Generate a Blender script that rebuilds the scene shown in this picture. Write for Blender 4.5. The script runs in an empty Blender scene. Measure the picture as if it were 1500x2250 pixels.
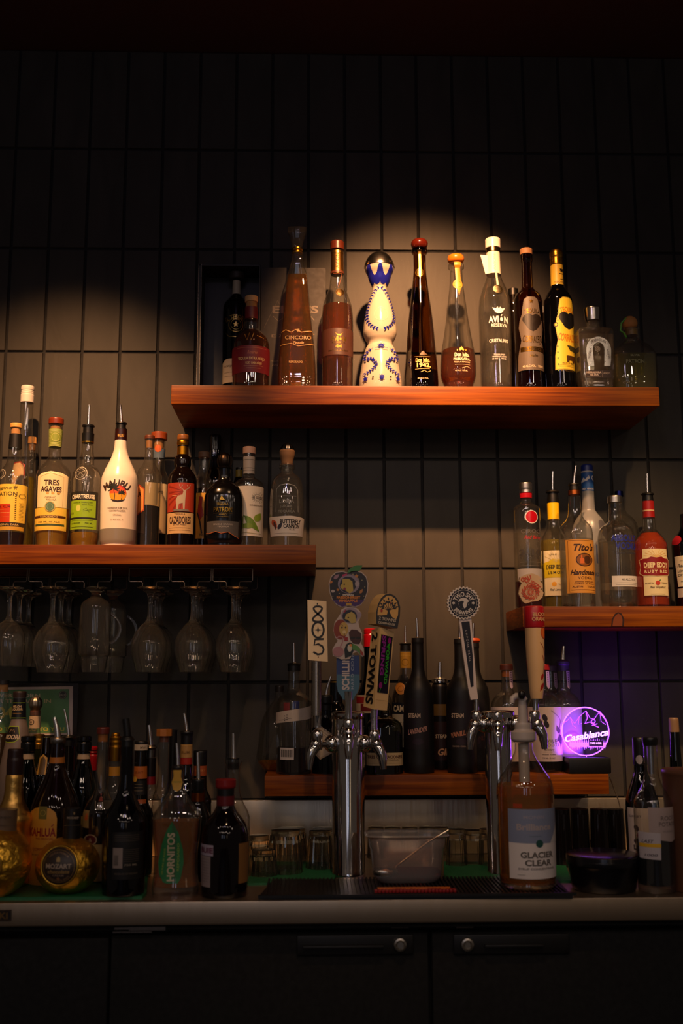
import bpy, bmesh, math, random
from mathutils import Vector, Matrix
from mathutils.geometry import tessellate_polygon
random.seed(7)
C = bpy.context.scene
PI = math.pi

# ---------------------------------------------------------------- camera
F_PX = 2313.0
FW = Vector((0.0270791, 0.9867586, 0.1599196))
RT = Vector((0.9996327, -0.0269034, -0.0032643))
UP = Vector((-0.0010813, -0.1599493, 0.9871247))
cd = bpy.data.cameras.new('camera')
cam = bpy.data.objects.new('camera', cd); C.collection.objects.link(cam)
cd.sensor_fit = 'VERTICAL'; cd.sensor_height = 36.0; cd.sensor_width = 24.0
cd.lens = F_PX / 2250.0 * 36.0
cam.matrix_world = Matrix(((RT.x, UP.x, -FW.x, 0), (RT.y, UP.y, -FW.y, 0), (RT.z, UP.z, -FW.z, 0), (0, 0, 0, 1)))
cd.clip_start = 0.02; cd.clip_end = 50
cd.dof.use_dof = True; cd.dof.focus_distance = 2.5; cd.dof.aperture_fstop = 2.2
C.camera = cam

# ---------------------------------------------------------------- world, exposure, lamps
C.view_settings.view_transform = 'Standard'; C.view_settings.look = 'None'
C.view_settings.exposure = 0.0; C.view_settings.gamma = 1.0
C.view_settings.use_curve_mapping = False
w = bpy.data.worlds.new('world'); C.world = w; w.use_nodes = True
w.node_tree.nodes['Background'].inputs[0].default_value = (1.0, 0.74, 0.58, 1)
w.node_tree.nodes['Background'].inputs[1].default_value = 0.038
C.cycles.max_bounces = 14; C.cycles.transmission_bounces = 12; C.cycles.glossy_bounces = 5
C.cycles.diffuse_bounces = 3; C.cycles.transparent_max_bounces = 40
C.cycles.sample_clamp_indirect = 12.0; C.cycles.blur_glossy = 0.2
C.cycles.use_denoising = True

def spot(name, loc, tgt, power, color, size, blend, radius):
    l = bpy.data.lights.new(name, 'SPOT'); o = bpy.data.objects.new(name, l); C.collection.objects.link(o)
    o.location = loc; o.rotation_euler = (Vector(tgt) - Vector(loc)).to_track_quat('-Z', 'Y').to_euler()
    l.energy = power; l.color = color; l.spot_size = math.radians(size); l.spot_blend = blend; l.shadow_soft_size = radius
    return o
def bulb(name, loc, power, color, radius):
    l = bpy.data.lights.new(name, 'POINT'); o = bpy.data.objects.new(name, l); C.collection.objects.link(o)
    o.location = loc; l.energy = power; l.color = color; l.shadow_soft_size = radius
def area(name, loc, tgt, power, color, sx, sy):
    l = bpy.data.lights.new(name, 'AREA'); o = bpy.data.objects.new(name, l); C.collection.objects.link(o)
    l.shape = 'RECTANGLE'; l.size = sx; l.size_y = sy; l.energy = power; l.color = color
    o.location = loc; o.rotation_euler = (Vector(tgt) - Vector(loc)).to_track_quat('-Z', 'Y').to_euler()
WARM = (1.0, 0.50, 0.20)
# ceiling track spots over the back bar
spot('spot_lamp', (0.24, 1.55, 1.66), (0.30, 2.708, 0.72), 375, (1.0, 0.47, 0.20), 42, 1.0, 0.024)
spot('spot_lamp', (-0.62, 1.55, 1.66), (-0.64, 2.708, 0.36), 235, (1.0, 0.49, 0.21), 42, 1.0, 0.024)
spot('spot_lamp', (0.95, 1.35, 1.66), (0.84, 2.56, 0.08), 150, (1.0, 0.58, 0.27), 31, 1.0, 0.024)
spot('spot_lamp', (0.16, 1.15, 1.66), (0.16, 2.4, 0.04), 32, (1.0, 0.60, 0.32), 42, 1.0, 0.024)
# pendants over the guests' side of the bar; area lights added far behind for fill and chrome streaks
for i in range(14):
    bx, by, bz = ((-1.6, -0.95, -0.5, 0.05, 0.55, 1.1, 1.75)[i % 7], (0.25, -1.5)[i // 7] + 0.2 * (i % 2), 1.2 + 0.07 * (i % 3))
    spot('pendant_lamp', (bx, by, bz), (bx, by + 0.25, 0), 3.7, (1.0, 0.76, 0.60), 154, 0.3, 0.058)
for bx in (-0.16, -0.06):
    for bz in (1.40, 1.50): bulb('track_lamp', (bx, 0.2, bz), 1.1, (0.74, 0.62, 1.0), 0.030)
area('rear_fill_light', (-1.2, -4.2, 0.5), (0, 2.5, 0.0), 3.2, (0.80, 0.80, 1.0), 0.5, 1.8)
area('rear_fill_light', (-0.12, -4.6, 0.4), (0, 2.5, 0.0), 2.2, (0.62, 0.72, 1.0), 0.30, 1.8)
area('rear_fill_light', (1.6, -4.6, 0.4), (0, 2.5, 0.0), 1.6, (1.0, 0.72, 0.45), 0.4, 1.7)

# ---------------------------------------------------------------- pixel rays of the photograph -> world points on a plane y = Y
def at(x, y, Y):
    d = FW * F_PX + RT * (x - 750) - UP * (y - 1125)
    return d * (Y / d.y)
def depth_on(x, y, Z):
    d = FW * F_PX + RT * (x - 750) - UP * (y - 1125)
    return Z * d.y / d.z

# ---------------------------------------------------------------- materials
MATS = {}
def newmat(name):
    m = bpy.data.materials.new(name); m.use_nodes = True
    nt = m.node_tree; nt.nodes.clear()
    out = nt.nodes.new('ShaderNodeOutputMaterial')
    return m, nt, out
def hexrgb(h):
    c = [int(h[i:i + 2], 16) / 255 for i in (0, 2, 4)]
    return tuple(x / 12.92 if x <= 0.04045 else ((x + 0.055) / 1.055) ** 2.4 for x in c)
def mat(spec, rough=0.45):
    """'c08030' paint/paper, 'c08030*' metal, 'c08030+' glossy, 'c08030~' matte, 'c08030!' lit"""
    key = (spec, rough)
    if key in MATS: return MATS[key]
    m, nt, out = newmat('mat_' + spec)
    p = nt.nodes.new('ShaderNodeBsdfPrincipled'); nt.links.new(p.outputs[0], out.inputs[0])
    r, g, b = hexrgb(spec[:6]); f = spec[6:]
    nz = nt.nodes.new('ShaderNodeTexNoise'); nz.inputs['Scale'].default_value = 90
    tc = nt.nodes.new('ShaderNodeTexCoord'); nt.links.new(tc.outputs['Object'], nz.inputs['Vector'])
    mp = nt.nodes.new('ShaderNodeMapRange'); nt.links.new(nz.outputs['Fac'], mp.inputs[0])
    base = (0.28 if rough == 0.45 else rough) if '*' in f else 0.07 if '+' in f else 0.8 if '~' in f else rough
    mp.inputs[3].default_value = base * 0.85; mp.inputs[4].default_value = min(1, base * 1.15)
    nt.links.new(mp.outputs[0], p.inputs['Roughness'])
    p.inputs['Base Color'].default_value = (r, g, b, 1)
    if '*' in f: p.inputs['Metallic'].default_value = 1.0
    if '!' in f:
        p.inputs['Emission Color'].default_value = (r, g, b, 1); p.inputs['Emission Strength'].default_value = 2.4
    MATS[key] = m
    return m
def glass(name, tint, rough=0.015, edge=2.2, gloss=1.0, haze=0.0):
    """thin glass shell: what is behind shows through, tinted more where the wall is seen edge-on"""
    if name in MATS: return MATS[name]
    m, nt, out = newmat(name); N = nt.nodes.new; L = nt.links.new
    tr = N('ShaderNodeBsdfTransparent'); gl = N('ShaderNodeBsdfGlossy'); mx = N('ShaderNodeMixShader')
    gl.inputs['Roughness'].default_value = rough; gl.inputs['Color'].default_value = (gloss, gloss, gloss, 1)
    lw = N('ShaderNodeLayerWeight'); lw.inputs[0].default_value = 0.5   # facing = 1 - cos; Schlick, alike on both sides of the shell
    pw = N('ShaderNodeMath'); pw.operation = 'POWER'; pw.inputs[1].default_value = 3.4
    fr = N('ShaderNodeMath'); fr.operation = 'MULTIPLY_ADD'; fr.inputs[1].default_value = 0.85; fr.inputs[2].default_value = 0.075
    L(lw.outputs['Facing'], pw.inputs[0]); L(pw.outputs[0], fr.inputs[0])
    p2 = N('ShaderNodeMath'); p2.operation = 'POWER'; p2.inputs[1].default_value = 2.2; L(lw.outputs['Facing'], p2.inputs[0])
    mc = N('ShaderNodeMix'); mc.data_type = 'RGBA'
    t = hexrgb(tint)
    mc.inputs[6].default_value = (*t, 1); mc.inputs[7].default_value = (*[c ** edge * 0.45 for c in t], 1)
    L(p2.outputs[0], mc.inputs[0]); L(mc.outputs[2], tr.inputs[0])
    L(fr.outputs[0], mx.inputs[0]); L(tr.outputs[0], mx.inputs[1]); L(gl.outputs[0], mx.inputs[2])
    last = mx
    if haze:
        df = N('ShaderNodeBsdfDiffuse'); df.inputs[0].default_value = (0.75, 0.75, 0.75, 1)
        m2 = N('ShaderNodeMixShader'); m2.inputs[0].default_value = haze
        L(mx.outputs[0], m2.inputs[1]); L(df.outputs[0], m2.inputs[2]); last = m2
    L(last.outputs[0], out.inputs[0])
    MATS[name] = m
    return m
def liquid(name, tint, part=0.7, ior=1.36, glow=None):
    """a drink: mostly seen straight through, partly refracted, plus a diffuse share that imitates its lit glow"""
    part = max(part, 0.6)
    if glow is None: glow = 0.015 if min(hexrgb(tint)) > 0.6 else 0.045
    if name in MATS: return MATS[name]
    m, nt, out = newmat(name); N = nt.nodes.new; L = nt.links.new
    g = N('ShaderNodeBsdfGlass'); g.inputs['Roughness'].default_value = 0.0; g.inputs['IOR'].default_value = ior
    tr = N('ShaderNodeBsdfTransparent'); mx = N('ShaderNodeMixShader'); mx.inputs[0].default_value = part
    t = (*hexrgb(tint), 1); g.inputs['Color'].default_value = t; tr.inputs[0].default_value = t
    L(g.outputs[0], mx.inputs[1]); L(tr.outputs[0], mx.inputs[2])
    tl = N('ShaderNodeBsdfDiffuse'); tl.inputs[0].default_value = t; m2 = N('ShaderNodeMixShader'); m2.inputs[0].default_value = glow  # diffuse share imitates the glow of light refracted in the drink
    L(mx.outputs[0], m2.inputs[1]); L(tl.outputs[0], m2.inputs[2]); L(m2.outputs[0], out.inputs[0])
    MATS[name] = m
    return m
def crystal(name, tint, rough=0.0):
    if name in MATS: return MATS[name]
    m, nt, out = newmat(name); g = nt.nodes.new('ShaderNodeBsdfGlass'); g.inputs['Roughness'].default_value = rough
    g.inputs['IOR'].default_value = 1.48; g.inputs['Color'].default_value = (*hexrgb(tint), 1); df = nt.nodes.new('ShaderNodeBsdfDiffuse'); mx = nt.nodes.new('ShaderNodeMixShader'); mx.inputs[0].default_value = 0.008   # diffuse veil mixed in to brighten the glass
    nt.links.new(g.outputs[0], mx.inputs[1]); nt.links.new(df.outputs[0], mx.inputs[2]); nt.links.new(mx.outputs[0], out.inputs[0])
    MATS[name] = m
    return m
STEMG = crystal('stemware_crystal', 'fbfaf7')
CLEAR = glass('clear_glass', 'f6f4ee', haze=0.008)
HAZY = glass('hazy_clear_glass', 'f0ece2', haze=0.02)  # clear glass with a stronger diffuse share
FROST = glass('frosted_glass', 'c8c4c0', 0.3, haze=0.30)
BROWNG = glass('brown_glass', '7a4a18', edge=1.5)
DARKG = mat('0c0704+'); BLACKG = mat('050505+'); BLACK = mat('0a0a0a', 0.4)
GREENG = glass('green_glass', '1f5a22', edge=1.5)
OLIVEG = glass('olive_glass', '8a9060', edge=1.4)
WINEG = glass('wine_dark_glass', '20300c', edge=1.3)
CHROME = mat('d8d4d0*', 0.1); STEEL = mat('c8c2b8*'); SPOUTM = mat('e0dcd6*', 0.24)
AMBER = liquid('amber_liquid', 'f0b440', glow=.12); DEEP = liquid('deep_amber_liquid', 'd8883a', glow=.03)
GOLDL = liquid('pale_gold_liquid', 'f4c840', glow=.22); CLEARL = liquid('clear_liquid', 'fbfaf6', 0.6)
LEMON = liquid('lemon_liquid', 'e0d06a', 0.5, glow=.15); COLA = mat('140603+'); LIME = liquid('yellow_liquid', 'd8c82a', glow=.15)
PALEG = liquid('pale_green_liquid', 'dcd890', glow=.12)

def wood(name, c1, c2, sc=1.0):
    m, nt, out = newmat(name); N = nt.nodes.new; L = nt.links.new
    p = N('ShaderNodeBsdfPrincipled'); L(p.outputs[0], out.inputs[0])
    tc = N('ShaderNodeTexCoord'); mp = N('ShaderNodeMapping'); mp.inputs['Scale'].default_value = (2.6 * sc, 14 * sc, 90 * sc)
    L(tc.outputs['Object'], mp.inputs[0])
    nz = N('ShaderNodeTexNoise'); nz.inputs['Scale'].default_value = 1.6; nz.inputs['Detail'].default_value = 8; nz.inputs['Distortion'].default_value = 0.6
    L(mp.outputs[0], nz.inputs['Vector'])
    n2 = N('ShaderNodeTexNoise'); n2.inputs['Scale'].default_value = 5; L(tc.outputs['Object'], n2.inputs['Vector'])
    ad = N('ShaderNodeMath'); ad.operation = 'MULTIPLY_ADD'; ad.inputs[1].default_value = 0.7
    sb = N('ShaderNodeMath'); sb.operation = 'MULTIPLY'; sb.inputs[1].default_value = 0.3
    L(n2.outputs['Fac'], sb.inputs[0]); L(nz.outputs['Fac'], ad.inputs[0]); L(sb.outputs[0], ad.inputs[2])
    cr = N('ShaderNodeValToRGB'); L(ad.outputs[0], cr.inputs[0])
    cr.color_ramp.elements[0].position = 0.36; cr.color_ramp.elements[0].color = (*hexrgb(c1), 1)
    cr.color_ramp.elements[1].position = 0.64; cr.color_ramp.elements[1].color = (*hexrgb(c2), 1)
    L(cr.outputs[0], p.inputs['Base Color']); p.inputs['Roughness'].default_value = 0.42; p.inputs['Specular IOR Level'].default_value = 0.25
    bp = N('ShaderNodeBump'); bp.inputs['Strength'].default_value = 0.15; bp.inputs['Distance'].default_value = 0.002
    L(nz.outputs['Fac'], bp.inputs['Height']); L(bp.outputs[0], p.inputs['Normal'])
    return m
WOOD = wood('stained_wood', '5e2604', '944e08')
def rough_metal(name, col, rough, sx, sz, amount=0.06):
    m, nt, out = newmat(name); N = nt.nodes.new; L = nt.links.new
    p = N('ShaderNodeBsdfPrincipled'); L(p.outputs[0], out.inputs[0]); p.inputs['Metallic'].default_value = 1
    p.inputs['Base Color'].default_value = (*hexrgb(col), 1); p.inputs['Roughness'].default_value = rough
    tc = N('ShaderNodeTexCoord'); mp = N('ShaderNodeMapping'); mp.inputs['Scale'].default_value = (sx, 8, sz)
    L(tc.outputs['Object'], mp.inputs[0]); nz = N('ShaderNodeTexNoise'); nz.inputs['Scale'].default_value = 4; nz.inputs['Detail'].default_value = 4
    L(mp.outputs[0], nz.inputs['Vector'])
    bp = N('ShaderNodeBump'); bp.inputs['Strength'].default_value = amount; bp.inputs['Distance'].default_value = 0.01
    L(nz.outputs['Fac'], bp.inputs['Height']); L(bp.outputs[0], p.inputs['Normal'])
    return m
BRUSHED = rough_metal('brushed_steel', 'd0c0a8', 0.38, 9, 0.6, .12)
COUNTER_M = rough_metal('counter_steel', 'c0ac94', 0.38, 7, 1, .1)
def tile_material():
    m, nt, out = newmat('charcoal_tile'); N = nt.nodes.new; L = nt.links.new
    p = N('ShaderNodeBsdfPrincipled'); L(p.outputs[0], out.inputs[0])
    tc = N('ShaderNodeTexCoord'); mp = N('ShaderNodeMapping'); mp.inputs['Scale'].default_value = (1, 1, 0.35)
    L(tc.outputs['Object'], mp.inputs[0])
    nz = N('ShaderNodeTexNoise'); nz.inputs['Scale'].default_value = 14; nz.inputs['Detail'].default_value = 6; nz.inputs['Distortion'].default_value = 0.8
    L(mp.outputs[0], nz.inputs['Vector'])
    cr = N('ShaderNodeValToRGB'); L(nz.outputs['Fac'], cr.inputs[0])
    cr.color_ramp.elements[0].position = 0.3; cr.color_ramp.elements[0].color = (0.044, 0.039, 0.031, 1)
    cr.color_ramp.elements[1].position = 0.75; cr.color_ramp.elements[1].color = (0.060, 0.053, 0.042, 1)
    vo = N('ShaderNodeTexNoise'); vo.inputs['Scale'].default_value = 260; L(tc.outputs['Object'], vo.inputs['Vector'])
    c2 = N('ShaderNodeValToRGB'); L(vo.outputs['Fac'], c2.inputs[0])
    c2.color_ramp.elements[0].position = 0.72; c2.color_ramp.elements[0].color = (0, 0, 0, 1)
    c2.color_ramp.elements[1].position = 0.78; c2.color_ramp.elements[1].color = (0.10, 0.09, 0.075, 1)
    ad = N('ShaderNodeMix'); ad.data_type = 'RGBA'; ad.blend_type = 'ADD'; ad.inputs[0].default_value = 0.6
    L(cr.outputs[0], ad.inputs[6]); L(c2.outputs[0], ad.inputs[7]); L(ad.outputs[2], p.inputs['Base Color'])
    p.inputs['Roughness'].default_value = 0.5; p.inputs['Specular IOR Level'].default_value = 0.2
    bp = N('ShaderNodeBump'); bp.inputs['Strength'].default_value = 0.25; bp.inputs['Distance'].default_value = 0.004
    L(nz.outputs['Fac'], bp.inputs['Height']); L(bp.outputs[0], p.inputs['Normal'])
    return m
TILE = tile_material()

# ---------------------------------------------------------------- objects
def thing(name, label, cat, loc, group=None):
    o = bpy.data.objects.new(name, None); C.collection.objects.link(o)
    o.empty_display_size = 0.02; o.location = loc; o['label'] = label; o['category'] = cat
    if group: o['group'] = group
    return o
def root_of(o):
    v = Vector(o.location)
    while o.parent: o = o.parent; v += Vector(o.location)
    return v
def obj(name, verts, faces, mats, parent=None, fm=None, smooth=False, label=None, cat=None, group=None, kind=None, origin=None):
    if not isinstance(mats, (list, tuple)): mats = [mats]
    me = bpy.data.meshes.new(name)
    off = root_of(parent) if parent else Vector(origin or (0, 0, 0))
    me.from_pydata([tuple(Vector(v) - off) for v in verts], [], faces)
    for m in mats: me.materials.append(m)
    if fm: me.polygons.foreach_set('material_index', fm)
    if smooth: me.polygons.foreach_set('use_smooth', [True] * len(me.polygons))
    me.update()
    o = bpy.data.objects.new(name, me); C.collection.objects.link(o)
    if parent: o.parent = parent
    else: o.location = off
    for k, v in (('label', label), ('category', cat), ('group', group), ('kind', kind)):
        if v: o[k] = v
    return o
class MB:
    def __init__(s): s.v = []; s.f = []; s.m = []; s.mi = 0
    def add(s, vs, fs):
        n = len(s.v); s.v += [Vector(v) for v in vs]; s.f += [[i + n for i in f] for f in fs]; s.m += [s.mi] * len(fs); return s
    def box(s, x0, x1, y0, y1, z0, z1, b=0.0):
        if b <= 0:
            vs = [(x, y, z) for z in (z0, z1) for y in (y0, y1) for x in (x0, x1)]
            return s.add(vs, [(0, 2, 3, 1), (4, 5, 7, 6), (0, 1, 5, 4), (2, 6, 7, 3), (0, 4, 6, 2), (1, 3, 7, 5)])
        bm = bmesh.new(); bmesh.ops.create_cube(bm, size=1)
        for v in bm.verts: v.co = Vector((x0 + (v.co.x + .5) * (x1 - x0), y0 + (v.co.y + .5) * (y1 - y0), z0 + (v.co.z + .5) * (z1 - z0)))
        bmesh.ops.bevel(bm, geom=list(bm.edges), offset=b, segments=2, affect='EDGES', profile=0.6)
        bm.verts.index_update(); s.add([v.co.copy() for v in bm.verts], [[v.index for v in f.verts] for f in bm.faces]); bm.free(); return s
    def tube(s, pts, r, seg=10, cap=True):
        pts = [Vector(p) for p in pts]; rs = r if isinstance(r, (list, tuple)) else [r] * len(pts)
        vs = []; fs = []; ref = None
        for i, p in enumerate(pts):
            d = (pts[min(i + 1, len(pts) - 1)] - pts[max(i - 1, 0)]).normalized()
            if ref is None:
                ref = d.orthogonal().normalized()
            ref = (ref - d * ref.dot(d)).normalized(); q = d.cross(ref)
            vs += [p + (ref * math.cos(2 * PI * k / seg) + q * math.sin(2 * PI * k / seg)) * rs[i] for k in range(seg)]
        for i in range(len(pts) - 1):
            for k in range(seg):
                a = i * seg + k; b = i * seg + (k + 1) % seg
                fs.append((a, b, b + seg, a + seg))
        if cap: fs += [tuple(range(seg))[::-1], tuple(range((len(pts) - 1) * seg, len(pts) * seg))]
        return s.add(vs, fs)
    def lathe(s, cx, cy, prof, seg=40, sq=0, dr=1.0, rot=0.0, cap=True, flute=None):
        """prof: (z, r) top to bottom"""
        vs = []; fs = []
        for z, r in prof:
            for k in range(seg):
                a = 2 * PI * (k + .5) / seg; c, sn = math.cos(a), math.sin(a)
                g = 1.0
                if sq: g = 1.0 / (abs(c) ** sq + abs(sn) ** sq) ** (1.0 / sq)
                if flute: g *= 1 + flute[1] * math.cos(flute[0] * a)
                x, y = c * r * g, sn * r * g * dr
                if rot: x, y = x * math.cos(rot) - y * math.sin(rot), x * math.sin(rot) + y * math.cos(rot)
                vs.append((cx + x, cy + y, z))
        n = len(prof)
        for i in range(n - 1):
            for k in range(seg):
                a = i * seg + k; b = i * seg + (k + 1) % seg
                fs.append((a, a + seg, b + seg, b))
        if cap: fs += [tuple(range(seg)), tuple(range((n - 1) * seg, n * seg))[::-1]]
        return s.add(vs, fs)
    def prism(s, poly, y0, y1):
        """poly of world (x, z), front face at y0, back at y1"""
        n = len(poly); vs = [(x, y0, z) for x, z in poly] + [(x, y1, z) for x, z in poly]
        tri = tessellate_polygon([[Vector((x, z, 0)) for x, z in poly]])
        fs = [tuple(t) for t in tri] + [tuple(i + n for i in t)[::-1] for t in tri] + [(i, (i + 1) % n, (i + 1) % n + n, i + n) for i in range(n)]
        return s.add(vs, fs)
    def ball(s, c, rx, ry=None, rz=None, seg=24, rings=14):
        ry = ry or rx; rz = rz or rx; vs = []; fs = []
        for i in range(rings + 1):
            t = PI * i / rings
            for k in range(seg):
                a = 2 * PI * k / seg
                vs.append((c[0] + rx * math.sin(t) * math.cos(a), c[1] + ry * math.sin(t) * math.sin(a), c[2] + rz * math.cos(t)))
        for i in range(rings):
            for k in range(seg):
                a = i * seg + k; b = i * seg + (k + 1) % seg
                fs.append((a, a + seg, b + seg, b))
        return s.add(vs, fs)
    def build(s, name, mats, parent=None, smooth=False, auto=None, fixn=True, **kw):
        o = obj(name, s.v, s.f, mats, parent, s.m if max(s.m or [0]) else None, False, **kw)
        if fixn or auto:
            bm = bmesh.new(); bm.from_mesh(o.data)
            bmesh.ops.remove_doubles(bm, verts=bm.verts, dist=1e-6)
            bmesh.ops.recalc_face_normals(bm, faces=bm.faces)
            if smooth or auto:
                lim = math.radians(auto or 40)
                for f in bm.faces: f.smooth = True
                for e in bm.edges:
                    if len(e.link_faces) == 2 and e.calc_face_angle(0) > lim: e.smooth = False
            bm.to_mesh(o.data); bm.free()
        return o

# ---------------------------------------------------------------- lettering (glyph cache of the built-in font)
CH = "ABCDEFGHIJKLMNOPQRSTUVWXYZabcdefghijklmnopqrstuvwxyz0123456789&.,'-%ÚÓÑÎ!"
GL = {}
def make_glyphs():
    tmp = []
    for bold in (0, 1):
        for c in CH + '|':
            for s in (c, c + '|'):
                cu = bpy.data.curves.new('t', 'FONT'); cu.body = s; cu.size = 1.0; cu.resolution_u = 3
                cu.offset = 0.012 + 0.022 * bold
                o = bpy.data.objects.new('t', cu); C.collection.objects.link(o); tmp.append((bold, c, s, o))
    bpy.context.view_layer.update(); dg = bpy.context.evaluated_depsgraph_get()
    ext = {}
    for bold, c, s, o in tmp:
        me = o.evaluated_get(dg).to_mesh()
        vs = [(v.co.x, v.co.y) for v in me.vertices]; fs = [tuple(p.vertices) for p in me.polygons]
        if len(s) == 1: GL[(bold, c)] = [vs, fs, 0.5]
        ext[(bold, s)] = max(v[0] for v in vs)
        o.evaluated_get(dg).to_mesh_clear()
    for bold in (0, 1):
        bar = ext[(bold, '|')]
        for c in CH: GL[(bold, c)][2] = ext[(bold, c + '|')] - bar
    for _, _, _, o in tmp:
        cu = o.data; bpy.data.objects.remove(o); bpy.data.curves.remove(cu)
make_glyphs()
CAP = max(v[1] for v in GL[(0, 'H')][0])
def T(s, x, y, h, color, w=None, rot=0, shear=0, arc=None, b=0, sp=0):
    """a line of text centred on pixel (x, y); h = capital height; arc = radius in px (+ bulges up)"""
    k = h / CAP; cur = 0; gl = []
    for c in s:
        if c == ' ': cur += 0.32 + sp; continue
        g = GL.get((b, c)) or GL[(b, '-')]
        gl.append((g, cur)); cur += g[2] + sp
    cur -= sp
    sx = (w / (cur * k)) if w else 1.0
    ca, sa = math.cos(math.radians(rot)), math.sin(math.radians(rot)); V = []; Fc = []
    for g, off in gl:
        n = len(V); mid = (off + g[2] / 2 - cur / 2) * k * sx
        for vx, vy in g[0]:
            px = (vx - g[2] / 2) * k * sx + (vy * k) * shear; py = (vy - CAP / 2) * k
            if arc:
                a = mid / arc
                X = (arc + py) * math.sin(a) + px * math.cos(a); Yy = (arc + py) * math.cos(a) - arc - px * math.sin(a)
            else: X, Yy = mid + px, py
            V.append((x + X * ca - Yy * sa, y - (X * sa + Yy * ca)))
        Fc += [tuple(i + n for i in f) for f in g[1]]
    return ('m', V, Fc, color)
def G(pts, color): return ('p', pts, color)
def R(x0, y0, x1, y1, color): return G([(x0, y0), (x1, y0), (x1, y1), (x0, y1)], color)
def E(x, y, rx, ry, color, n=28, rot=0):
    c, s = math.cos(math.radians(rot)), math.sin(math.radians(rot))
    return G([(x + rx * math.cos(2 * PI * i / n) * c - ry * math.sin(2 * PI * i / n) * s, y + rx * math.cos(2 * PI * i / n) * s + ry * math.sin(2 * PI * i / n) * c) for i in range(n)], color)
def L(pts, wd, color):
    V = []; Fc = []
    for i, (x, y) in enumerate(pts):
        x0, y0 = pts[max(i - 1, 0)]; x1, y1 = pts[min(i + 1, len(pts) - 1)]
        d = math.hypot(x1 - x0, y1 - y0) or 1; nx, ny = -(y1 - y0) / d * wd / 2, (x1 - x0) / d * wd / 2
        V += [(x + nx, y + ny), (x - nx, y - ny)]
    for i in range(len(pts) - 1): Fc.append((2 * i, 2 * i + 1, 2 * i + 3, 2 * i + 2))
    return ('m', V, Fc, color)
def ring(x, y, r, wd, color, n=32):
    return L([(x + r * math.cos(2 * PI * i / n), y + r * math.sin(2 * PI * i / n)) for i in range(n + 1)], wd, color)
def star(x, y, r, color, n=5, k=0.45):
    return G([(x + (r if i % 2 == 0 else r * k) * math.sin(PI * i / n), y - (r if i % 2 == 0 else r * k) * math.cos(PI * i / n)) for i in range(2 * n)], color)
def leaf(x, y, ln, wd, ang, color):
    c, s = math.cos(math.radians(ang)), math.sin(math.radians(ang)); o = []
    for i in range(10):
        t = i / 9; u = math.sin(PI * t ** 0.75) * wd / 2; o.append((t * ln, u))
    o += [(p[0], -p[1]) for p in o[-2:0:-1]]
    return G([(x + a * c - b_ * s, y + a * s + b_ * c) for a, b_ in o], color)
def vine(pts, n, ln, wd, color):
    """leaves in pairs along a polyline"""
    seg = []; tot = 0
    for a, b in zip(pts, pts[1:]):
        l = math.hypot(b[0] - a[0], b[1] - a[1]); seg.append((tot, l, a, b)); tot += l
    out = [L(pts, 0.8, color)]
    for i in range(n):
        t = (i + .3) / n * tot
        for s0, l, a, b in seg:
            if s0 <= t <= s0 + l:
                u = (t - s0) / l; x = a[0] + (b[0] - a[0]) * u; y = a[1] + (b[1] - a[1]) * u
                an = math.degrees(math.atan2(b[1] - a[1], b[0] - a[0]))
                out += [leaf(x, y, ln, wd, an - 42, color), leaf(x, y, ln, wd, an + 42, color)]
    return out
def flat(items):
    o = []
    for i in items:
        if isinstance(i, list): o += flat(i)
        else: o.append(i)
    return o
def art(name, items, parent, mapper, step=None, base=0.0003, lay=0.00003, zstep=None, rough=0.45, **kw):
    """2D drawing in photo pixels -> mesh lying on a surface. mapper.s(x,y)->(s,t); mapper.p(s,t,off)->world"""
    items = flat(items); bm = bmesh.new(); cols = []
    for n, it in enumerate(items):
        c = it[-1]
        if c not in cols: cols.append(c)
        mi = cols.index(c); off = base + lay * n
        if it[0] == 'p':
            P2 = it[1]; V = P2; Fc = [tuple(t) for t in tessellate_polygon([[Vector((a, b, 0)) for a, b in P2]])]; fn = mapper.poly
        else: V = it[1]; Fc = it[2]; fn = mapper.poly if len(it) > 4 else mapper.text
        if it[0] == 'm':
            xs = [v[0] for v in V]; ys = [v[1] for v in V]; ctr = ((min(xs) + max(xs)) / 2, (min(ys) + max(ys)) / 2)
            pts = [mapper.text(a, b, ctr) for a, b in V]
        else: pts = [mapper.poly(a, b) for a, b in V]
        vs = [bm.verts.new((a, b, off)) for a, b in pts]
        for f in Fc:
            if len(set(f)) < 3: continue
            try: q = bm.faces.new([vs[i] for i in f]); q.material_index = mi
            except ValueError: pass
    if step:
        xs = [v.co.x for v in bm.verts]; x = math.ceil(min(xs) / step) * step
        while x < max(xs):
            bmesh.ops.bisect_plane(bm, geom=list(bm.verts) + list(bm.edges) + list(bm.faces), plane_co=(x, 0, 0), plane_no=(1, 0, 0), dist=1e-7); x += step
    if zstep:
        ys = [v.co.y for v in bm.verts]; y = math.ceil(min(ys) / zstep) * zstep
        while y < max(ys):
            bmesh.ops.bisect_plane(bm, geom=list(bm.verts) + list(bm.edges) + list(bm.faces), plane_co=(0, y, 0), plane_no=(0, 1, 0), dist=1e-7); y += zstep
    bm.verts.index_update(); bm.faces.ensure_lookup_table()
    V = [mapper.p(v.co.x, v.co.y, v.co.z) for v in bm.verts]
    Fc = [[v.index for v in f.verts] for f in bm.faces]; fm = [f.material_index for f in bm.faces]; bm.free()
    return obj(name, V, Fc, [mat(c, rough) for c in cols], parent, fm, **kw)
class FlatMap:
    """art on the plane y = Y facing the room; opt. yaw/tilt through frame (origin px, right vec, up vec)"""
    def __init__(s, Y, M=None): s.Y = Y; s.M = M
    def poly(s, x, y): v = at(x, y, s.Y); return v.x, v.z
    def text(s, x, y, c): return s.poly(x, y)
    def p(s, a, b, off):
        v = Vector((a, s.Y - off, b))
        return s.M @ v if s.M else v
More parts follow.
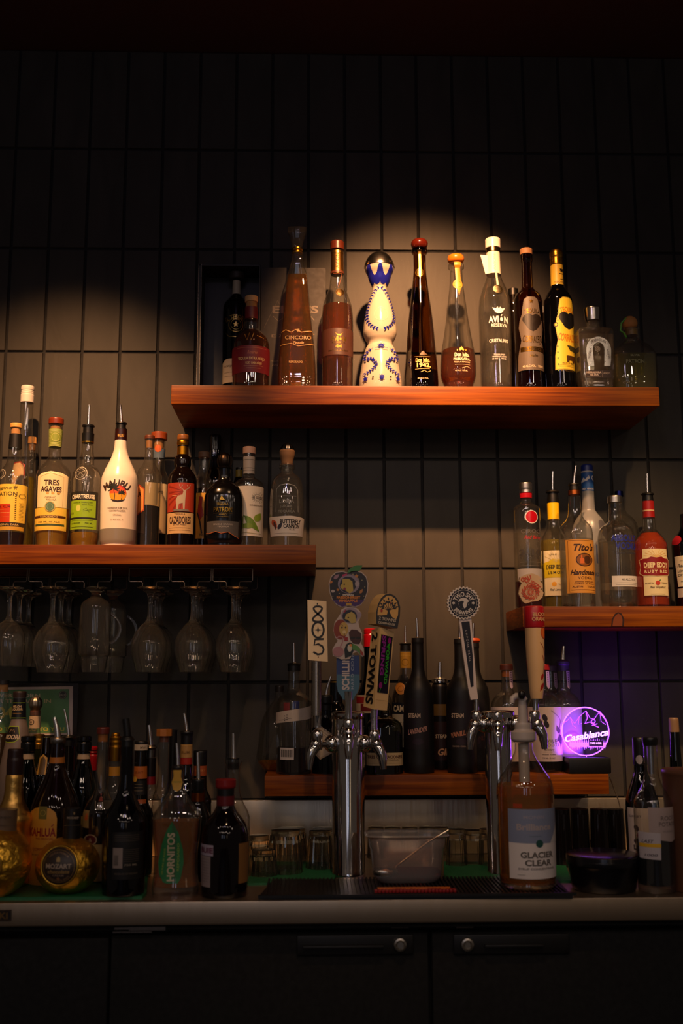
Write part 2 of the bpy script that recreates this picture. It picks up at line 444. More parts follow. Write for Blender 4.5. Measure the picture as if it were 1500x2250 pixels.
def px_poly(pts, Y): return [(at(x, y, Y).x, at(x, y, Y).z) for x, y in pts]

# ---------------------------------------------------------------- bottles
def pchip(pts, n=7):
    """(z, r) top to bottom -> smooth list without overshoot; pairs closer than 0.8 mm in z stay corners"""
    segs = [[pts[0]]]
    for p in pts[1:]:
        if abs(p[0] - segs[-1][-1][0]) < 0.0009: segs.append([p])
        else: segs[-1].append(p)
    out = []
    for s in segs:
        if len(s) < 3: out += s; continue
        h = [s[i][0] - s[i + 1][0] for i in range(len(s) - 1)]; d = [(s[i + 1][1] - s[i][1]) / h[i] for i in range(len(h))]
        m = [d[0]] + [0 if d[i - 1] * d[i] <= 0 else 2 * d[i - 1] * d[i] / (d[i - 1] + d[i]) for i in range(1, len(d))] + [d[-1]]
        for i in range(len(h)):
            k = 1 if abs(s[i][1] - s[i + 1][1]) < 1e-5 and m[i] == 0 and m[i + 1] == 0 else max(2, min(n, int(h[i] / 0.002)))
            for j in range(k):
                t = j / k; z = s[i][0] - h[i] * t
                r = (2 * t**3 - 3 * t**2 + 1) * s[i][1] + (t**3 - 2 * t**2 + t) * h[i] * m[i] + (-2 * t**3 + 3 * t**2) * s[i + 1][1] + (t**3 - t**2) * h[i] * m[i + 1]
                out.append((z, max(r, 0.0004)))
        out.append(s[-1])
    return out
class Bot:
    """a standing thing of revolution; everything in photo pixels around a centre line, at its own distance Y"""
    def __init__(s, name, label, cat, cx, yref, Z0, Y=None, ybase=None, group=None, sq=0, dr=1.0, rot=0.0, hw=30):
        if Y is None:
            Y = depth_on(cx, ybase, Z0); Y += (at(cx + hw, ybase, Y).x - at(cx, ybase, Y).x) * 0.95
        s.Y = Y; s.cx = cx; s.Z0 = Z0; s.X = at(cx, yref, Y).x; s.sq = sq; s.dr = dr; s.rot = rot
        s.root = thing(name, label, cat, (s.X, Y, Z0), group); s.prof = None
    def z(s, y): return at(s.cx, y, s.Y).z
    def r(s, y, hw): return at(s.cx + hw, y, s.Y).x - at(s.cx, y, s.Y).x
    def zr(s, pts, ground=False):
        o = []
        for y, h in pts:
            z = s.z(y); o.append((max(z, s.Z0) if ground or z < s.Z0 else z, s.r(y, h)))
        if ground:
            if o[-1][0] > s.Z0 + 0.001: o.append((s.Z0, o[-1][1]))
            else: o[-1] = (s.Z0, o[-1][1])
            q = [o[0]]
            for p in o[1:]:
                if p[0] < q[-1][0] or abs(p[1] - q[-1][1]) > 1e-6: q.append(p)
            o = q
        return o
    def lathe(s, name, pts, m, ground=False, parent=None, smooth=True, seg=44, sq=None, dr=None, ins=0, flute=None, dx=0, label=None, auto=42):
        p = pchip([(z, max(r - ins, 0.0004)) for z, r in s.zr(pts, ground)])
        if ground:   # a small round at the foot
            z, r = p[-1]; f = min(0.003, r * 0.2)
            if len(p) > 1 and p[-2][0] - z > f * 1.3: p[-1:] = [(z + f, r), (z + f * 0.3, r - f * 0.35), (z, r - f)]
        mb = MB().lathe(s.X + dx, s.Y, p, seg, s.sq if sq is None else sq, s.dr if dr is None else dr, s.rot, flute=flute)
        return mb.build(name, m, parent or s.root, smooth=smooth, auto=auto, label=label)
    def body(s, pts, m, name='glass_body', **k):
        s.prof = s.zr(pts, True); s.pp = pchip(s.prof); return s.lathe(name, pts, m, True, **k)
    def radius(s, z):
        p = s.pp
        if z >= p[0][0]: return p[0][1]
        for a, b in zip(p, p[1:]):
            if b[0] <= z <= a[0]:
                t = (a[0] - z) / max(a[0] - b[0], 1e-9); return a[1] + (b[1] - a[1]) * t
        return p[-1][1]
    def fill(s, y, m, name='liquid', ybot=None, ins=0.0022, foot=0.005):
        """the drink inside, from level y down"""
        zt = s.z(y); zb = s.Z0 + foot if ybot is None else s.z(ybot)
        pr = [(zt, s.radius(zt) - ins)] + [(a, b - ins) for a, b in s.pp if zb + 0.002 < a < zt - 0.001] + [(zb + 0.001, s.radius(zb + 0.002) - ins), (zb, s.radius(zb + 0.002) - ins - 0.003)]
        pr = [(a, max(b, 0.001)) for a, b in pr]
        return MB().lathe(s.X, s.Y, pr, 44, s.sq, s.dr, s.rot).build(name, m, s.root, smooth=True, auto=50)
    # mapper interface: s = arc length round the bottle, t = z
    def poly(s, x, y):
        z = s.z(y); dx = at(x, y, s.Y).x - at(s.cx, y, s.Y).x
        R_ = s.refR
        if s.sq: return dx, z
        return R_ * math.asin(max(-0.999, min(0.999, dx / s.radius(z) ))), z
    def text(s, x, y, c):
        if s.sq: return s.poly(x, y)
        c0, _ = s.poly(*c); R_ = s.refR
        k = max(0.55, math.cos(c0 / R_)) if s.fit else 1.0
        return c0 + (at(x, y, s.Y).x - at(c[0], y, s.Y).x) / k, s.z(y)
    fit = True
    def p(s, a, b, off):
        r = s.radius(b) + off
        if s.sq:
            u = max(-1, min(1, a / r)); q = s.dr * r * (max(0.0, 1 - abs(u) ** s.sq)) ** (1 / s.sq)
            return Vector((s.X + a, s.Y - q - off * 0.5, b))
        th = a / s.refR
        return Vector((s.X + r * math.sin(th), s.Y - r * s.dr * math.cos(th), b))
    def art(s, name, items, y, parent=None, base=0.0004, zstep=None, step=0.0035, **k):
        s.refR = s.radius(s.z(y))
        return art(name, items, parent or s.root, s, step=step, base=base, zstep=zstep, **k)
    def label(s, poly, color, prints=(), name='label', base=0.00035, zstep=.009, rough=0.5):
        if len(poly) == 4 and not isinstance(poly[0], tuple): x0, y0, x1, y1 = poly; poly = [(x0, y0), (x1, y0), (x1, y1), (x0, y1)]
        ym = sum(p[1] for p in poly) / len(poly)
        lb = s.art(name, [G(poly, color)], ym, base=base, zstep=zstep, rough=rough)
        if prints: s.art('printing', list(prints), ym, parent=lb, base=base + 0.00025, zstep=zstep)
        return lb
    def band(s, name, y0, y1, m, off=0.0005):
        """a sleeve that follows the glass between two heights"""
        z0, z1 = s.z(y0), s.z(y1)
        pr = [(z0, s.radius(z0) + off)] + [(a, b + off) for a, b in s.pp if z1 + .0005 < a < z0 - .0005] + [(z1, s.radius(z1) + off)]
        return MB().lathe(s.X, s.Y, pr, 44, s.sq, s.dr, s.rot, cap=False).build(name, m, s.root, smooth=True, auto=50)
    def spout(s, xt, yt, yb, r0=3.6, r1=2.7, m=None, bend=0.55, flap=False):
        """bent metal free-pour spout from the collar up"""
        zb, zt = s.z(yb) - 0.004, at(xt, yt, s.Y).z; X1 = at(xt, yt, s.Y).x
        k = at(s.cx + 1, yt, s.Y).x - at(s.cx, yt, s.Y).x
        pts = []; rs = []
        for i in range(9):
            t = i / 8; pts.append((s.X + (X1 - s.X) * t ** (1 + bend), s.Y, zb + (zt - zb) * t)); rs.append(k * (r0 + (r1 - r0) * t))
        mb = MB().tube(pts, rs, 14)
        mb.lathe(s.X, s.Y, [(zb + 0.007, k * r0 * 1.15), (zb + 0.003, k * r0 * 1.9), (zb, k * r0 * 2.0)], 20)
        if flap: mb.tube([(s.X - k * 6, s.Y - k * 3, zb + .002), (s.X - k * 5, s.Y - k * 5, zb + (zt - zb) * .3), (s.X, s.Y - k * 3.4, zb + (zt - zb) * .55), (s.X + k * 5, s.Y - k * 5, zb + (zt - zb) * .3), (s.X + k * 6, s.Y - k * 3, zb + .002)], k * .5, 6)
        return mb.build('pour_spout', m or SPOUTM, s.root, smooth=True, auto=60)

# ================================================================ the room
WALL_Y = 2.708; CEIL_Z = 1.741; FLOOR_Z = -1.33; CTR_Z = -0.4172; CTR_Y = 2.14
def tiles():
    mb = MB(); X0, w_, Z1, h_ = -0.81333, 0.1, 1.73646576, 0.289202
    g = 0.0028; b = 0.0014; y0, y1 = WALL_Y, WALL_Y + 0.006
    for r in range(0, 10):
        zt = Z1 - r * h_ - g; zb = Z1 - (r + 1) * h_ + g
        if r == 0: zt = CEIL_Z - 0.002
        for k in range(-6, 24):
            xa = X0 + k * w_ + g; xb = xa + w_ - 2 * g
            rnd = random.Random(r * 77 + k); t = rnd.uniform(-0.0006, 0.0006); t2 = rnd.uniform(-0.0004, 0.0004)
            vs = [(xa, y1, zb), (xb, y1, zb), (xb, y1, zt), (xa, y1, zt),
                  (xa + b, y0 + t, zb + b), (xb - b, y0 + t2, zb + b), (xb - b, y0 - t, zt - b), (xa + b, y0 - t2, zt - b)]
            mb.add(vs, [(4, 5, 6, 7), (0, 1, 5, 4), (1, 2, 6, 5), (2, 3, 7, 6), (3, 0, 4, 7)])
    mb.mi = 1
    mb.add([(-1.9, y1 - .0005, FLOOR_Z), (2.1, y1 - .0005, FLOOR_Z), (2.1, y1 - .0005, CEIL_Z), (-1.9, y1 - .0005, CEIL_Z)], [(0, 1, 2, 3)])
    mb.mi = 0; mb.box(-1.9, 2.1, y1, y1 + 0.1, FLOOR_Z, CEIL_Z)
    o = obj('wall_back', mb.v, mb.f, [TILE, mat('151312~')], None, mb.m, kind='structure')
tiles()
mb = MB().box(-1.9, 2.1, -5.0, WALL_Y + 0.1, CEIL_Z, CEIL_Z + 0.1)
obj('ceiling', mb.v, mb.f, [mat('4a2c24', 0.6)], kind='structure')
mb = MB().box(-1.9, 2.1, -5.0, WALL_Y + 0.1, FLOOR_Z - 0.1, FLOOR_Z)
obj('floor', mb.v, mb.f, [mat('2a241f', 0.5)], kind='structure')

def shelf(label, x0, x1, yt, yb, YF, name='floating_shelf', back=WALL_Y - 0.001, xr=None):
    a = at(x0, yt, YF); b = at(x1, yt, YF); zb = at((x0 + x1) / 2, yb, YF).z; zt = at((x0 + x1) / 2, yt, YF).z
    th = thing(name, label, 'shelf', ((a.x + b.x) / 2, YF + 0.12, zb))
    MB().box(a.x, b.x, YF, back, zb, zt, 0.0022).build('shelf_board', WOOD, th, auto=30)
    return zt, zb, th
ZU, ZUb, _ = shelf('long reddish wooden floating shelf at the top holding the spotlit tequila bottles', 376, 1447, 848, 889.5, 2.46)
ZL, ZLb, SHL = shelf('wooden floating shelf at left with stemmed glasses hanging under it', -110, 694, 1196.5, 1239.5, 2.42)
ZR, ZRb, _ = shelf('wooden floating shelf at right with the vodka bottles and a knot in its edge', 1147, 1640, 1332, 1377, 2.49)
ZC, ZCb, SHC = shelf('low wooden shelf behind the beer towers holding matte black bottles', 581, 1337, 1702.5, 1747.5, 2.50)
# the knot in the edge of the right shelf
art('knot', [G([(1342, 1376), (1344, 1360), (1350, 1349), (1357, 1345), (1365, 1348), (1371, 1360), (1370, 1376)], '2c1004'), G([(1345, 1376), (1347, 1361), (1352, 1352), (1358, 1348), (1364, 1352), (1367, 1362), (1366, 1376)], '7a3a10')], _, FlatMap(2.49), base=0.0006, rough=0.4)

# ---------------------------------------------------------------- bar cooler with steel top
def cooler():
    x0, x1 = -1.35, 1.45; th = thing('bar_cooler', 'long black back bar cooler with brushed steel countertop and locked doors', 'cooler', (0.05, 2.4, FLOOR_Z))
    zb = at(750, 2030, CTR_Y).z
    mb = MB().box(x0, x1, CTR_Y + 0.055, 2.68, FLOOR_Z + 0.08, zb); mb.box(x0, x1, CTR_Y + 0.02, CTR_Y + 0.06, zb - 0.012, zb); mb.build('cabinet', mat('020202', 0.85), th)
    mb = MB().box(x0, x1, CTR_Y, 2.70, CTR_Z - 0.0, CTR_Z - 0.001); mb = MB()
    mb.box(x0, x1, CTR_Y, 2.70, zb, CTR_Z, 0.004); mb.build('countertop', COUNTER_M, th, auto=30)
    MB().box(x0, x1, 2.68, 2.70, CTR_Z + .0005, at(750, 1757, 2.68).z, 0.003).build('steel_backsplash', BRUSHED, None, auto=30, label='low brushed steel splash panel standing along the wall behind the glasses', cat='panel')
    YD = CTR_Y + 0.03; zt = at(400, 2053, YD).z; doors = []
    xs = [(-900, 236), (242, 941), (950, 1660)]
    for i, (a, b) in enumerate(xs):
        xa, xb = at(a, 2150, YD).x, at(b, 2150, YD).x
        if i == 0: z_ = at(100, 2062, YD).z
        else: z_ = zt
        d = MB().box(xa, xb, YD, YD + 0.045, FLOOR_Z + 0.12, z_, 0.004).build('door', mat('020202', 0.85), th, auto=30)
        doors.append(d)
        if i:
            h0, h1 = ((652, 908), (995, 1250))[i - 1]; lx = (878, 1025)[i - 1]
            p0, p1 = at(h0, 2050, YD), at(h1, 2097, YD)
            hb = MB(); za, zc = at(lx, 2052, YD).z, at(lx, 2096, YD).z
            hb.box(p0.x, p1.x, YD - 0.006, YD, zc, za, 0.003)
            cx0, cx1 = (at(665, 2060, YD).x, at(842, 2060, YD).x) if i == 1 else (at(1062, 2060, YD).x, at(1190, 2060, YD).x)
            hb.box(cx0, cx1, YD - 0.016, YD - 0.004, zc + 0.014, zc + 0.020, 0.002)
            h = hb.build('handle', mat('0a0908', 0.45), d, auto=30)
            c = at(lx, 2073, YD); lk = MB()
            pr = [(0, .0135), (.004, .0135), (.007, .012), (.008, .009), (.006, .008), (.009, .006)]
            vs = []; n = 24
            for t, r in pr: vs += [(c.x + r * math.cos(2 * PI * k / n), YD - 0.006 - t, c.z + r * math.sin(2 * PI * k / n)) for k in range(n)]
            fs = [(i2 * n + k, i2 * n + (k + 1) % n, (i2 + 1) * n + (k + 1) % n, (i2 + 1) * n + k) for i2 in range(len(pr) - 1) for k in range(n)] + [tuple(range((len(pr) - 1) * n, len(pr) * n))]
            lk.add(vs, fs); lk.build('lock', STEEL, d, auto=35)
            s0, s1 = ((859, 897), (1001, 1039))[i - 1]
            MB().box(at(s0, 2034, YD).x, at(s1, 2034, YD).x, YD - 0.004, YD + 0.02, at(s0, 2039, YD).z, at(s0, 2031, YD).z, 0.001).build('latch_plate', mat('6a6460*'), d)
    hg = MB(); YH = CTR_Y + 0.02
    for a, b, c, d in ((252, 284, 2037, 2042), (248, 334, 2046, 2049), (284, 364, 2036, 2044)):
        hg.box(at(a, c, YH).x, at(b, c, YH).x, YH - 0.004, YH + 0.01, at(a, d, YH).z, at(a, c, YH).z)
    hg.build('hinge', mat('8a8078*'), th)
    pl = MB().box(at(-70, 2010, CTR_Y).x, at(25, 2010, CTR_Y).x, CTR_Y - 0.002, CTR_Y, at(0, 2024, CTR_Y).z, at(0, 1999, CTR_Y).z).build('maker_plate', mat('1a1410', 0.4), th)
    art('lettering', [T('KI', 8, 2012, 13, 'b08850*', 20, b=1), L([(-60, 2001), (24, 2001), (24, 2022), (-60, 2022)], 1.2, '8a6a48*')], pl, FlatMap(CTR_Y - 0.002))
cooler()

# ---------------------------------------------------------------- stemware racks under the left shelf
YR = 2.45
def rack(label, xa, xb, drops, cols):
    th = thing('glass_rack', label, 'rack', (at((xa + xb) / 2, 1246, YR).x, 2.56, ZLb - 0.04))
    zt = ZLb - 0.006; zl = at((xa + xb) / 2, 1278, YR).z; r = 0.0013; m = mat('7a6c60*', 0.4)
    MB().tube([(at(xa, 1246, YR).x, YR, zt), (at(xb, 1246, YR).x, YR, zt)], 0.0026, 8).tube([(at(xa, 1246, YR).x, 2.66, zt), (at(xb, 1246, YR).x, 2.66, zt)], 0.0026, 8).build('cross_bar', m, th, auto=40)
    for x, side in drops:          # each hanger: down from the bar, then out under the feet of the glasses
        X = at(x, 1262, YR).x; dx = 0.031 * side
        mb = MB()
        for Yw in (YR, 2.655): mb.tube([(X, Yw, zt), (X, Yw, zl + .003), (X + .003 * side, Yw, zl), (X + dx - .003 * side, Yw, zl), (X + dx, Yw, zl - .003), (X + dx, Yw, zl - 0.014)], r, 6)
        mb.tube([(X + dx, YR, zl - 0.014), (X + dx, 2.655, zl - 0.014)], r, 6)
        mb.tube([(X + dx * .55, YR, zl), (X + dx * .55, 2.655, zl)], r, 6)
        mb.build('hanger_wire', m, th, auto=40)
    return zl - 0.014
ZH = rack('dark wire glass rack nearer the left end of the shelf', -60, 246, [(-34, 1), (60, -1), (64, 1), (152, -1), (156, 1), (245, -1)], 3)
rack('dark wire glass rack nearer the right end of the shelf', 283, 556, [(284, 1), (373, -1), (376, 1), (464, -1), (468, 1), (555, -1)], 3)

def hang(name, label, cat, cx, Y, prof, group, first=None, mug=False):
    """prof: (px below the foot, half width px) at the front row scale"""
    X = at(cx, 1400, 2.475).x; k = 2.475 / F_PX; zt = ZH + 0.0035
    if first:
        r = first.copy(); C.collection.objects.link(r); r.location = (X, Y, zt); r['label'] = label
        for ch in first.children:
            c = ch.copy(); C.collection.objects.link(c); c.parent = r
        return r
    th = thing(name, label, cat, (X, Y, zt), group)
    if mug: return th, X, k, zt
    for pn, lo, hi in (('foot', 0, 2), ('stem', 2, 5), ('bowl', 5, 99)):
        pass
    bowl = [(zt - a * k, b * k) for a, b in prof['bowl']]; p = pchip(bowl, 9)
    inner = [(z - .0015 * (i < 3), max(r - 0.0011, 0.0003)) for i, (z, r) in enumerate(p)][::-1]
    MB().lathe(X, Y, p + inner, 36).build('bowl', STEMG, th, smooth=True, auto=60)
    p = pchip([(zt - a * k, b * k) for a, b in prof['stem']], 6)
    MB().lathe(X, Y, p, 20).build('stem', STEMG, th, smooth=True, auto=60)
    p = [(zt - a * k, b * k) for a, b in prof['foot']]
    MB().lathe(X, Y, p, 36).build('foot', STEMG, th, smooth=True, auto=60)
    return th
WINE = dict(foot=[(0, 29), (2, 30.5), (5, 26), (9, 15), (14, 7)], stem=[(8, 12), (14, 8), (24, 5.5), (45, 4.6), (62, 5.4), (74, 9), (81, 14)],
            bowl=[(76, 9), (80, 14), (87, 21), (97, 29), (110, 35), (124, 38.5), (138, 38.5), (154, 35.5), (170, 31), (184, 28)])
SMALL = dict(foot=[(0, 28), (2, 29.5), (5, 25), (9, 14), (14, 7)], stem=[(8, 11), (14, 7.5), (24, 5), (45, 4.4), (60, 5), (70, 8), (76, 12)],
             bowl=[(72, 9), (76, 15), (84, 24), (94, 31), (106, 35), (122, 36.5), (140, 35.5), (156, 34), (170, 32.5)])
G1 = 'wine glasses hanging in the rack'
def row(cx, prof, names, n=3, first=None, name='wine_glass', Y0=2.475):
    out = first
    for i in range(n):
        if out is None: out = hang(name, names[i], 'wine glass', cx, Y0 + i * 0.082, prof, G1); f = out
        else: hang(name, names[i], 'wine glass', cx, Y0 + i * 0.082, prof, G1, out)
    return out
ORD = ['front', 'middle', 'rear']
s1 = row(18, SMALL, ['%s wine glass of the leftmost hanging row, by the photo edge' % o for o in ORD])
w1 = row(113, WINE, ['%s wine glass hanging just left of the glass mugs' % o for o in ORD])
row(328, WINE, ['%s wine glass in the first row of the right hand rack' % o for o in ORD], first=w1)
row(423, WINE, ['%s wine glass in the middle row of the right hand rack' % o for o in ORD], first=w1)
row(513, WINE, ['%s wine glass in the last row of the right hand rack' % o for o in ORD], first=w1)
def mug(label, cx, Y):
    th, X, k, zt = hang('glass_mug', label, 'mug', cx, Y, None, 'glass mugs hanging in the rack', mug=True)
    p = pchip([(zt - a * k, b * k) for a, b in [(16, 9), (22, 13), (30, 24), (38, 31), (46, 33), (90, 34), (146, 34), (149, 31), (150, 30), (166, 28), (184, 25)]], 6)
    MB().lathe(X, Y, p + [(z - .002 * (i < 3), max(r - .003, .0003)) for i, (z, r) in enumerate(p)][::-1], 36).build('bowl', STEMG, th, smooth=True, auto=60)
    MB().lathe(X, Y, [(zt, 23 * k), (zt - 2 * k, 25 * k), (zt - 6 * k, 20 * k), (zt - 12 * k, 11 * k), (zt - 18 * k, 10 * k)], 32).build('foot', STEMG, th, smooth=True, auto=60)
    pts = []
    for i in range(13):
        t = i / 12; a = PI * (t - 0.5)
        pts.append((X + (33 + 21 * math.cos(a) ** 0.7 if abs(t - .5) < .5 else 33) * k, Y, zt - (58 + 66 * t) * k))
    MB().tube(pts, 0.0032, 10).build('handle', STEMG, th, smooth=True, auto=60)
mug('front glass mug hanging between wine glass rows', 208, 2.475)
mug('rear glass mug with handle showing to the right, hanging behind the front one', 228, 2.575)

# ================================================================ gift box standing open on the top shelf
def giftbox():
    Yf, Yb = 2.60, 2.69; th = thing('gift_box', 'tall black open gift box with printed lid behind the bottles on the top shelf', 'box', (-0.2, Yb, ZU))
    z1 = at(500, 580, Yf).z; xa, xb = at(434, 700, Yf).x, at(571, 700, Yf).x; t = 0.008
    mb = MB().box(xa, xa + t, Yf, Yb, ZU, z1, .001).box(xb - .003, xb, Yf, Yb, ZU, z1, .0005).box(xa, xb, Yf, Yb, z1 - t * .6, z1, .001).box(xa, xb, Yb - .004, Yb, ZU, z1)
    mb.build('box_case', mat('1c1814', 0.5), th)
    MB().box(xa - .0003, xa + .001, Yf - .0012, Yf - .0002, ZU, z1).box(xa + t - .001, xa + t + .0002, Yf - .0012, Yf - .0002, ZU, z1).build('metal_edge', mat('8a7c68*'), th)
    x0, x1 = at(572, 700, 2.61).x, at(716, 700, 2.61).x; zl = at(640, 588, 2.61).z
    ld = MB().box(x0, x1, 2.61, 2.618, ZU, zl, .001).build('box_lid', mat('1e160f', 0.6), th)
    c = '5c4c38'
    art('printing', [T('EL TES', 648, 680, 15, c, 102, b=1), T('EXTRA', 640, 738, 6, c, 90, sp=.3), L([(600, 695), (612, 706), (622, 698), (634, 706)], 1.2, c),
        L([(668, 700), (680, 692), (690, 704)], 2, c), T('ANEJO', 612, 802, 5, c, 30), T('HECHO', 604, 793, 4, c, 20), L([(580, 720), (610, 660), (640, 725)], .8, c)], ld, FlatMap(2.61), base=0.0004)
giftbox()

def body_cap(b, name, y0, y1, hw, m, r=1.5, **k):
    """straight stopper with a small edge round"""
    return b.lathe(name, [(y0, hw - r), (y0 + r, hw), (y1 - .6, hw), (y1, hw - .6)], m, **k)
CORK = mat('b0804a', 0.7); CREAM = 'e8dcc0'; WHITE = 'ece6da'; GOLD = 'c89838*'; RED = '8a1414'

def top_shelf():
    # black bottle in the open gift box
    b = Bot('liquor_bottle', 'black bottle with gold emblem standing inside the open gift box', 'bottle', 518, 740, ZU, 2.645)
    b.body([(612, 8), (648, 9), (655, 14), (672, 27), (690, 29), (848, 29)], mat('060506+'))
    body_cap(b, 'stopper', 600, 615, 18, mat('2a2018', .5))
    b.band('neck_label', 618, 648, mat('b0a48c'))
    b.art('printing', [T('EL TESORO', 520, 706, 10, 'b89858*', 54, arc=60, b=1), ring(520, 722, 16, 1.6, 'b89858*'), ring(520, 722, 11, 1, 'b89858*'), L([(492, 735), (505, 748), (535, 750)], 1.5, 'b89858*'), star(520, 722, 7, 'b89858*')], 720)
    b.label([(491, 848), (491, 803), (500, 796), (544, 796), (544, 848)], 'cfc2a4', [T('ANEJO', 505, 812, 4, '3a2c20', 22), L([(493, 826), (540, 826)], .6, '6a5a44'), L([(493, 834), (540, 834)], .6, '6a5a44')])
    # squat bottle, burgundy label
    b = Bot('liquor_bottle', 'squat amber bottle with burgundy label in front of the gift box', 'bottle', 551, 790, ZU, 2.53)
    b.body([(668, 14), (700, 14), (704, 15), (724, 17), (734, 27), (746, 36), (760, 40), (790, 41.5), (848, 40)], CLEAR)
    body_cap(b, 'stopper', 652, 665, 14.5, mat('c89c68', .6)); b.lathe('cork', [(665, 12), (676, 12)], CORK)
    b.band('neck_label', 677, 703, mat('5c1018'))
    b.fill(729, DEEP)
    b.label((509, 771, 597, 829), '741420', [T('TEQUILA EXTRA AÑEJO', 555, 799, 5.6, 'e0c080', 62), T('PORT CASK AÑEJO', 560, 809, 4.6, 'e0c080', 36), T('Reserve', 556, 786, 7, 'b06040', 22, shear=.3), L([(520, 776), (592, 776)], .8, 'b06040'), L([(538, 815), (582, 815)], .6, 'b08060'), L([(544, 820), (576, 820)], .6, 'b08060')])
    b.art('embossing', [L([(538, 745), (545, 760), (549, 742), (553, 760), (560, 742)], 1.2, 'c88a3a'), L([(566, 748), (580, 752)], 1, 'c88a3a')], 755, zstep=.004)
    # tall square tapering bottle, glass stopper
    b = Bot('liquor_bottle', 'tall tapering gold tequila bottle with flared glass stopper', 'bottle', 652, 780, ZU, 2.56, sq=5, dr=.8)
    b.body([(557, 11.5), (572, 12), (590, 17), (607, 21.5), (700, 31), (790, 40), (836, 42.5), (848, 42)], CLEAR, dr=.8)
    b.fill(607, liquid('cincoro_gold', 'e8b850', .6, glow=.03), foot=.016)
    b.lathe('stopper', [(504, 20), (507, 20.5), (525, 15), (545, 10.5), (548, 10)], liquid('stopper_glass', 'f6f2ea', .3, 1.5), dr=.8)
    b.lathe('collar', [(546, 11.5), (550, 12), (552, 10.5), (555, 12), (558, 11.5)], mat(GOLD), sq=0, dr=1)
    b.art('printing', [T('CINCORO', 655, 751, 8, '8a6a34', 58), star(655, 735, 5, 'b08a4a', 7, .3), L([(614, 740), (628, 734), (640, 739), (650, 733), (662, 739), (690, 735)], 1.4, 'a07a3a'), T('REPOSADO', 650, 805, 4.4, 'b08a4a', 30), L([(616, 768), (640, 764), (655, 770), (690, 765)], 1.4, 'a07a3a'), T('Tequila', 655, 762, 5, 'b08a4a', 24, shear=.4)], 770)
    # brown-labelled bottle with cord and medallion
    b = Bot('liquor_bottle', 'round shouldered tequila bottle with brown label reading 44 and a corded seal', 'bottle', 741, 780, ZU, 2.56)
    b.body([(552, 13), (606, 14), (612, 15), (630, 17), (655, 26), (678, 32.5), (710, 34.5), (760, 34.5), (848, 33.5)], CLEAR)
    body_cap(b, 'stopper', 532, 550, 15, mat('5a2412', .35))
    b.band('neck_label', 554, 604, mat('b08040*', .35)); b.fill(674, DEEP, foot=.022)
    b.art('neck_print', [T('AVION', 741, 577, 7, '4a2a10', 34, rot=90), R(725, 556, 757, 559, 'd8a850*'), R(725, 599, 757, 603, '5a2a18')], 580, base=.0012)
    b.label((706, 732, 777, 789), '42241a', [T('AVIÓN', 743, 755, 9.5, 'e0b050*', 34, b=1), T('RESERVA', 743, 763, 3.5, 'c09048*', 30), T('44', 743, 771, 7, 'e0b050*', 15, b=1), G([(735, 741), (741, 745), (747, 745), (753, 741), (748, 748), (740, 748)], 'e0b050*'), T('EXTRA ANEJO', 743, 780, 3, 'b08a50*', 46)])
    c = MB(); X, Y = b.X, b.Y - b.r(640, 20)
    c.tube([(X - .011, Y + .008, b.z(606)), (X + .012, Y + .006, b.z(607)), (X + .008, Y + .0, b.z(622)), (X + .002, Y - .004, b.z(640))], .0012, 6); c.build('cord', mat('6a3414'), b.root, smooth=True, auto=60)
    b.art('medallion', [E(746, 651, 9, 9, 'a88858*'), ring(746, 651, 7, 1.2, '6a5030*')], 651, base=.002, zstep=.004)
    # white and blue ceramic bottle with chrome dome
    b = Bot('ceramic_bottle', 'white ceramic decanter with hand painted blue leaves and chrome dome stopper', 'bottle', 835, 790, ZU, 2.56)
    CER = mat('b4aa98', .14)
    b.body([(588, 32.5), (596, 31), (606, 26), (618, 22.5), (628, 18), (633, 15.5), (640, 16), (655, 21), (685, 30), (715, 35.5), (732, 36.5), (745, 33), (755, 27.5), (759, 27), (765, 31), (785, 37), (815, 43), (848, 47.5)], CER, name='ceramic_body', seg=64)
    b.lathe('dome_stopper', [(553, 1), (555, 9), (559, 16.5), (566, 24), (576, 30), (585, 33), (589, 33.5), (590, 31)], mat('b8b4ac*', .22))
    BL = '1a1e88'; D = []
    for x in (812, 835, 858): D.append(G([(x - 11, 613), (x - 7, 606), (x - 1, 586), (x + 1, 586), (x + 7, 606), (x + 11, 613)], BL))
    D += [R(811, 612, 859, 622, BL)] + [E(x, 623, 6, 7, BL) for x in (818, 829, 841, 852)]
    b.art('painted_crown', D, 618, zstep=.003, rough=.15)
    ov = [(835 + 28 * math.sin(t) * (1 - .30 * math.cos(t)), 686 - 49 * math.cos(t)) for t in [PI + .15 + (PI * 2 - .3) * i / 30 - 0 for i in range(31)]]
    half = [p for p in ov[:16]][::-1]; other = ov[15:]
    D = [vine(half, 17, 6.0, 2.9, BL), vine(other, 17, 6.0, 2.9, BL)]
    for sx in (-1, 1):
        f = lambda pts: [(835 + sx * a, y) for a, y in pts]
        D += [vine(f([(20, 774), (27, 780), (34, 790), (36, 797)]), 4, 5.5, 2.8, BL), vine(f([(30, 801), (22, 799), (14, 805), (12, 813), (16, 822), (26, 828), (36, 833)]), 10, 5.5, 2.8, BL), vine(f([(14, 802), (24, 796), (34, 800)]), 4, 5, 2.6, BL)]
        D += [star(835 + sx * 33, 843, 6, BL, 5, .5), E(835 + sx * 18, 842, 2, 2, '15151c')]
    D += [leaf(835, 773, 9, 4, a, BL) for a in (-150, -120, -90, -60, -30)] + [star(835, 842, 7, BL, 7, .5), L([(822, 776), (848, 776)], .8, BL)]
    b.art('painted_leaves', D, 720, zstep=.004, rough=.15)
    b.art('oval_relief', [ring(836, 700, 15, .7, 'd8c8ac')], 700, zstep=.004)
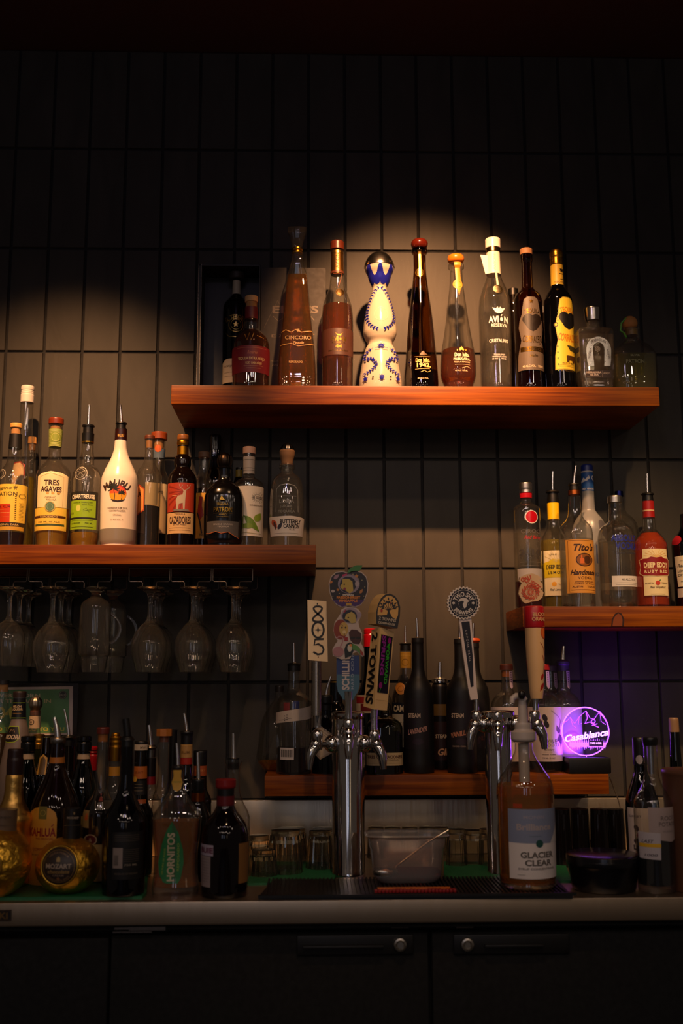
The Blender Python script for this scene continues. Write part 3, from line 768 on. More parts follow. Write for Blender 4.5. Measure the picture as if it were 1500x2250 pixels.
    # tall dark slender bottle
    b = Bot('liquor_bottle', 'tall slender dark brown tequila bottle with gold neck ribbon, numbered 1942', 'bottle', 925, 790, ZU, 2.56)
    b.body([(548, 17), (556, 17.5), (561, 13.5), (590, 13.5), (620, 16), (700, 26), (780, 33), (848, 37)], glass('tall_amber', 'b08440', edge=1.8))
    b.lathe('stopper', [(526, 8), (529, 15), (536, 18.5), (543, 17), (547, 13)], mat('4c1408', .2)); b.fill(818, mat('100a06+'), foot=.002)
    b.art('neck_ribbon', [G([(919, 556), (927, 556), (927, 596), (924, 620), (922, 596)], 'd8a850*'), E(923, 604, 8.5, 9, 'e0b458*'), ring(923, 604, 6, 1, '8a6428*')], 590, base=.0012, zstep=.006)
    b.art('printing', [T('Don Julio.', 925, 801, 8, 'e8c070', 33, b=1), T('1942.', 926, 812, 9, 'e8c070', 34, b=1), L([(906, 793), (943, 793)], .6, 'a08040'), L([(908, 821), (940, 820)], .8, 'c0a060'), L([(920, 828), (928, 824), (934, 828), (942, 824)], 1, 'd8b870'), T('40 ALC.VOL.', 925, 841, 3, 'c8b890', 24), G([(918, 790), (922, 784), (926, 781), (930, 785), (936, 790)], '5a4020')], 815)
    # pear shaped bottle with orange stopper
    b = Bot('liquor_bottle', 'clear taper necked bottle a quarter full of amber with orange stopper and ribbon', 'bottle', 1006, 800, ZU, 2.56)
    b.body([(580, 15), (584, 17.5), (590, 17.5), (594, 13.5), (620, 14.5), (660, 19), (700, 24), (740, 30), (775, 36), (800, 38.5), (820, 39), (835, 36.5), (848, 32)], CLEAR)
    b.lathe('stopper', [(560, 9), (563, 16), (569, 18.2), (575, 17), (579, 12)], mat('c86a14', .3)); b.fill(772, DEEP)
    b.art('neck_ribbon', [G([(1000, 582), (1013, 582), (1014, 632), (1009, 655), (1004, 632)], 'd88a28'), E(1007, 630, 10, 10.5, 'e09a38'), ring(1007, 630, 7, 1, '9a5a18')], 612, base=.0012, zstep=.006)
    b.art('printing', [T('Don Julio.', 1010, 790, 8, 'e8d8b0', 34, b=1), T('PRIMAVERA.', 1010, 800, 5.5, 'e8d8b0', 38, b=1), T('1942', 1009, 780, 3.6, 'e8b840', 24, sp=.3), G([(1003, 780), (1006, 775), (1009, 772), (1012, 775), (1015, 780)], 'e8b840'), T('TEQUILA REPOSADO', 1010, 806.5, 3, 'd8c8a0', 36), L([(994, 812), (1028, 812)], .6, 'c8b890'), L([(1012, 819), (1020, 816), (1028, 819)], .8, 'd8c8a0'), T('40 ALC 750 ML', 1008, 825, 3, 'd8c8a0', 28)], 800)
    # clear bottle white cap
    b = Bot('liquor_bottle', 'clear round shouldered tequila bottle with white cap, white neck label and tag', 'bottle', 1089, 780, ZU, 2.56)
    b.body([(548, 14), (605, 15.5), (612, 17), (640, 28), (665, 34), (700, 35), (760, 34.5), (848, 33.5)], CLEAR)
    body_cap(b, 'stopper', 526, 547, 16.5, mat('ece4d4', .3)); b.lathe('collar', [(547, 15.5), (556, 15.5)], mat('d0b480*', .2))
    b.band('neck_label', 557, 605, mat('e6dcc6')); b.fill(641, CLEARL, foot=.031)
    b.art('neck_print', [T('AVION', 1089, 581, 5, 'b8ac94', 36, rot=90)], 580, base=.0008)
    tg = [(1055, 560), (1072, 561), (1073, 601), (1066, 602)]
    MB().prism(px_poly(tg, b.Y - .012), b.Y - .012, b.Y - .0114).build('paper_tag', mat('e8dec8'), b.root)
    b.art('cord', [R(1090, 605, 1094, 640, 'd8ccb0')], 620, base=.001, zstep=.005); b.art('medallion', [E(1092, 646, 10, 9.5, 'c8b890*'), ring(1092, 646, 8, 1.4, '8a7a58*')], 646, base=.002, zstep=.004)
    W = 'e8e4dc'
    b.art('printing', [T('AVIÓN', 1092, 713, 13, W, 44, b=1), T('RESERVA', 1092, 726, 7, W, 36), T('CRISTALINO', 1091, 759, 7, W, 44), T('TEQUILA ANEJO', 1091, 789, 3, W, 26), T('100 PURO DE AGAVE', 1091, 793.5, 3, W, 32), T('40 ALC     750 ML', 1091, 798, 3, W, 32),
        G([(1078, 687), (1085, 690), (1089, 686), (1092, 690), (1095, 686), (1099, 690), (1106, 687), (1100, 697), (1096, 700), (1088, 700), (1084, 697)], W)], 735)
    # dark bottles standing behind
    for cx, y0, lb in ((1131, 650, 'dark bottle mostly hidden between the clear white capped and brown guitar label bottles'), (1198, 690, 'dark bottle mostly hidden between the two guitar label bottles')):
        b = Bot('liquor_bottle', lb, 'bottle', cx, 780, ZU, 2.66); b.body([(y0, 11), (y0 + 20, 12), (y0 + 40, 16), (848, 17)], DARKG); b.lathe('stopper', [(y0 - 14, 11), (y0, 11)], BLACK)
    # brown bottle with guitar-shaped grey label
    guitar = lambda x, dx: [(x + dx * a, y) for a, y in ((-15, 668), (-8, 663), (8, 663), (15, 668), (18, 684), (20, 700), (24, 712), (26, 728), (24, 742), (22, 756), (25, 770), (28, 790), (29, 821), (-29, 821), (-28, 790), (-25, 770), (-22, 756), (-24, 742), (-26, 728), (-24, 712), (-20, 700), (-18, 684))]
    heart = lambda x, y, c: [E(x - 9, y - 5, 12, 11, c), E(x + 9, y - 5, 12, 11, c), G([(x - 20, y - 1), (x + 20, y - 1), (x + 9, y + 17), (x, y + 22), (x - 9, y + 17)], c)]
    b = Bot('liquor_bottle', 'brown glass tequila bottle with grey and bronze guitar shaped label', 'bottle', 1163, 790, ZU, 2.56)
    b.body([(560, 12.5), (562, 13.5), (575, 13.5), (577, 12), (600, 12), (634, 13.5), (640, 17), (650, 27), (664, 31), (700, 31), (848, 30.5)], glass('red_brown_glass', 'b07a3c', edge=1.3))
    body_cap(b, 'stopper', 548, 561, 13.5, mat('a87850', .6)); b.fill(668, liquid('brown_spirit', '9c6420', .3))
    b.label(guitar(1164, 1), '5a5046', heart(1166, 716, 'a07838*') + heart(1166, 716, '140c08') + [T('TEQUILA', 1166, 693, 9, 'a07830*', 36, arc=80), T('CORRALEJO', 1166, 755, 14, 'a07830*', 46, arc=-90), R(1140, 771, 1192, 781, '9a7228*'), T('ANEJO', 1166, 776, 6, '2c2018', 40), T('Hecho', 1166, 790, 6, '9a7830*', 18, shear=.3), T('40 ALC.VOL.   750 ML', 1166, 813, 4.5, 'd8c8a8', 50), star(1164, 673, 5, 'a07830*')])
    # black bottle with yellow guitar label
    b = Bot('liquor_bottle', 'black bottle with gold capsule and bright yellow guitar shaped label', 'bottle', 1230, 790, ZU, 2.56)
    b.body([(575, 13), (630, 13.5), (638, 17), (650, 26), (664, 31), (700, 31.5), (848, 31)], mat('040406+'))
    b.lathe('capsule', [(550, 10), (552, 13), (558, 14.5), (566, 14.5), (568, 13.8), (582, 14), (584, 13.8)], mat(GOLD))
    b.band('neck_label', 585, 629, mat('dcb83c')); b.art('neck_print', [star(1237, 598, 6, '1c140c', 7), L([(1232, 606), (1242, 606), (1240, 618), (1234, 618)], 1.5, '1c140c'), T('HECHO', 1232, 624, 4, '8a6a20', 22)], 605, base=.0009)
    X = 1241
    b.label(guitar(X, .98), 'a89838', [G([(X + (a - X) * .94, 742 + (c - 742) * .98) for a, c in guitar(X, .98)], 'e6cc3c')] + heart(X + 3, 712, '08080a') + [T('TEQUILA', X + 3, 690, 10, 'c87818', 34, arc=60, b=1), T('CORRALEJO', X + 3, 752, 15, 'c87818', 44, arc=-70, b=1), E(1217, 723, 4.5, 5, '3a3010'), E(1217, 723, 2.5, 3, 'e6cc3c'),
        G([(X - 3, 768), (X + 22, 770), (X + 22, 781), (X + 5, 780)], '3a3818'), R(X - 4, 790, X + 18, 801, '4a3010'), E(X - 1, 802, 3, 3, '4a3010'), E(X + 12, 802, 3, 3, '4a3010'), T('HECHO EN MEXICO', X + 2, 807, 4, '4a3a10', 30), L([(1222, 811), (1262, 811)], .5, '8a7a20'), L([(1222, 814), (1262, 814)], .5, '8a7a20'), T('40 ALC.VOL.', X - 2, 823, 3.6, '4a3a10', 30)] + [E(1221 - abs(i - 3) * -.6, 690 + i * 8, 1.4, 1.8, '6a8a28') for i in range(4)] + [E(1219, 770 + i * 13, 1.6, 2, '5a8a28') for i in range(5)])
    # square clear bottle with horseshoe
    b = Bot('liquor_bottle', 'square clear bottle with pewter horseshoe and silver cap', 'bottle', 1305, 790, ZU, 2.54, sq=7, dr=.75)
    b.body([(706, 12), (716, 13), (722, 15), (727, 33), (730, 38), (740, 39.5), (790, 38.5), (835, 37.5), (848, 35)], HAZY)
    b.lathe('stopper', [(677, 17), (679, 18.2), (690, 17.5), (706, 16)], mat('c0bab0*', .2), sq=0, dr=1); b.lathe('neck_ring', [(708, 13.5), (720, 14)], CLEAR, sq=0, dr=1)
    b.fill(742, CLEARL, foot=.008)
    import_h = []
    out = [(1307 + 27 * math.sin(t) , 779 - 29 * math.cos(t)) for t in [-2.25 + 4.5 * i / 20 for i in range(21)]]
    inn = [(1307 + 13 * math.sin(t), 778 - 16 * math.cos(t)) for t in [-2.2 + 4.4 * i / 20 for i in range(21)]]
    out = [(1283, 813), (1281, 800)] + out[3:-3] + [(1333, 800), (1331, 813)]; inn = [(1318, 813)] + inn[::-1][3:-3] + [(1296, 813)]
    hs = b.art('horseshoe', [G(out + inn, 'd0cabc*')], 785, base=.002)
    b.art('lettering', [T('HERRADURA', 1307, 757, 5.5, '5a544c', 36, arc=25), T('TEQUILA', 1287, 787, 4, '6a645c', 26, rot=78), T('AGAVE', 1328, 787, 4, '6a645c', 22, rot=-78)], 785, parent=hs, base=.0026)
    b.art('rose_relief', [ring(1305, 776, 5, 1, '8a8680'), ring(1305, 776, 2.5, 1, '8a8680')], 785, base=.001)
    b.label((1277, 822, 1333, 838), '38302c', [T('HERRADURA', 1295, 826.5, 4, 'd8d0c4', 32, b=1), T('ULTRA', 1296, 831.5, 4, 'd8d0c4', 18, b=1), T('ANEJO', 1323, 828, 3.5, 'b0a898', 15), L([(1313, 823), (1313, 837)], .6, '8a8278'), L([(1280, 835.5), (1310, 835.5)], .5, '8a8278')])
    # round-shouldered squat bottle with cork ball and green ribbon
    b = Bot('liquor_bottle', 'squat clear bottle with round cork ball stopper and green ribbon', 'bottle', 1391, 810, ZU, 2.54, sq=3.2, dr=.8)
    b.body([(722, 17), (726, 17.5), (730, 14), (745, 14.5), (752, 20), (762, 33), (774, 43), (786, 47.5), (838, 48), (848, 46)], HAZY)
    b.root_ball = MB().ball((at(1383, 711, b.Y).x, b.Y, b.z(711)), b.r(711, 16.5)).build('cork_stopper', mat('b87a3c', .75), b.root, smooth=True, auto=60)
    b.lathe('cork', [(724, 13), (738, 13)], mat('8a6a30'), sq=0, dr=1, dx=0); b.fill(786, PALEG, foot=.006)
    gx = at(1370, 706, b.Y).x; k = b.r(710, 1)
    MB().tube([(b.X - 13 * k, b.Y - .010, b.z(702)), (b.X - 23 * k, b.Y - .006, b.z(712)), (b.X - 25 * k, b.Y - .004, b.z(728)), (b.X - 19 * k, b.Y - .008, b.z(734)), (b.X - 15 * k, b.Y - .012, b.z(745))], .0028, 6).build('ribbon', mat('4a9a20'), b.root, smooth=True, auto=60)
    b.art('printing', [T('PATRON', 1384, 805, 8, '8a8a60', 40), T('SILVER', 1384, 792, 4, '9a9a70', 20)], 800)
top_shelf()

# ================================================================ bottles on the left shelf
def left_shelf():
    YB = 2.50; YK = 2.60
    b = Bot('liquor_bottle', 'tall narrow bottle with white screw cap and cream label, behind the rum', 'bottle', 52, 1050, ZL, 2.62)
    b.body([(886, 14), (935, 14), (960, 15), (985, 17.5), (1020, 22), (1060, 25), (1200, 27)], CLEAR)
    b.lathe('screw_cap', [(849, 13), (851, 14.2), (858, 14.2), (859, 13.4), (861, 14.2), (863, 13.4), (865, 14.2), (867, 13.6), (869, 14.4), (885, 14.4)], mat('d8cfc4', .5))
    b.fill(1050, LIME); b.label([(24, 1020), (50, 1018), (60, 1026), (61, 1140), (24, 1140)], '9a2818', [G([(25, 1023), (49, 1021), (57, 1028), (58, 1137), (25, 1137)], 'd8b88c')])
    b = Bot('liquor_bottle', 'cork stoppered bottle with pale label peeking out behind the tall white capped one', 'bottle', 66, 1080, ZL, 2.665)
    b.body([(978, 9), (1040, 10), (1060, 13), (1200, 14)], CLEAR); b.lathe('stopper', [(961, 9), (975, 9.5)], mat('d09a58', .6)); b.lathe('cork', [(975, 7.5), (990, 7)], CORK); b.label((66, 1075, 78, 1172), 'c8b898')
    # rum at the picture edge
    b = Bot('liquor_bottle', 'rum bottle with yellow and orange label cut by the left photo edge', 'bottle', 27, 1120, ZL, 2.485)
    b.body([(955, 13), (985, 14), (1000, 14.5), (1018, 18), (1032, 26), (1045, 31), (1060, 32), (1168, 30.5), (1200, 28)], CLEAR)
    body_cap(b, 'stopper', 931, 941, 13, mat('d8a050', .5)); b.lathe('cork', [(941, 10.5), (955, 10)], CORK)
    b.band('neck_wrap', 955, 986, mat('0c0a0a', .5)); b.fill(1172, liquid('rum', '8a3a10'))
    b.art('glass_seal', [ring(3, 1046, 11, 1.2, 'b0a898'), ring(3, 1046, 8, .7, '908878')], 1050, zstep=.004)
    b.label([(-6, 1068), (59, 1070), (57, 1152), (-6, 1152)], 'ecc84a', [R(-6, 1112, 31, 1152, 'c83c10'), T('PLANTATION', 6, 1090, 8, '3a2c14', 62), T('DARK RUM', 11, 1118, 6, '7a1408', 38), T('Stiggins', 8, 1077, 6, '7a6a20', 42, shear=.3), L([(-4, 1124), (29, 1124)], .6, 'e08a50'), L([(-4, 1131), (29, 1131)], .8, 'e8a868'), L([(-4, 1140), (29, 1140)], .6, 'e08a50')] + [L([(40, 1092 + i * 4), (43, 1092 + i * 4)], 1.4, '5a4a18') for i in range(14)] + [star(40, 1076, 6, '6a5a20', 7, .3), ring(53, 1094, 5, .8, '6a5a20')] + [L([(48 + (i % 2), 1110 + i * 3), (55, 1110 + i * 3)], .8, '8a7420') for i in range(13)])
    b.label((-6, 1152, 56, 1161), '2c2014', [T('ORIGINAL DARK', 25, 1156.5, 4, 'd8b870', 52)], name='lower_label'); b.label((-6, 1161, 56, 1169), 'c89a30', name='hem_label')
    # green neck label tequila
    b = Bot('liquor_bottle', 'tequila bottle with yellow arched label and pale green ringed neck label', 'bottle', 116, 1110, ZL, YB)
    b.body([(935, 15.5), (943, 15), (982, 13.5), (1000, 13.5), (1012, 17), (1024, 27), (1036, 35), (1050, 38), (1160, 37), (1200, 34)], CLEAR)
    body_cap(b, 'stopper', 920, 933, 16.5, mat('7a2c0e', .35)); b.lathe('cork', [(938, 12), (960, 12)], CORK)
    b.band('neck_label', 945, 983, mat('9aa848')); b.art('neck_print', [L([(100, 947 + 3.2 * i), (138, 947 + 3.2 * i)], .6, 'c8c888') for i in range(12)] + [E(119, 963, 10, 10.5, '8a9a38'), ring(119, 963, 8, 1, 'c0c070')], 963, base=.0009)
    b.fill(1120, GOLDL)
    b.label([(89, 1120), (88, 1052), (98, 1046), (118, 1042), (140, 1045), (151, 1051), (150, 1120)], 'f2e0ae', [T('TRES', 121, 1067, 11, '3a1c14', 33, b=1, rot=0), T('AGAVES', 120, 1081, 11, '3a1c14', 46, b=1, rot=-2), T('ORGANIC', 119, 1099, 3.4, '8a744a', 24), T('TEQUILA', 121, 1104, 3.4, '8a744a', 22), L([(92, 1118), (92, 1054), (118, 1046), (147, 1054), (147, 1118)], .6, 'b09a5c')] + [leaf(x, 1092, 5, 3, a, 'c8a050') for x in (113, 124, 135) for a in (-90, -50, -130)])
    b.label((81, 1121, 150, 1170), 'ecc64a', [R(83, 1138, 149, 1143, '4a2010'), T('REPOSADO', 117, 1140.5, 3.6, 'd8b870', 40), T('750 ML 40 ALC', 117, 1152, 3, '5a4a20', 50), R(86, 1156, 147, 1160, '3c5030')], name='lower_label')
    b.art('seal', [E(119, 1119, 11, 11.5, 'b8a868'), E(119, 1119, 9, 9.5, '5a7a58'), ring(119, 1119, 6, .7, '9ab098')], 1119, base=.0012)
    # green liqueur
    b = Bot('liquor_bottle', 'liqueur bottle with lime green and black label and pour spout', 'bottle', 188, 1110, ZL, YB)
    b.body([(953, 13), (970, 12.5), (990, 13), (1003, 14.5), (1014, 15), (1022, 15.5), (1030, 24), (1042, 30), (1055, 31.5), (1180, 31), (1200, 29)], CLEAR)
    b.lathe('pourer_collar', [(935, 13.5), (938, 13.5), (938.5, 11), (952, 11.5), (953, 13)], BLACK); b.band('neck_wrap', 953, 971, mat('0a0a0c', .4)); b.band('gold_ring', 971, 974, mat(GOLD), .0008)
    b.spout(196, 890, 936, 3.6, 2.6); b.fill(1172, mat('c89818', .2) if 0 else liquid('chartreuse_liquid', 'e8b820', glow=.25))
    b.art('glass_seal', [ring(181, 1045, 14, 1.4, 'b8b0a0'), ring(181, 1045, 10, .7, '989080'), L([(174, 1040), (188, 1050)], .8, '989080'), L([(188, 1040), (174, 1050)], .8, '989080')], 1045, zstep=.004)
    b.label((157, 1085, 217, 1145), '15140c', [R(160, 1104, 214, 1141, '8ab012'), T('CHARTREUSE', 187, 1096, 8.5, 'e8e0c8', 55, b=1), T('LIQUEUR FABRIQUEE', 187, 1109, 3, '2c3a08', 46), E(179, 1121, 5, 7, 'c8d060'), T('110', 163, 1132, 5, '2c3a08', 10), L([(190, 1126), (196, 1121), (202, 1130), (208, 1124), (190, 1128)], .8, '2c3a08'), T('Voiron France', 198, 1114, 3, '2c3a08', 22)])
    b.label((157, 1145.5, 216, 1167), '8ab012', [L([(160, 1148), (212, 1148)], .6, '4a6008'), T('110 PROOF', 172, 1154, 3, '2c3a08', 22), T('700 ML', 202, 1154, 3, '2c3a08', 16), L([(160, 1162), (212, 1162)], 1, '4a6008')], name='lower_label')
    # white coconut rum
    b = Bot('liquor_bottle', 'opaque white rum bottle printed with palm trees and sunset', 'bottle', 261, 1110, ZL, YB)
    pr = [(968, 13), (985, 14), (1000, 17.5), (1015, 23.5), (1035, 33), (1055, 39.5), (1070, 40.5), (1165, 39), (1190, 38), (1200, 36)]
    b.body(pr, mat('f0e4d0', .25), name='white_body', seg=56)
    b.lathe('clear_base', [(1166, 39.8), (1190, 38.8), (1198, 37)], mat('8a8478', .2))
    b.lathe('pourer_collar', [(929, 12), (932, 12.5), (933, 10), (942, 10.5), (943, 13), (946, 13)], BLACK); b.lathe('neck_wrap', [(945, 13), (968, 13.6)], mat('2a0c06', .3)); b.spout(264, 890, 931, 4, 2.6)
    D = 'a' ; TX = '3a2418'
    b.art('neck_print', [T('MALIBU', 263, 960, 6, 'd8a850', 22, arc=-40)], 1010, base=.001)
    sun = [E(265, 1091, 18, 18, 'e8a018'), G([(265 + 18 * math.cos(t), 1091 + 18 * math.sin(t)) for t in [PI + PI * i / 12 for i in range(13)]], 'd85a28'), G([(265 + 18 * math.cos(t), 1091 + 18 * math.sin(t)) for t in [PI * 1.55 + PI * .35 * i / 8 for i in range(9)]], 'c81c20')]
    pal = [L([(258, 1108), (259, 1095), (256, 1080)], 1.6, '2a1810'), L([(272, 1108), (274, 1100), (273, 1090)], 1.3, '2a1810'), G([(250, 1103), (265, 1106), (281, 1103), (275, 1108), (265, 1109.5), (255, 1108)], '2a1810')]
    pal += [leaf(256, 1079, 14, 4, a, '1c1c10') for a in (-170, -150, 150, -120, -90, -55, -25, 10, 35)] + [leaf(273, 1090, 8, 3, a, '1c1c10') for a in (-170, -140, -90, -50, -15, 20, 160)]
    b.art('printing', [T('MALIBU', 261, 1068, 14, TX, 66, arc=44, b=1)] + sun + pal + [T('CARIBBEAN RUM WITH', 265, 1122, 3.4, '6a5a48', 44), T('COCONUT LIQUEUR', 265, 1128, 3.4, '6a5a48', 36), T('ORIGINAL', 265, 1137, 2.8, '8a7a60', 18), T('21 ALC.VOL. 1L', 265, 1147, 2.6, '8a7a60', 28)], 1090, zstep=.004)
    # bottle with orange strip
    b = Bot('liquor_bottle', 'flask bottle half full of dark rum with orange hexagonal label and strip stamp', 'bottle', 325, 1110, ZL, 2.55)
    b.body([(964, 11), (990, 9.5), (1010, 10.5), (1022, 15), (1036, 24), (1050, 27), (1200, 26)], HAZY); body_cap(b, 'stopper', 957, 966, 11, mat('5c2a12', .5)); b.lathe('cork', [(966, 8), (985, 7)], CORK)
    b.art('strip_stamp', [R(305, 958, 314, 1014, 'd88a28')], 1000, base=.0012, step=None); b.fill(1114, mat('0e0604+'))
    b.label([(296, 1070), (308, 1068), (321, 1078), (321, 1126), (300, 1142), (296, 1140)], 'a03814', [G([(297, 1073), (308, 1071), (319, 1080), (319, 1124), (300, 1139), (297, 1137)], 'd89048'), T('NA', 306, 1090, 10, '3a1c10', 14, b=1)]); b.art('rear_label', [R(322, 1064, 348, 1113, 'c8b890')], 1090, base=-.001)
    # behind: blue label
    b = Bot('liquor_bottle', 'bottle with broad brown stopper and small blue neck label, third row back', 'bottle', 346, 1110, ZL, 2.635)
    b.body([(966, 14), (985, 14), (1010, 12.5), (1030, 14), (1045, 20), (1055, 22.5), (1200, 22)], CLEAR); body_cap(b, 'stopper', 951, 967, 17.5, mat('8a3c14', .45)); b.lathe('cork', [(967, 11), (986, 10)], CORK)
    b.band('neck_label', 988, 1008, mat('5a6c80')); b.art('neck_print', [E(346, 988, 7, 8, 'c86028')], 990, base=.001, zstep=.004); b.label((334, 1066, 366, 1174), 'd8c49c', [T('VO', 355, 1085, 5, '4a3a28', 12)]); b.fill(1080, mat('1a0c06+'))
    # stag
    b = Bot('liquor_bottle', 'dark tequila bottle with stag on red label above tan label', 'bottle', 399, 1110, ZL, YB)
    b.body([(968, 12.5), (1000, 12), (1004, 15.5), (1012, 18.5), (1022, 18.5), (1028, 17), (1036, 22), (1048, 30), (1060, 32), (1180, 31), (1200, 30)], mat('0e0604+'))
    b.lathe('stopper', [(956, 11.5), (958, 12.8), (966, 13), (968, 12)], mat('8a5420', .4)); b.lathe('gold_capsule', [(969, 12.4), (975, 13.6), (980, 12.2), (1000, 12.6)], mat('b8801c*', .35))
    st = 'b8a890'
    deer = [G([(390, 1104), (394, 1095), (404, 1092), (406, 1086), (405, 1082), (412, 1082), (411, 1092), (410, 1104), (409, 1124), (406, 1124), (405, 1110), (397, 1112), (395, 1124), (392, 1124)], st), L([(407, 1082), (400, 1078), (397, 1070)], 1, st), L([(410, 1082), (417, 1078), (420, 1070)], 1, st), L([(401, 1077), (405, 1071)], .8, st), L([(416, 1077), (413, 1071)], .8, st), G([(386, 1124), (416, 1124), (420, 1128), (384, 1128)], '7a7468')]
    ray = [G([(408, 1085), (408 + 46 * math.cos(t), 1085 + 46 * math.sin(t)), (408 + 46 * math.cos(t + .1), 1085 + 46 * math.sin(t + .1))], '8a2410') for t in [PI * .55 + .33 * i for i in range(7)]]
    ray = [G([(max(373, min(426, a)), max(1067, min(1128, c))) for a, c in r[1]], r[2]) for r in ray]
    b.label((370, 1066, 427, 1129), 'a8361a', ray + [L([(381, 1094), (392, 1094)], 1, 'd8a878')] + deer); b.label((370, 1131, 427, 1176), 'd0ac74', [T('CAZADORES', 399, 1147, 15, '3a2014', 50, b=1), T('TEQUILA', 399, 1134.5, 3.5, '5a3a20', 24), T('EXTRA ANEJO', 399, 1157, 3, '5a3a20', 30), L([(373, 1164), (424, 1164)], .6, '7a5a38'), L([(373, 1169), (424, 1169)], .6, '7a5a38')], name='lower_label')
    b = Bot('liquor_bottle', 'cork capped bottle with yellow pictorial label behind the black round stopper bottle', 'bottle', 446, 1110, ZL, 2.60)
    b.body([(1004, 10), (1030, 10), (1045, 13), (1058, 20), (1070, 23), (1200, 22)], CLEAR); body_cap(b, 'stopper', 993, 1006, 12, mat('7a5a40', .6)); b.fill(1075, mat('2a1408+'))
    b.label((433, 1087, 468, 1186), 'd8a030', [G([(440, 1094), (447, 1096), (446, 1115), (450, 1135), (440, 1150), (436, 1130)], 'a82818'), L([(436, 1130), (442, 1150), (446, 1175)], 3, '1c1410'), T('No', 446, 1178, 6, '1c1410', 9)])
    b = Bot('liquor_bottle', 'cut crystal dark bottle with tall black neck behind the black round stopper bottle', 'bottle', 471, 1080, ZL, 2.66)
    b.body([(975, 10), (1000, 11), (1030, 15), (1060, 24), (1200, 26)], glass('smoky_glass', '6a6a70', edge=2), flute=(16, .04)); b.lathe('stopper', [(956, 11), (958, 12), (990, 12)], mat('0c0c0e', .15), flute=(12, .05))
    # black round stopper
    b = Bot('liquor_bottle', 'black squat tequila bottle with ribbed round stopper and grey band', 'bottle', 492, 1120, ZL, YB)
    b.body([(1030, 14), (1048, 12.5), (1056, 15), (1066, 27), (1080, 38), (1094, 42.5), (1110, 43.5), (1185, 43), (1200, 40)], mat('0c0a0a', .14), sq=2.6, dr=.85)
    b.lathe('round_stopper', [(995, 4), (998, 10), (1004, 15), (1012, 17), (1022, 15.5), (1027, 13), (1028, 17), (1031, 16)], mat('3a3028*', .35), flute=(20, .03))
    g = 'b08838*'
    b.art('printing', [T('TEQUILA', 492, 1114, 5, g, 26), T('PATRON', 493, 1126, 9.5, g, 42, b=1), T('ANEJO', 493, 1137, 3.5, g, 18), L([(472, 1134), (514, 1134)], .8, g), L([(480, 1142), (506, 1142)], 1.2, g), G([(485, 1106), (490, 1096), (494, 1102), (498, 1106)], g)], 1125)
    b.label([(448, 1151), (537, 1151), (537, 1188), (520, 1184), (505, 1175), (490, 1178), (478, 1174), (460, 1178), (448, 1175)], '54504c', [T('SINGLE BARREL', 494, 1158, 3.2, 'a8a098', 44), T('TEQUILA', 494, 1163, 3.2, 'a8a098', 26), L([(449, 1175), (460, 1177.5), (478, 1173.5), (490, 1177.5), (505, 1174.5), (520, 1183), (536, 1188)], 1.2, 'd06a28')], name='grey_band')
    # jalapeno
    b = Bot('liquor_bottle', 'dark bottle with a small yellow neck label half hidden behind the white jalapeno label', 'bottle', 524, 1110, ZL, 2.66); b.body([(1028, 7), (1045, 7), (1060, 12), (1075, 16), (1200, 16)], DARKG); b.band('neck_label', 1033, 1049, mat('8a7418'))
    b = Bot('liquor_bottle', 'bottle with jalapeno peppers on a white wraparound label', 'bottle', 546, 1110, ZL, 2.54)
    b.body([(996, 13), (1046, 12), (1050, 14), (1057, 26), (1066, 32.5), (1200, 32)], CLEAR); body_cap(b, 'stopper', 983, 998, 14, mat('a88878', .5)); b.band('neck_label', 1005, 1042, mat('94908c')); b.art('neck_print', [L([(530, y), (562, y)], .8, '5a5650') for y in (1012, 1030, 1035)], 1020, base=.0009)
    b.fill(1068, CLEARL); gr = '6a8a20'
    b.label((520, 1073, 581, 1182), 'e4d8c4', [ring(567, 1098, 7, .8, '8a8070')] + [L([(567 + 8 * math.cos(t), 1098 + 8 * math.sin(t)), (567 + 13 * math.cos(t), 1098 + 13 * math.sin(t))], .7, '8a8070') for t in [i * PI / 8 for i in range(16)]] + [T('21 SEEDS', 567, 1098, 5, '3a2c24', 20), T('CUCUMBER JALAPENO', 566, 1115, 3, '7a6a58', 28), leaf(540, 1138, 46, 15, 48, gr), leaf(562, 1150, 22, 14, -60, '8aa030'), E(546, 1160, 11, 6, '7a9428'), L([(536, 1134), (542, 1142)], 2, '4a6a14'), L([(535, 1174), (578, 1177)], 1, 'b0a878')], zstep=None)
    # pine cone stopper
    b = Bot('liquor_bottle', 'clear embossed bottle with metal mesh pine cone stopper at the shelf end', 'bottle', 630, 1110, ZL, 2.50)
    b.body([(1020, 16), (1023, 17), (1028, 13.5), (1038, 14), (1046, 24), (1056, 31.5), (1070, 35), (1110, 38), (1140, 38), (1175, 35.5), (1200, 34)], HAZY)
    b.lathe('wooden_stopper', [(989, 15), (992, 17), (1000, 16.5), (1012, 13.5), (1022, 12)], mat('7a5a3c', .7)); b.lathe('pinecone', [(973, 2), (976, 8), (982, 13), (990, 15.5), (992, 14)], mat('4a4c50*', .3), flute=(11, .05))
    b.lathe('glass_collar', [(1024, 16), (1028, 18), (1032, 16)], CLEAR)
    b.art('embossing', [L([(606 + 0, 1130), (606, 1080), (614, 1072), (632, 1069), (650, 1073), (657, 1082), (657, 1130)], 1.6, '8a8880'), T('LOMA', 630, 1107, 8, '7a786e', 34), T('LAGER', 630, 1118, 5, '7a786e', 26), L([(610, 1096), (652, 1096)], 1, '7a786e'), T('TEQUILA', 630, 1129, 5, '7a786e', 38)], 1100)
    b.fill(1058, CLEARL)
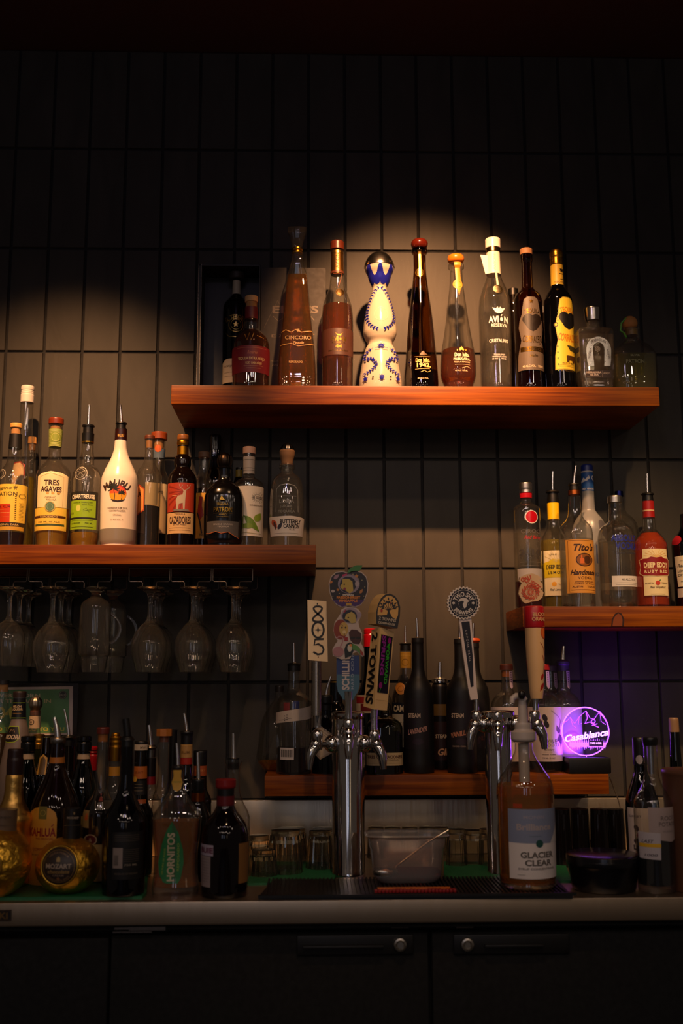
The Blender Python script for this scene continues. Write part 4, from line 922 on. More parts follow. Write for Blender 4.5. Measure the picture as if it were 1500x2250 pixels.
    b.label([(592, 1138), (612, 1140), (640, 1139), (668, 1142), (666, 1181), (630, 1183), (595, 1181)], 'e0d4c4', [T('BUTTERFLY', 640, 1151, 8.5, '1c1414', 46, b=1), T('CANNON', 642, 1161, 8.5, '1c1414', 36, b=1), T('BLUE', 642, 1168, 4, '8a7a6a', 12), leaf(599, 1146, 22, 10, 60, 'c85a38'), leaf(612, 1168, 18, 8, -60, '3a3a48'), leaf(603, 1150, 20, 5, 75, '5a3a38'), L([(600, 1176), (660, 1176)], .6, 'a89a88')])
left_shelf()

# ================================================================ bottles on the right shelf
def right_shelf():
    YB = 2.565; YK = 2.65; z = ZR
    b = Bot('liquor_bottle', 'tall clear vodka bottle with silver cap and red dot at the left shelf end', 'bottle', 1159, 1220, z, YB)
    b.body([(1095, 12), (1102, 12), (1107, 14), (1113, 25), (1120, 29), (1170, 30), (1334, 30)], CLEAR)
    b.lathe('screw_cap', [(1061, 12), (1063, 14), (1075, 14), (1076, 13.5), (1084, 14.2)], mat('c8c2ba*', .3)); b.lathe('red_ring', [(1085, 13.8), (1095, 13)], mat('b01020', .3))
    b.fill(1172, CLEARL, ybot=1278); 
    b.lathe('red_reflection', [(1279, 28.5), (1334, 28)], liquid('red_reflection_tint', 'b01020', .5))  # red block put in to imitate a red reflection in the base
    b.art('red_dot', [E(1164, 1140, 14, 14.5, 'e0d8d0'), E(1164, 1140, 12.5, 13, 'b00a18')], 1140, base=.001, step=.003, rough=.15)
    b.art('printing', [T('CIROC', 1162, 1171, 8, '585450', 46), T('Red Berry', 1166, 1184, 7, 'b01020', 38, shear=.35), T('2-10', 1160, 1217, 12, '3a3634', 52, b=1), T('VODKA', 1158, 1229, 6, '3a3634', 46, sp=.2), L([(1134, 1238), (1186, 1238)], .8, '6a6460'), L([(1136, 1246), (1180, 1246)], 1.4, '5a5450'), R(1133, 1252, 1187, 1278, 'a09a98')], 1200)
    for cx, y0, lb, Yk in ((1429, 1165, 'clear round shouldered bottle behind the ruby red one', 2.66),):
        b = Bot('liquor_bottle', lb, 'bottle', cx, 1240, z, Yk); b.body([(y0 - 30, 9), (y0 - 6, 10), (y0 + 4, 20), (y0 + 22, 30), (1334, 30)], CLEAR); b.lathe('stopper', [(y0 - 42, 10), (y0 - 30, 10.5)], BLACK)
    b = Bot('liquor_bottle', 'frosted vodka bottle with tall blue neck standing in the rear', 'bottle', 1297, 1230, z, YK)
    b.body([(1036, 12.5), (1080, 13), (1120, 14), (1128, 18), (1140, 27), (1155, 34), (1170, 37), (1334, 36)], FROST)
    b.lathe('stopper', [(1022, 11), (1024, 12.8), (1036, 12.8)], mat('1c2c78', .3)); b.band('neck_label', 1040, 1080, mat('2458a0')); b.art('neck_print', [G([(1282, 1060), (1287, 1051), (1290, 1055), (1298, 1046), (1294, 1058), (1284, 1063)], WHITE), G([(1294, 1052), (1300, 1048), (1299, 1053), (1296, 1056)], WHITE), L([(1306, 1047), (1303, 1052), (1308, 1059)], 2, WHITE), T('GREY GOOSE', 1294, 1076, 3.6, WHITE, 28), R(1278, 1037, 1312, 1038.5, 'e0d8d0')], 1060, base=.001)
    b.art('printing', [T('VODKA', 1306, 1266, 8, '3a4a78', 20), G([(1300, 1200), (1312, 1210), (1312, 1250), (1300, 1240)], '4a5a80')], 1240)
    b = Bot('liquor_bottle', 'lemon vodka bottle with yellow neck and pour spout', 'bottle', 1219, 1230, z, 2.63)
    b.body([(1104, 12.5), (1142, 12.5), (1156, 13.5), (1170, 20), (1184, 28), (1198, 31), (1334, 30)], CLEAR)
    b.lathe('pourer_collar', [(1078, 12), (1082, 15), (1084, 11), (1096, 12), (1104, 12.5)], BLACK); b.band('neck_wrap', 1106, 1142, mat('e8c010', .3)); b.spout(1214, 1036, 1080, 4, 2.7)
    b.fill(1188, LEMON); b.label((1191, 1213, 1240, 1311), 'e8dcb4', [G([(1190, 1240), (1200, 1236), (1206, 1231), (1216, 1233), (1232, 1231), (1240, 1240), (1240, 1272), (1192, 1272)], 'd8c020'), T('DEEP EDDY', 1214, 1249, 9, '2a2410', 44, b=1), T('LEMON', 1213, 1261, 6, '2a2410', 34, b=1, sp=.2), E(1209, 1286, 5, 5, 'e8a820'), T('Real Lemon', 1212, 1298, 5, '2a2410', 26, shear=.3), T('Live in', 1208, 1221, 5, '6a6040', 14, shear=.3), T('TEXAS', 1224, 1287, 3, '6a6040', 14)] + [L([(1214, 1238), (1214 + 26 * math.cos(t), 1238 + 26 * math.sin(t))], .6, 'd8c878') for t in [-2.6 + .35 * i for i in range(7)]])
    b = Bot('liquor_bottle', 'clear vodka bottle with large orange label and copper neck ring', 'bottle', 1267, 1240, z, 2.545)
    b.body([(1078, 12), (1090, 12.5), (1110, 13.5), (1130, 15), (1142, 20), (1152, 29), (1164, 35.5), (1180, 37), (1334, 37)], CLEAR)
    b.lathe('pourer_collar', [(1063, 11), (1066, 12.5), (1068, 10.5), (1077, 11.5)], BLACK); b.band('copper_ring', 1078, 1088, mat('b8602c*', .3), .001); b.spout(1265, 1023, 1065, 3.6, 2.4); b.fill(1186, CLEARL, foot=.008)
    b.label((1238, 1190, 1306, 1306), 'd0903a', [L([(1240, 1192), (1304, 1192), (1304, 1304), (1240, 1304), (1240, 1192)], .8, '6a3a10'), T("Tito's", 1273, 1207, 14, '3a1c0c', 48, shear=.35, b=1), E(1275, 1234, 19, 14.5, '3a1c0c'), E(1275, 1234, 17, 12.5, '8a5018'), E(1281, 1234, 8, 9, '4a2810'), G([(1265, 1242), (1265, 1232), (1267, 1230), (1267, 1224), (1270, 1224), (1270, 1230), (1274, 1232), (1274, 1242)], 'd86a28'), T('Handmade', 1273, 1261, 10, '3a1c0c', 60, shear=.35, b=1), T('VODKA', 1276, 1273, 6, '5a3010', 32, sp=.1), T('Distilled from corn', 1275, 1281, 3, '5a3010', 44, shear=.2), T('crafted in Texas', 1275, 1285.5, 3, '5a3010', 48, shear=.2), T('AUSTIN', 1258, 1292, 3.6, '5a3010', 22), T('TEXAS', 1289, 1292, 3.6, '5a3010', 20), L([(1244, 1299), (1302, 1299)], 1, '6a3a10')])
    b = Bot('liquor_bottle', 'clear vodka bottle with dark blue cap, behind the one with blue lettering', 'bottle', 1366, 1230, z, 2.655)
    b.body([(1092, 9), (1110, 10), (1125, 14), (1140, 28), (1155, 36), (1170, 38), (1334, 37)], CLEAR); b.lathe('screw_cap', [(1080, 9), (1092, 9.5)], mat('1c2058*', .3)); b.art('printing', [T('VODKA', 1360, 1215, 8, '3a3a48', 40, b=1), R(1340, 1285, 1390, 1300, 'c8c0b8')], 1215)
    b = Bot('liquor_bottle', 'clear vodka bottle with silver cap and big blue lettering', 'bottle', 1356, 1240, z, 2.56)
    b.body([(1106, 14), (1118, 13.5), (1142, 15), (1150, 22), (1160, 33), (1170, 38), (1190, 40.5), (1310, 40.5), (1328, 38), (1334, 36)], CLEAR)
    b.lathe('screw_cap', [(1090, 14), (1092, 15.5), (1105, 15.8)], mat('c8c2ba*', .3)); b.fill(1192, CLEARL, foot=.01); BU = '1c2a90'
    b.art('printing', [T('ABSOLUT', 1366, 1187, 13, BU, 62, b=1), T('VODKA', 1370, 1204, 14, BU, 52, b=1), T('Country of Sweden', 1366, 1219, 5, '2a2a3a', 56, shear=.35)], 1200)
    b.label((1333, 1269, 1397, 1292), 'd8d0c8', [T('40 ALC./VOL.', 1370, 1277, 4.6, '6a645c', 34), L([(1338, 1284), (1394, 1284)], .8, '8a847c'), L([(1340, 1288), (1390, 1288)], .6, '8a847c')])
    b = Bot('liquor_bottle', 'vodka bottle filled with orange red liquid, red plaque label', 'bottle', 1430, 1240, z, 2.54)
    b.body([(1100, 12), (1137, 12.5), (1150, 13.5), (1165, 15), (1175, 22), (1186, 31), (1198, 35.5), (1215, 36.5), (1334, 36)], CLEAR)
    b.lathe('pourer_collar', [(1084, 12), (1087, 14), (1089, 11), (1100, 12)], BLACK); b.band('neck_wrap', 1102, 1138, mat('a01c18', .3)); b.art('neck_print', [L([(1412, 1123), (1440, 1123)], 3, 'd8b080')], 1123, base=.001); b.spout(1421, 1041, 1085, 3.4, 2.7)
    b.fill(1172, liquid('ruby_liquid', 'f05a1c', .65, glow=.3))
    pq = [(1399, 1234), (1405, 1231), (1412, 1231), (1419, 1227), (1430, 1229), (1441, 1227), (1449, 1231), (1456, 1231), (1461, 1236), (1459, 1249), (1461, 1262), (1456, 1267), (1430, 1269), (1404, 1267), (1399, 1262), (1401, 1249)]
    b.label((1404, 1210, 1456, 1311), 'ecd8a4', [L([(1430, 1228), (1430 + 26 * math.cos(t), 1228 + 17 * math.sin(t))], .7, 'e0a840') for t in [-2.9 + .33 * i for i in range(9)]] + [G([(430 * 0 + 1430 + (x - 1430) * 1.03, 1248 + (y - 1248) * 1.05) for x, y in pq], 'e0c890'), G(pq, '8a1016'), T('DEEP EDDY', 1430, 1245, 10, 'ecd8a4', 54, b=1), T('RUBY RED', 1430, 1259, 5.6, 'ecd8a4', 52, b=1, sp=.15), L([(1405, 1252), (1455, 1252)], .7, 'e0b060'), E(1431, 1284, 5, 5, 'c84028'), L([(1434, 1280), (1437, 1277)], 2, '4a7a28'), T('AUSTIN', 1414, 1284.5, 3, '6a4a28', 17), T('TEXAS', 1446, 1284.5, 3, '6a4a28', 15), T('Real Grapefruit', 1431, 1293, 4.5, '4a2a18', 34, shear=.3), L([(1415, 1308), (1447, 1308)], .6, '8a6a40')])
    b = Bot('liquor_bottle', 'green gin bottle with red seal cut by the right photo edge', 'bottle', 1511, 1250, z, 2.55)
    b.body([(1130, 10), (1160, 12), (1175, 20), (1190, 31), (1200, 32), (1334, 31)], GREENG); b.fill(1170, mat('14300c', .1)); b.spout(1497, 1130, 1132 + 6, 4, 3); b.art('red_seal', [E(1485, 1188, 7, 12, 'a01420', rot=15)], 1190, base=.0015)
    b.label([(1480, 1225), (1542, 1220), (1542, 1290), (1483, 1291)], 'd8c8a8', [T('Rangpur', 1496, 1245, 7, '2a2420', 34, shear=.3), T('LONDON', 1494, 1257, 5, '2a2420', 26), T('DRY GIN', 1494, 1266, 5, '2a2420', 26), L([(1484, 1235), (1530, 1233)], .6, '8a7a60'), L([(1484, 1280), (1530, 1280)], 1.2, '4a4238')]); b.label((1482, 1295, 1540, 1314), 'b8a898', name='lower_label')
right_shelf()

# ================================================================ low shelf behind the taps
def center_shelf():
    z = ZC; YB = 2.60
    b = Bot('cognac_decanter', 'round glass brandy decanter holding a little amber at the left end of the low shelf', 'bottle', 613, 1640, z, 2.66)
    b.body([(1520, 9), (1535, 11), (1548, 20), (1565, 31), (1590, 40), (1615, 44), (1640, 47), (1662, 50), (1672, 48), (1684, 40), (1698, 34)], CLEAR, auto=50)
    b.lathe('stopper', [(1506, 8), (1508, 9.5), (1520, 9)], mat('1c1612')); b.fill(1672, AMBER, foot=.003)
    b = Bot('liquor_bottle', 'clear bottle with slanted paper band and barcode, pour spout up', 'bottle', 645, 1640, z, 2.56)
    b.body([(1470, 13), (1480, 12.5), (1512, 13.5), (1520, 17), (1530, 30), (1542, 38), (1560, 39), (1697, 38)], CLEAR)
    b.lathe('pourer_collar', [(1457, 12), (1460, 15), (1462, 14), (1474, 14)], BLACK); b.spout(645, 1412, 1458, 3.6, 2.4); b.fill(1641, COLA)
    b.label([(606, 1567), (684, 1549), (684, 1577), (606, 1590)], 'c0b0a0', [E(626, 1572 + i * 5, 1, 1, '3a3430') for i in range(3)] + [E(631, 1570 + i * 5, 1, 1, '3a3430') for i in range(3)] + [L([(612, 1582), (640, 1577)], .8, '6a6058')], name='paper_band')
    b.art('rear_label', [R(622, 1543, 636, 1560, '8a1c1c'), R(645, 1540, 658, 1556, '1c2c70')], 1550, base=-.002)
    b.label((616, 1641, 646, 1667), 'c8bcb4', [L([(619 + 1.7 * i, 1645), (619 + 1.7 * i, 1661)], .8 if i % 3 else 1.3, '2a2624') for i in range(15)], name='barcode_sticker')
    b = Bot('liquor_bottle', 'black bottle showing a tilted cream diamond label beside the left tap', 'bottle', 716, 1640, z, 2.565)
    b.body([(1560, 12), (1575, 14), (1590, 24), (1605, 31), (1697, 31)], mat('05060a+')); b.lathe('pourer_collar', [(1527, 13), (1530, 15), (1545, 15), (1548, 13), (1560, 13)], BLACK); b.spout(727, 1486, 1529, 4.5, 2.6)
    b.label([(703, 1591), (730, 1612), (730, 1652), (703, 1667), (688, 1650), (686, 1612)], 'b09880', [G([(704, 1596), (727, 1614), (727, 1649), (704, 1662), (691, 1648), (690, 1614)], 'c4b098'), L([(704, 1603), (724, 1618)], .7, '6a5a48'), L([(704, 1609), (722, 1622)], .7, '6a5a48')])
    b = Bot('liquor_bottle', 'black bottle with thin gold ring behind the middle tap', 'bottle', 738, 1640, z, 2.665); b.body([(1496, 13), (1540, 14), (1560, 25), (1580, 30), (1697, 30)], mat('060608+')); b.band('gold_ring', 1494 + 3, 1500, mat(GOLD), .001)
    b = Bot('liquor_bottle', 'green bottle with shiny red capsule behind the two beer handles', 'bottle', 814, 1620, z, 2.66)
    b.body([(1420, 13.5), (1480, 15), (1510, 22), (1530, 30), (1550, 32), (1697, 32)], GREENG); b.lathe('capsule', [(1381, 11), (1383, 13.5), (1392, 13.5), (1393, 12.8), (1395, 13.8), (1421, 14)], mat('b80c18', .15)); b.label((783, 1527, 828, 1566), 'b8a890', [R(784, 1530, 800, 1545, '8a1818'), R(792, 1546, 826, 1562, '6a1414')])
    b = Bot('liquor_bottle', 'squat olive green tequila bottle with long cream label beneath the right tap', 'bottle', 843, 1650, z, 2.55, sq=3, dr=.8)
    b.body([(1560, 12), (1572, 14), (1580, 28), (1590, 38), (1600, 41), (1697, 41)], OLIVEG); b.lathe('glass_stopper', [(1522, 8), (1526, 14), (1535, 17), (1548, 15), (1560, 11)], CLEAR); b.fill(1608, liquid('reposado', '7a6a20', .4))
    b.label((800, 1652, 884, 1680), 'c0a87c', [T('TRES GENERACIONES', 843, 1661, 6.5, '4a2418', 76, b=1), T('REPOSADO', 855, 1668, 4, '6a5838', 36), L([(806, 1675), (878, 1675)], .6, '8a7450')])
    b = Bot('liquor_bottle', 'amber liqueur bottle just visible behind the olive green squat one', 'bottle', 842, 1600, z, 2.665); b.body([(1500, 9), (1525, 12), (1545, 22), (1697, 23)], CLEAR); b.fill(1560, liquid('orange_liqueur', 'c05a10')); b.label((826, 1545, 858, 1575), '141418', [T('AL', 842, 1560, 10, 'c8a040', 14, b=1)])
    b = Bot('liquor_bottle', 'bottle with gold neck and navy and white label next to the black wine bottles', 'bottle', 893, 1620, z, 2.64)
    b.body([(1430, 12), (1468, 12), (1485, 13), (1500, 18), (1518, 27), (1535, 31), (1697, 31)], CLEAR); b.lathe('pourer_collar', [(1412, 10), (1415, 13.5), (1417, 11.5), (1430, 12)], BLACK); b.band('gold_capsule', 1433, 1468, mat('a07a28', .4)); b.art('neck_print', [L([(880, 1440), (906, 1440)], 1, 'd0a848'), ring(891, 1455, 7, .8, '7a5a1c')], 1450, base=.001)
    b.spout(890, 1375, 1414, 4, 1.6); b.fill(1510, liquid('camarena_liquid', 'a89468', .5)); b.art('emblem', [E(880, 1513, 10, 13, 'a8702c'), ring(880, 1513, 6, 1, '6a3a14')], 1513, base=.001, zstep=.004)
    b.label((862, 1543, 925, 1640), 'b8b09c', [R(861, 1543, 926, 1568, '0c1020'), T('CAMARENA', 893, 1556, 13, 'd0c4a8', 70, b=1), L([(866, 1590), (880, 1586)], .8, '6a6458')])
    def steam(lb, cx, Y, yc, words, tip):
        b = Bot('wine_bottle', lb, 'bottle', cx, 1600, z, Y, group=None)
        b.body([(yc, 13.2), (yc + 10, 13.4), (yc + 12, 12.6), (1465, 13.3), (1485, 17), (1500, 25), (1518, 31.5), (1540, 33), (1697, 32.5)], mat('0f0d0c', .5), auto=50)
        b.spout(tip, yc - 44, yc, 4.2, 2.6)
        c = 'c0a890'
        b.label((cx - 34, 1535, cx + 18, 1645), '1a1216', [T('STEAM', cx - 13, 1571, 9, c, 26, b=1)] + words + [G([(cx - 32, 1585), (cx + 16, 1580), (cx + 16, 1640), (cx - 32, 1640)], '22161e')][:0] + [E(cx - 5, 1628, 12, 7, '2c1c28')])
        return b
    steam('matte black wine bottle with silver spout reading lavender', 920, 2.56, 1402, [T('LAVENDER', 912, 1604, 10, 'b88878', 44, shear=.3, rot=12, b=1)], 915)
    b = Bot('liquor_bottle', 'small black bottle with flip top spout standing between the two matte black bottles', 'bottle', 968, 1620, z, 2.655)
    b.body([(1502, 15), (1510, 18), (1697, 18)], mat('0c0a0a', .4)); b.lathe('pourer_collar', [(1488, 9), (1492, 17), (1500, 18), (1502, 15)], CHROME); b.spout(966, 1455, 1490, 5.5, 3.8, flap=True)
    b.label((950, 1547, 986, 1572), '5a4620', name='gold_label'); b.label((950, 1585, 986, 1670), '241012', [T('STEAM', 968, 1617, 8, 'b8a890', 28, b=1), T('GIN', 974, 1651, 14, 'c89870', 30, shear=.2, b=1)], name='lower_label')
    steam('matte black wine bottle reading vanilla behind the crown shaped beer handle', 1014, 2.555, 1404, [T('VANILLA', 1003, 1611, 10, 'b87858', 40, shear=.3, rot=12, b=1), T('FLAVORED VODKA', 1003, 1638, 3.4, 'a08878', 28)], 1010)
    b = steam('matte black wine bottle with orange collar at the right of the three', 1043, 2.62, 1413, [T('WILD', 1052, 1620, 9, '5a2c20', 20, shear=.3)], 1040)
    b.lathe('orange_collar', [(1402, 9), (1403, 14), (1408, 16), (1413, 12)], mat('c84a10', .4))
    def roots(lb, cx, Y, cap, capm, berry=False, corkc=None, purple=False):
        b = Bot('liquor_bottle', lb, 'bottle', cx, 1610, z, Y)
        b.body([(cap + 14, 12), (1510, 12.5), (1520, 15), (1528, 25), (1540, 33), (1555, 36.5), (1660, 36.5), (1697, 35)], CLEAR)
        if capm: b.lathe('stopper', [(cap, 12), (cap + 2, 14), (cap + 13, 14.5)], capm)
        if corkc: b.lathe('cork', [(cap + 14, 11), (cap + 28, 10.5)], corkc)
        b.art('strip_stamp', [G([(cx + 3, cap + 16), (cx + 11, cap + 16), (cx + 12, 1508), (cx + 8, 1514), (cx + 4, 1508)], 'b8a0b0')] + [E(cx + 7, 1478 + 5 * i, 1.2, 1.5, '4a3048') for i in range(5)], 1490, base=.0015)
        b.fill(1562, liquid('berry_liquid', '4a1c28', .4))
        it = []
        if berry:
            it = [T('WILD', 1203, 1626, 6, '3a3034', 28, sp=.2), T('ROOTS', 1204, 1635, 6, '3a3034', 34, sp=.2), T('Marionberry', 1197, 1645, 4, '3a3034', 22, shear=.3), L([(1184, 1650), (1210, 1650)], .5, '6a6060'), T('Infused Vodka', 1196, 1655, 3, '6a5c5c', 30), T('750 ML 35 ALC', 1196, 1663, 3, '6a5c5c', 28)]
            for x, y in ((1190, 1576), (1193, 1590), (1183, 1600), (1178, 1586)): it += [E(x, y, 5, 8, '221820', rot=-20)]
            it += [leaf(1222, 1610, 18, 9, 250, '5a4a50'), leaf(1222, 1612, 26, 10, 80, '4a3c42'), leaf(1216, 1622, 14, 8, 20, '3c3238'), L([(1226, 1580), (1221, 1610), (1226, 1645)], 1, '4a3c42'), L([(1205, 1560), (1222, 1575), (1230, 1590)], .8, '8a7c80')]
        elif cx < 1150: it = [T('WILD ROOTS', cx, 1626, 6, '3a3034', 50)]
        b.label((cx - 38, 1553, cx + 33, 1671), 'c8b4b0', it)
        return b
    roots('vodka bottle with brown stopper and pink stamp strip behind the second tower', 1116, 2.60, 1459, mat('5a2818', .5), corkc=mat('b86a28', .6))
    roots('vodka bottle with violet lit neck between the berry label bottle and the spouted one', 1214, 2.665, 1462, mat('4a3a58', .5))  # stopper colour carries the sign's violet light
    b = roots('berry vodka bottle with spout, lit violet by the round sign', 1242, 2.61, 1458, None)
    b.lathe('pourer_collar', [(1450, 9), (1454, 14), (1460, 14), (1462, 12.5), (1474, 12.5)], mat('3c2c50')); b.spout(1238, 1420, 1452, 6, 3)  # black collar, the sign's violet light put into its colour
    roots('vodka bottle with blackberries on its white label and red stopper', 1197, 2.57, 1459, mat('9a1c14', .4), berry=True)
center_shelf()

# ---------------------------------------------------------------- round edge-lit acrylic sign
def led_sign():
    Y = 2.53; c = at(1286, 1607, Y); k = at(1287, 1607, Y).x - c.x; r = 51.5 * k
    th = thing('light_sign', 'round purple glowing acrylic sign with mountains on a black base', 'sign', (c.x, Y, ZC))
    zb = at(1286, 1663, Y).z
    MB().box(at(1243, 1680, Y).x, at(1335, 1680, Y).x, Y - .03, Y + .035, ZC, zb, .004).build('base', mat('0c0b0e', .4), th, auto=30)
    a0 = math.acos(max(-1, (zb - c.z) / r)); n = 60
    pts = [(c.x + r * math.sin(t), c.z + r * math.cos(t)) for t in [-a0 + 2 * a0 * i / n for i in range(n + 1)]]
    MB().prism(pts, Y - .002, Y + .003).build('acrylic_disc', glass('acrylic', 'e8e0ff', .05, edge=1, haze=.012), th)
    P = 'a040ff!'
    em = newmat('purple_edge_light'); m, nt, out = em; e = nt.nodes.new('ShaderNodeEmission'); e.inputs[0].default_value = (0.30, 0.06, 1.0, 1); e.inputs[1].default_value = 7.0; nt.links.new(e.outputs[0], out.inputs[0])
    MB().tube([(x, Y + .0005, zz) for x, zz in pts], .0014, 6).build('glowing_rim', m, th, smooth=True, auto=60)
    bar = MB().box(pts[0][0], pts[-1][0], Y - .002, Y + .003, zb - .001, zb + .0015).build('light_strip', m, th)
    it = [L([(1237, 1589), (1246, 1583), (1252, 1576), (1262, 1590), (1272, 1575), (1287, 1562), (1296, 1578), (1305, 1580), (1317, 1563), (1326, 1573), (1335, 1590)], 1.6, P), L([(1252, 1576), (1258, 1594), (1266, 1599)], 1.3, P), L([(1272, 1575), (1270, 1592), (1278, 1589)], 1.3, P), L([(1287, 1562), (1290, 1578), (1284, 1590), (1296, 1586), (1306, 1594), (1315, 1598)], 2, P), L([(1317, 1563), (1320, 1585), (1330, 1592)], 1.3, P), ring(1303, 1585, 4, 2, P), L([(1300, 1594), (1312, 1590)], 2, P),
          T('Casablanca', 1286, 1616, 14, 'd898ff!', 98, shear=.35, rot=9, b=1)]
    for i in range(20): it.append(G([(1252 + 4 * i - 2.4, 1640 + (i % 3)), (1252 + 4 * i, 1621 + (i * 7 % 5)), (1252 + 4 * i + 2.4, 1640 + (i % 3))], 'b458ff!'))
    for i in range(20): it.append(G([(1252 + 4 * i - 2.2, 1632), (1252 + 4 * i + 2.2, 1632), (1252 + 4 * i, 1643 + (i * 5 % 7))], 'b458ff!'))
    it += [R(1293, 1627, 1324, 1639, '2a0860'), T('COFFEE & GRILL', 1308, 1633, 4.6, 'd890ff!', 26, b=1)]
    art('engraving', it, th, FlatMap(Y - .002), base=.0004)
    l = bpy.data.lights.new('sign_strip', 'AREA'); l.shape = 'RECTANGLE'; l.size = 0.085; l.size_y = 0.004; l.energy = 0.5; l.color = (0.30, 0.04, 1.0)
    o = bpy.data.objects.new('sign_strip', l); C.collection.objects.link(o); o.location = (c.x, Y + .006, zb + .003); o.rotation_euler = (PI, 0, 0)
    cb = MB().tube([at(1337, 1706, 2.56), at(1342, 1716, 2.58), at(1350, 1737, 2.6), at(1358, 1758, 2.6), at(1363, 1778, 2.6), (at(1363, 1778, 2.6).x, 2.6, CTR_Z)], .0016, 6)
    cb.build('power_cord', mat('5a5048', .4), None, smooth=True, auto=60, label='thin cord running down from the right end of the low shelf', cat='cord')
led_sign()

# ================================================================ beer towers and tap handles
def ring_pts(): pass
def column(lb, cx, hw, ytop, Y, caphw, zb=CTR_Z):
    k = at(cx + 1, 1700, Y).x - at(cx, 1700, Y).x; X = at(cx, 1750, Y).x; zt = at(cx, ytop, Y).z; r = hw * k; R2 = caphw * k
    th = thing('beer_tower', lb, 'beer tap', (X, Y, zb))
    MB().lathe(X, Y, [(zt - .012, r), (zb + .012, r), (zb + .010, r * 1.03), (zb, r * 1.03)], 64).build('column', CHROME, th, smooth=True, auto=40)
    MB().lathe(X, Y, [(zt + .0015, R2 * .6), (zt, R2 - .003), (zt - .003, R2), (zt - .014, R2), (zt - .016, r)], 64).build('cap', CHROME, th, smooth=True, auto=40)
    return th, X, k, zt, r
def faucet(th, X0, Y0, z, dx, dy, k, up=True, drop=36):
    """a chrome faucet on the column at height z, reaching out by (dx, dy); returns top of its collar"""
    d = Vector((dx, dy, 0)); n = d.normalized(); mb = MB(); p = Vector((X0, Y0, z))
    mb.tube([p + n * .0, p + n * d.length], .0078, 16)
    # rounded coupling nut where the shank leaves the column
    q = [(.028, .010), (.032, .0175), (.038, .0195), (.046, .0185), (.052, .014), (.056, .009)]
    for a, b in [(0, 0)]: mb.tube([p + n * t for t, _ in q], [r for _, r in q], 24)
    e = p + d
    mb.tube([e + Vector((0, 0, t)) for t in (.030, .026, .016, .010, -.004, -.012)], [.0085, .0115, .0125, .011, .0125, .010], 20)
    f = n * .6
    pts = [e + Vector((0, 0, .0)), e + n * .010 + Vector((0, 0, -.010)), e + n * .017 + Vector((0, 0, -.024)), e + n * .019 + Vector((0, 0, -.040)), e + n * .020 + Vector((0, 0, -.054))]
    mb.tube(pts, [.012, .0125, .0105, .0085, .0065], 20)
    mb.ball(tuple(e + n * .004), .0135)
    return mb.build('faucet', CHROME, th, smooth=True, auto=60), e
def ferrule(h, x, y0, y1, Y, r0, r1, m=None):
    X = at(x, y1, Y).x; k = at(x + 1, y1, Y).x - at(x, y1, Y).x; X0 = at(x, y0, Y).x; a, b = at(x, y0, Y).z, at(x, y1, Y).z
    mb = MB().tube([(X0, Y, a), (X0 + (X - X0) * .6, Y, a + (b - a) * .6), (X, Y, b), (X, Y, b - .008)], [r0 * k, r0 * k, r1 * k, r1 * k * .6], 20)
    return mb.build('ferrule', m or CHROME, h, smooth=True, auto=50)
def tap_handle(name, lb, x, y, Y): return thing(name, lb, 'tap handle', tuple(at(x, y, Y)))
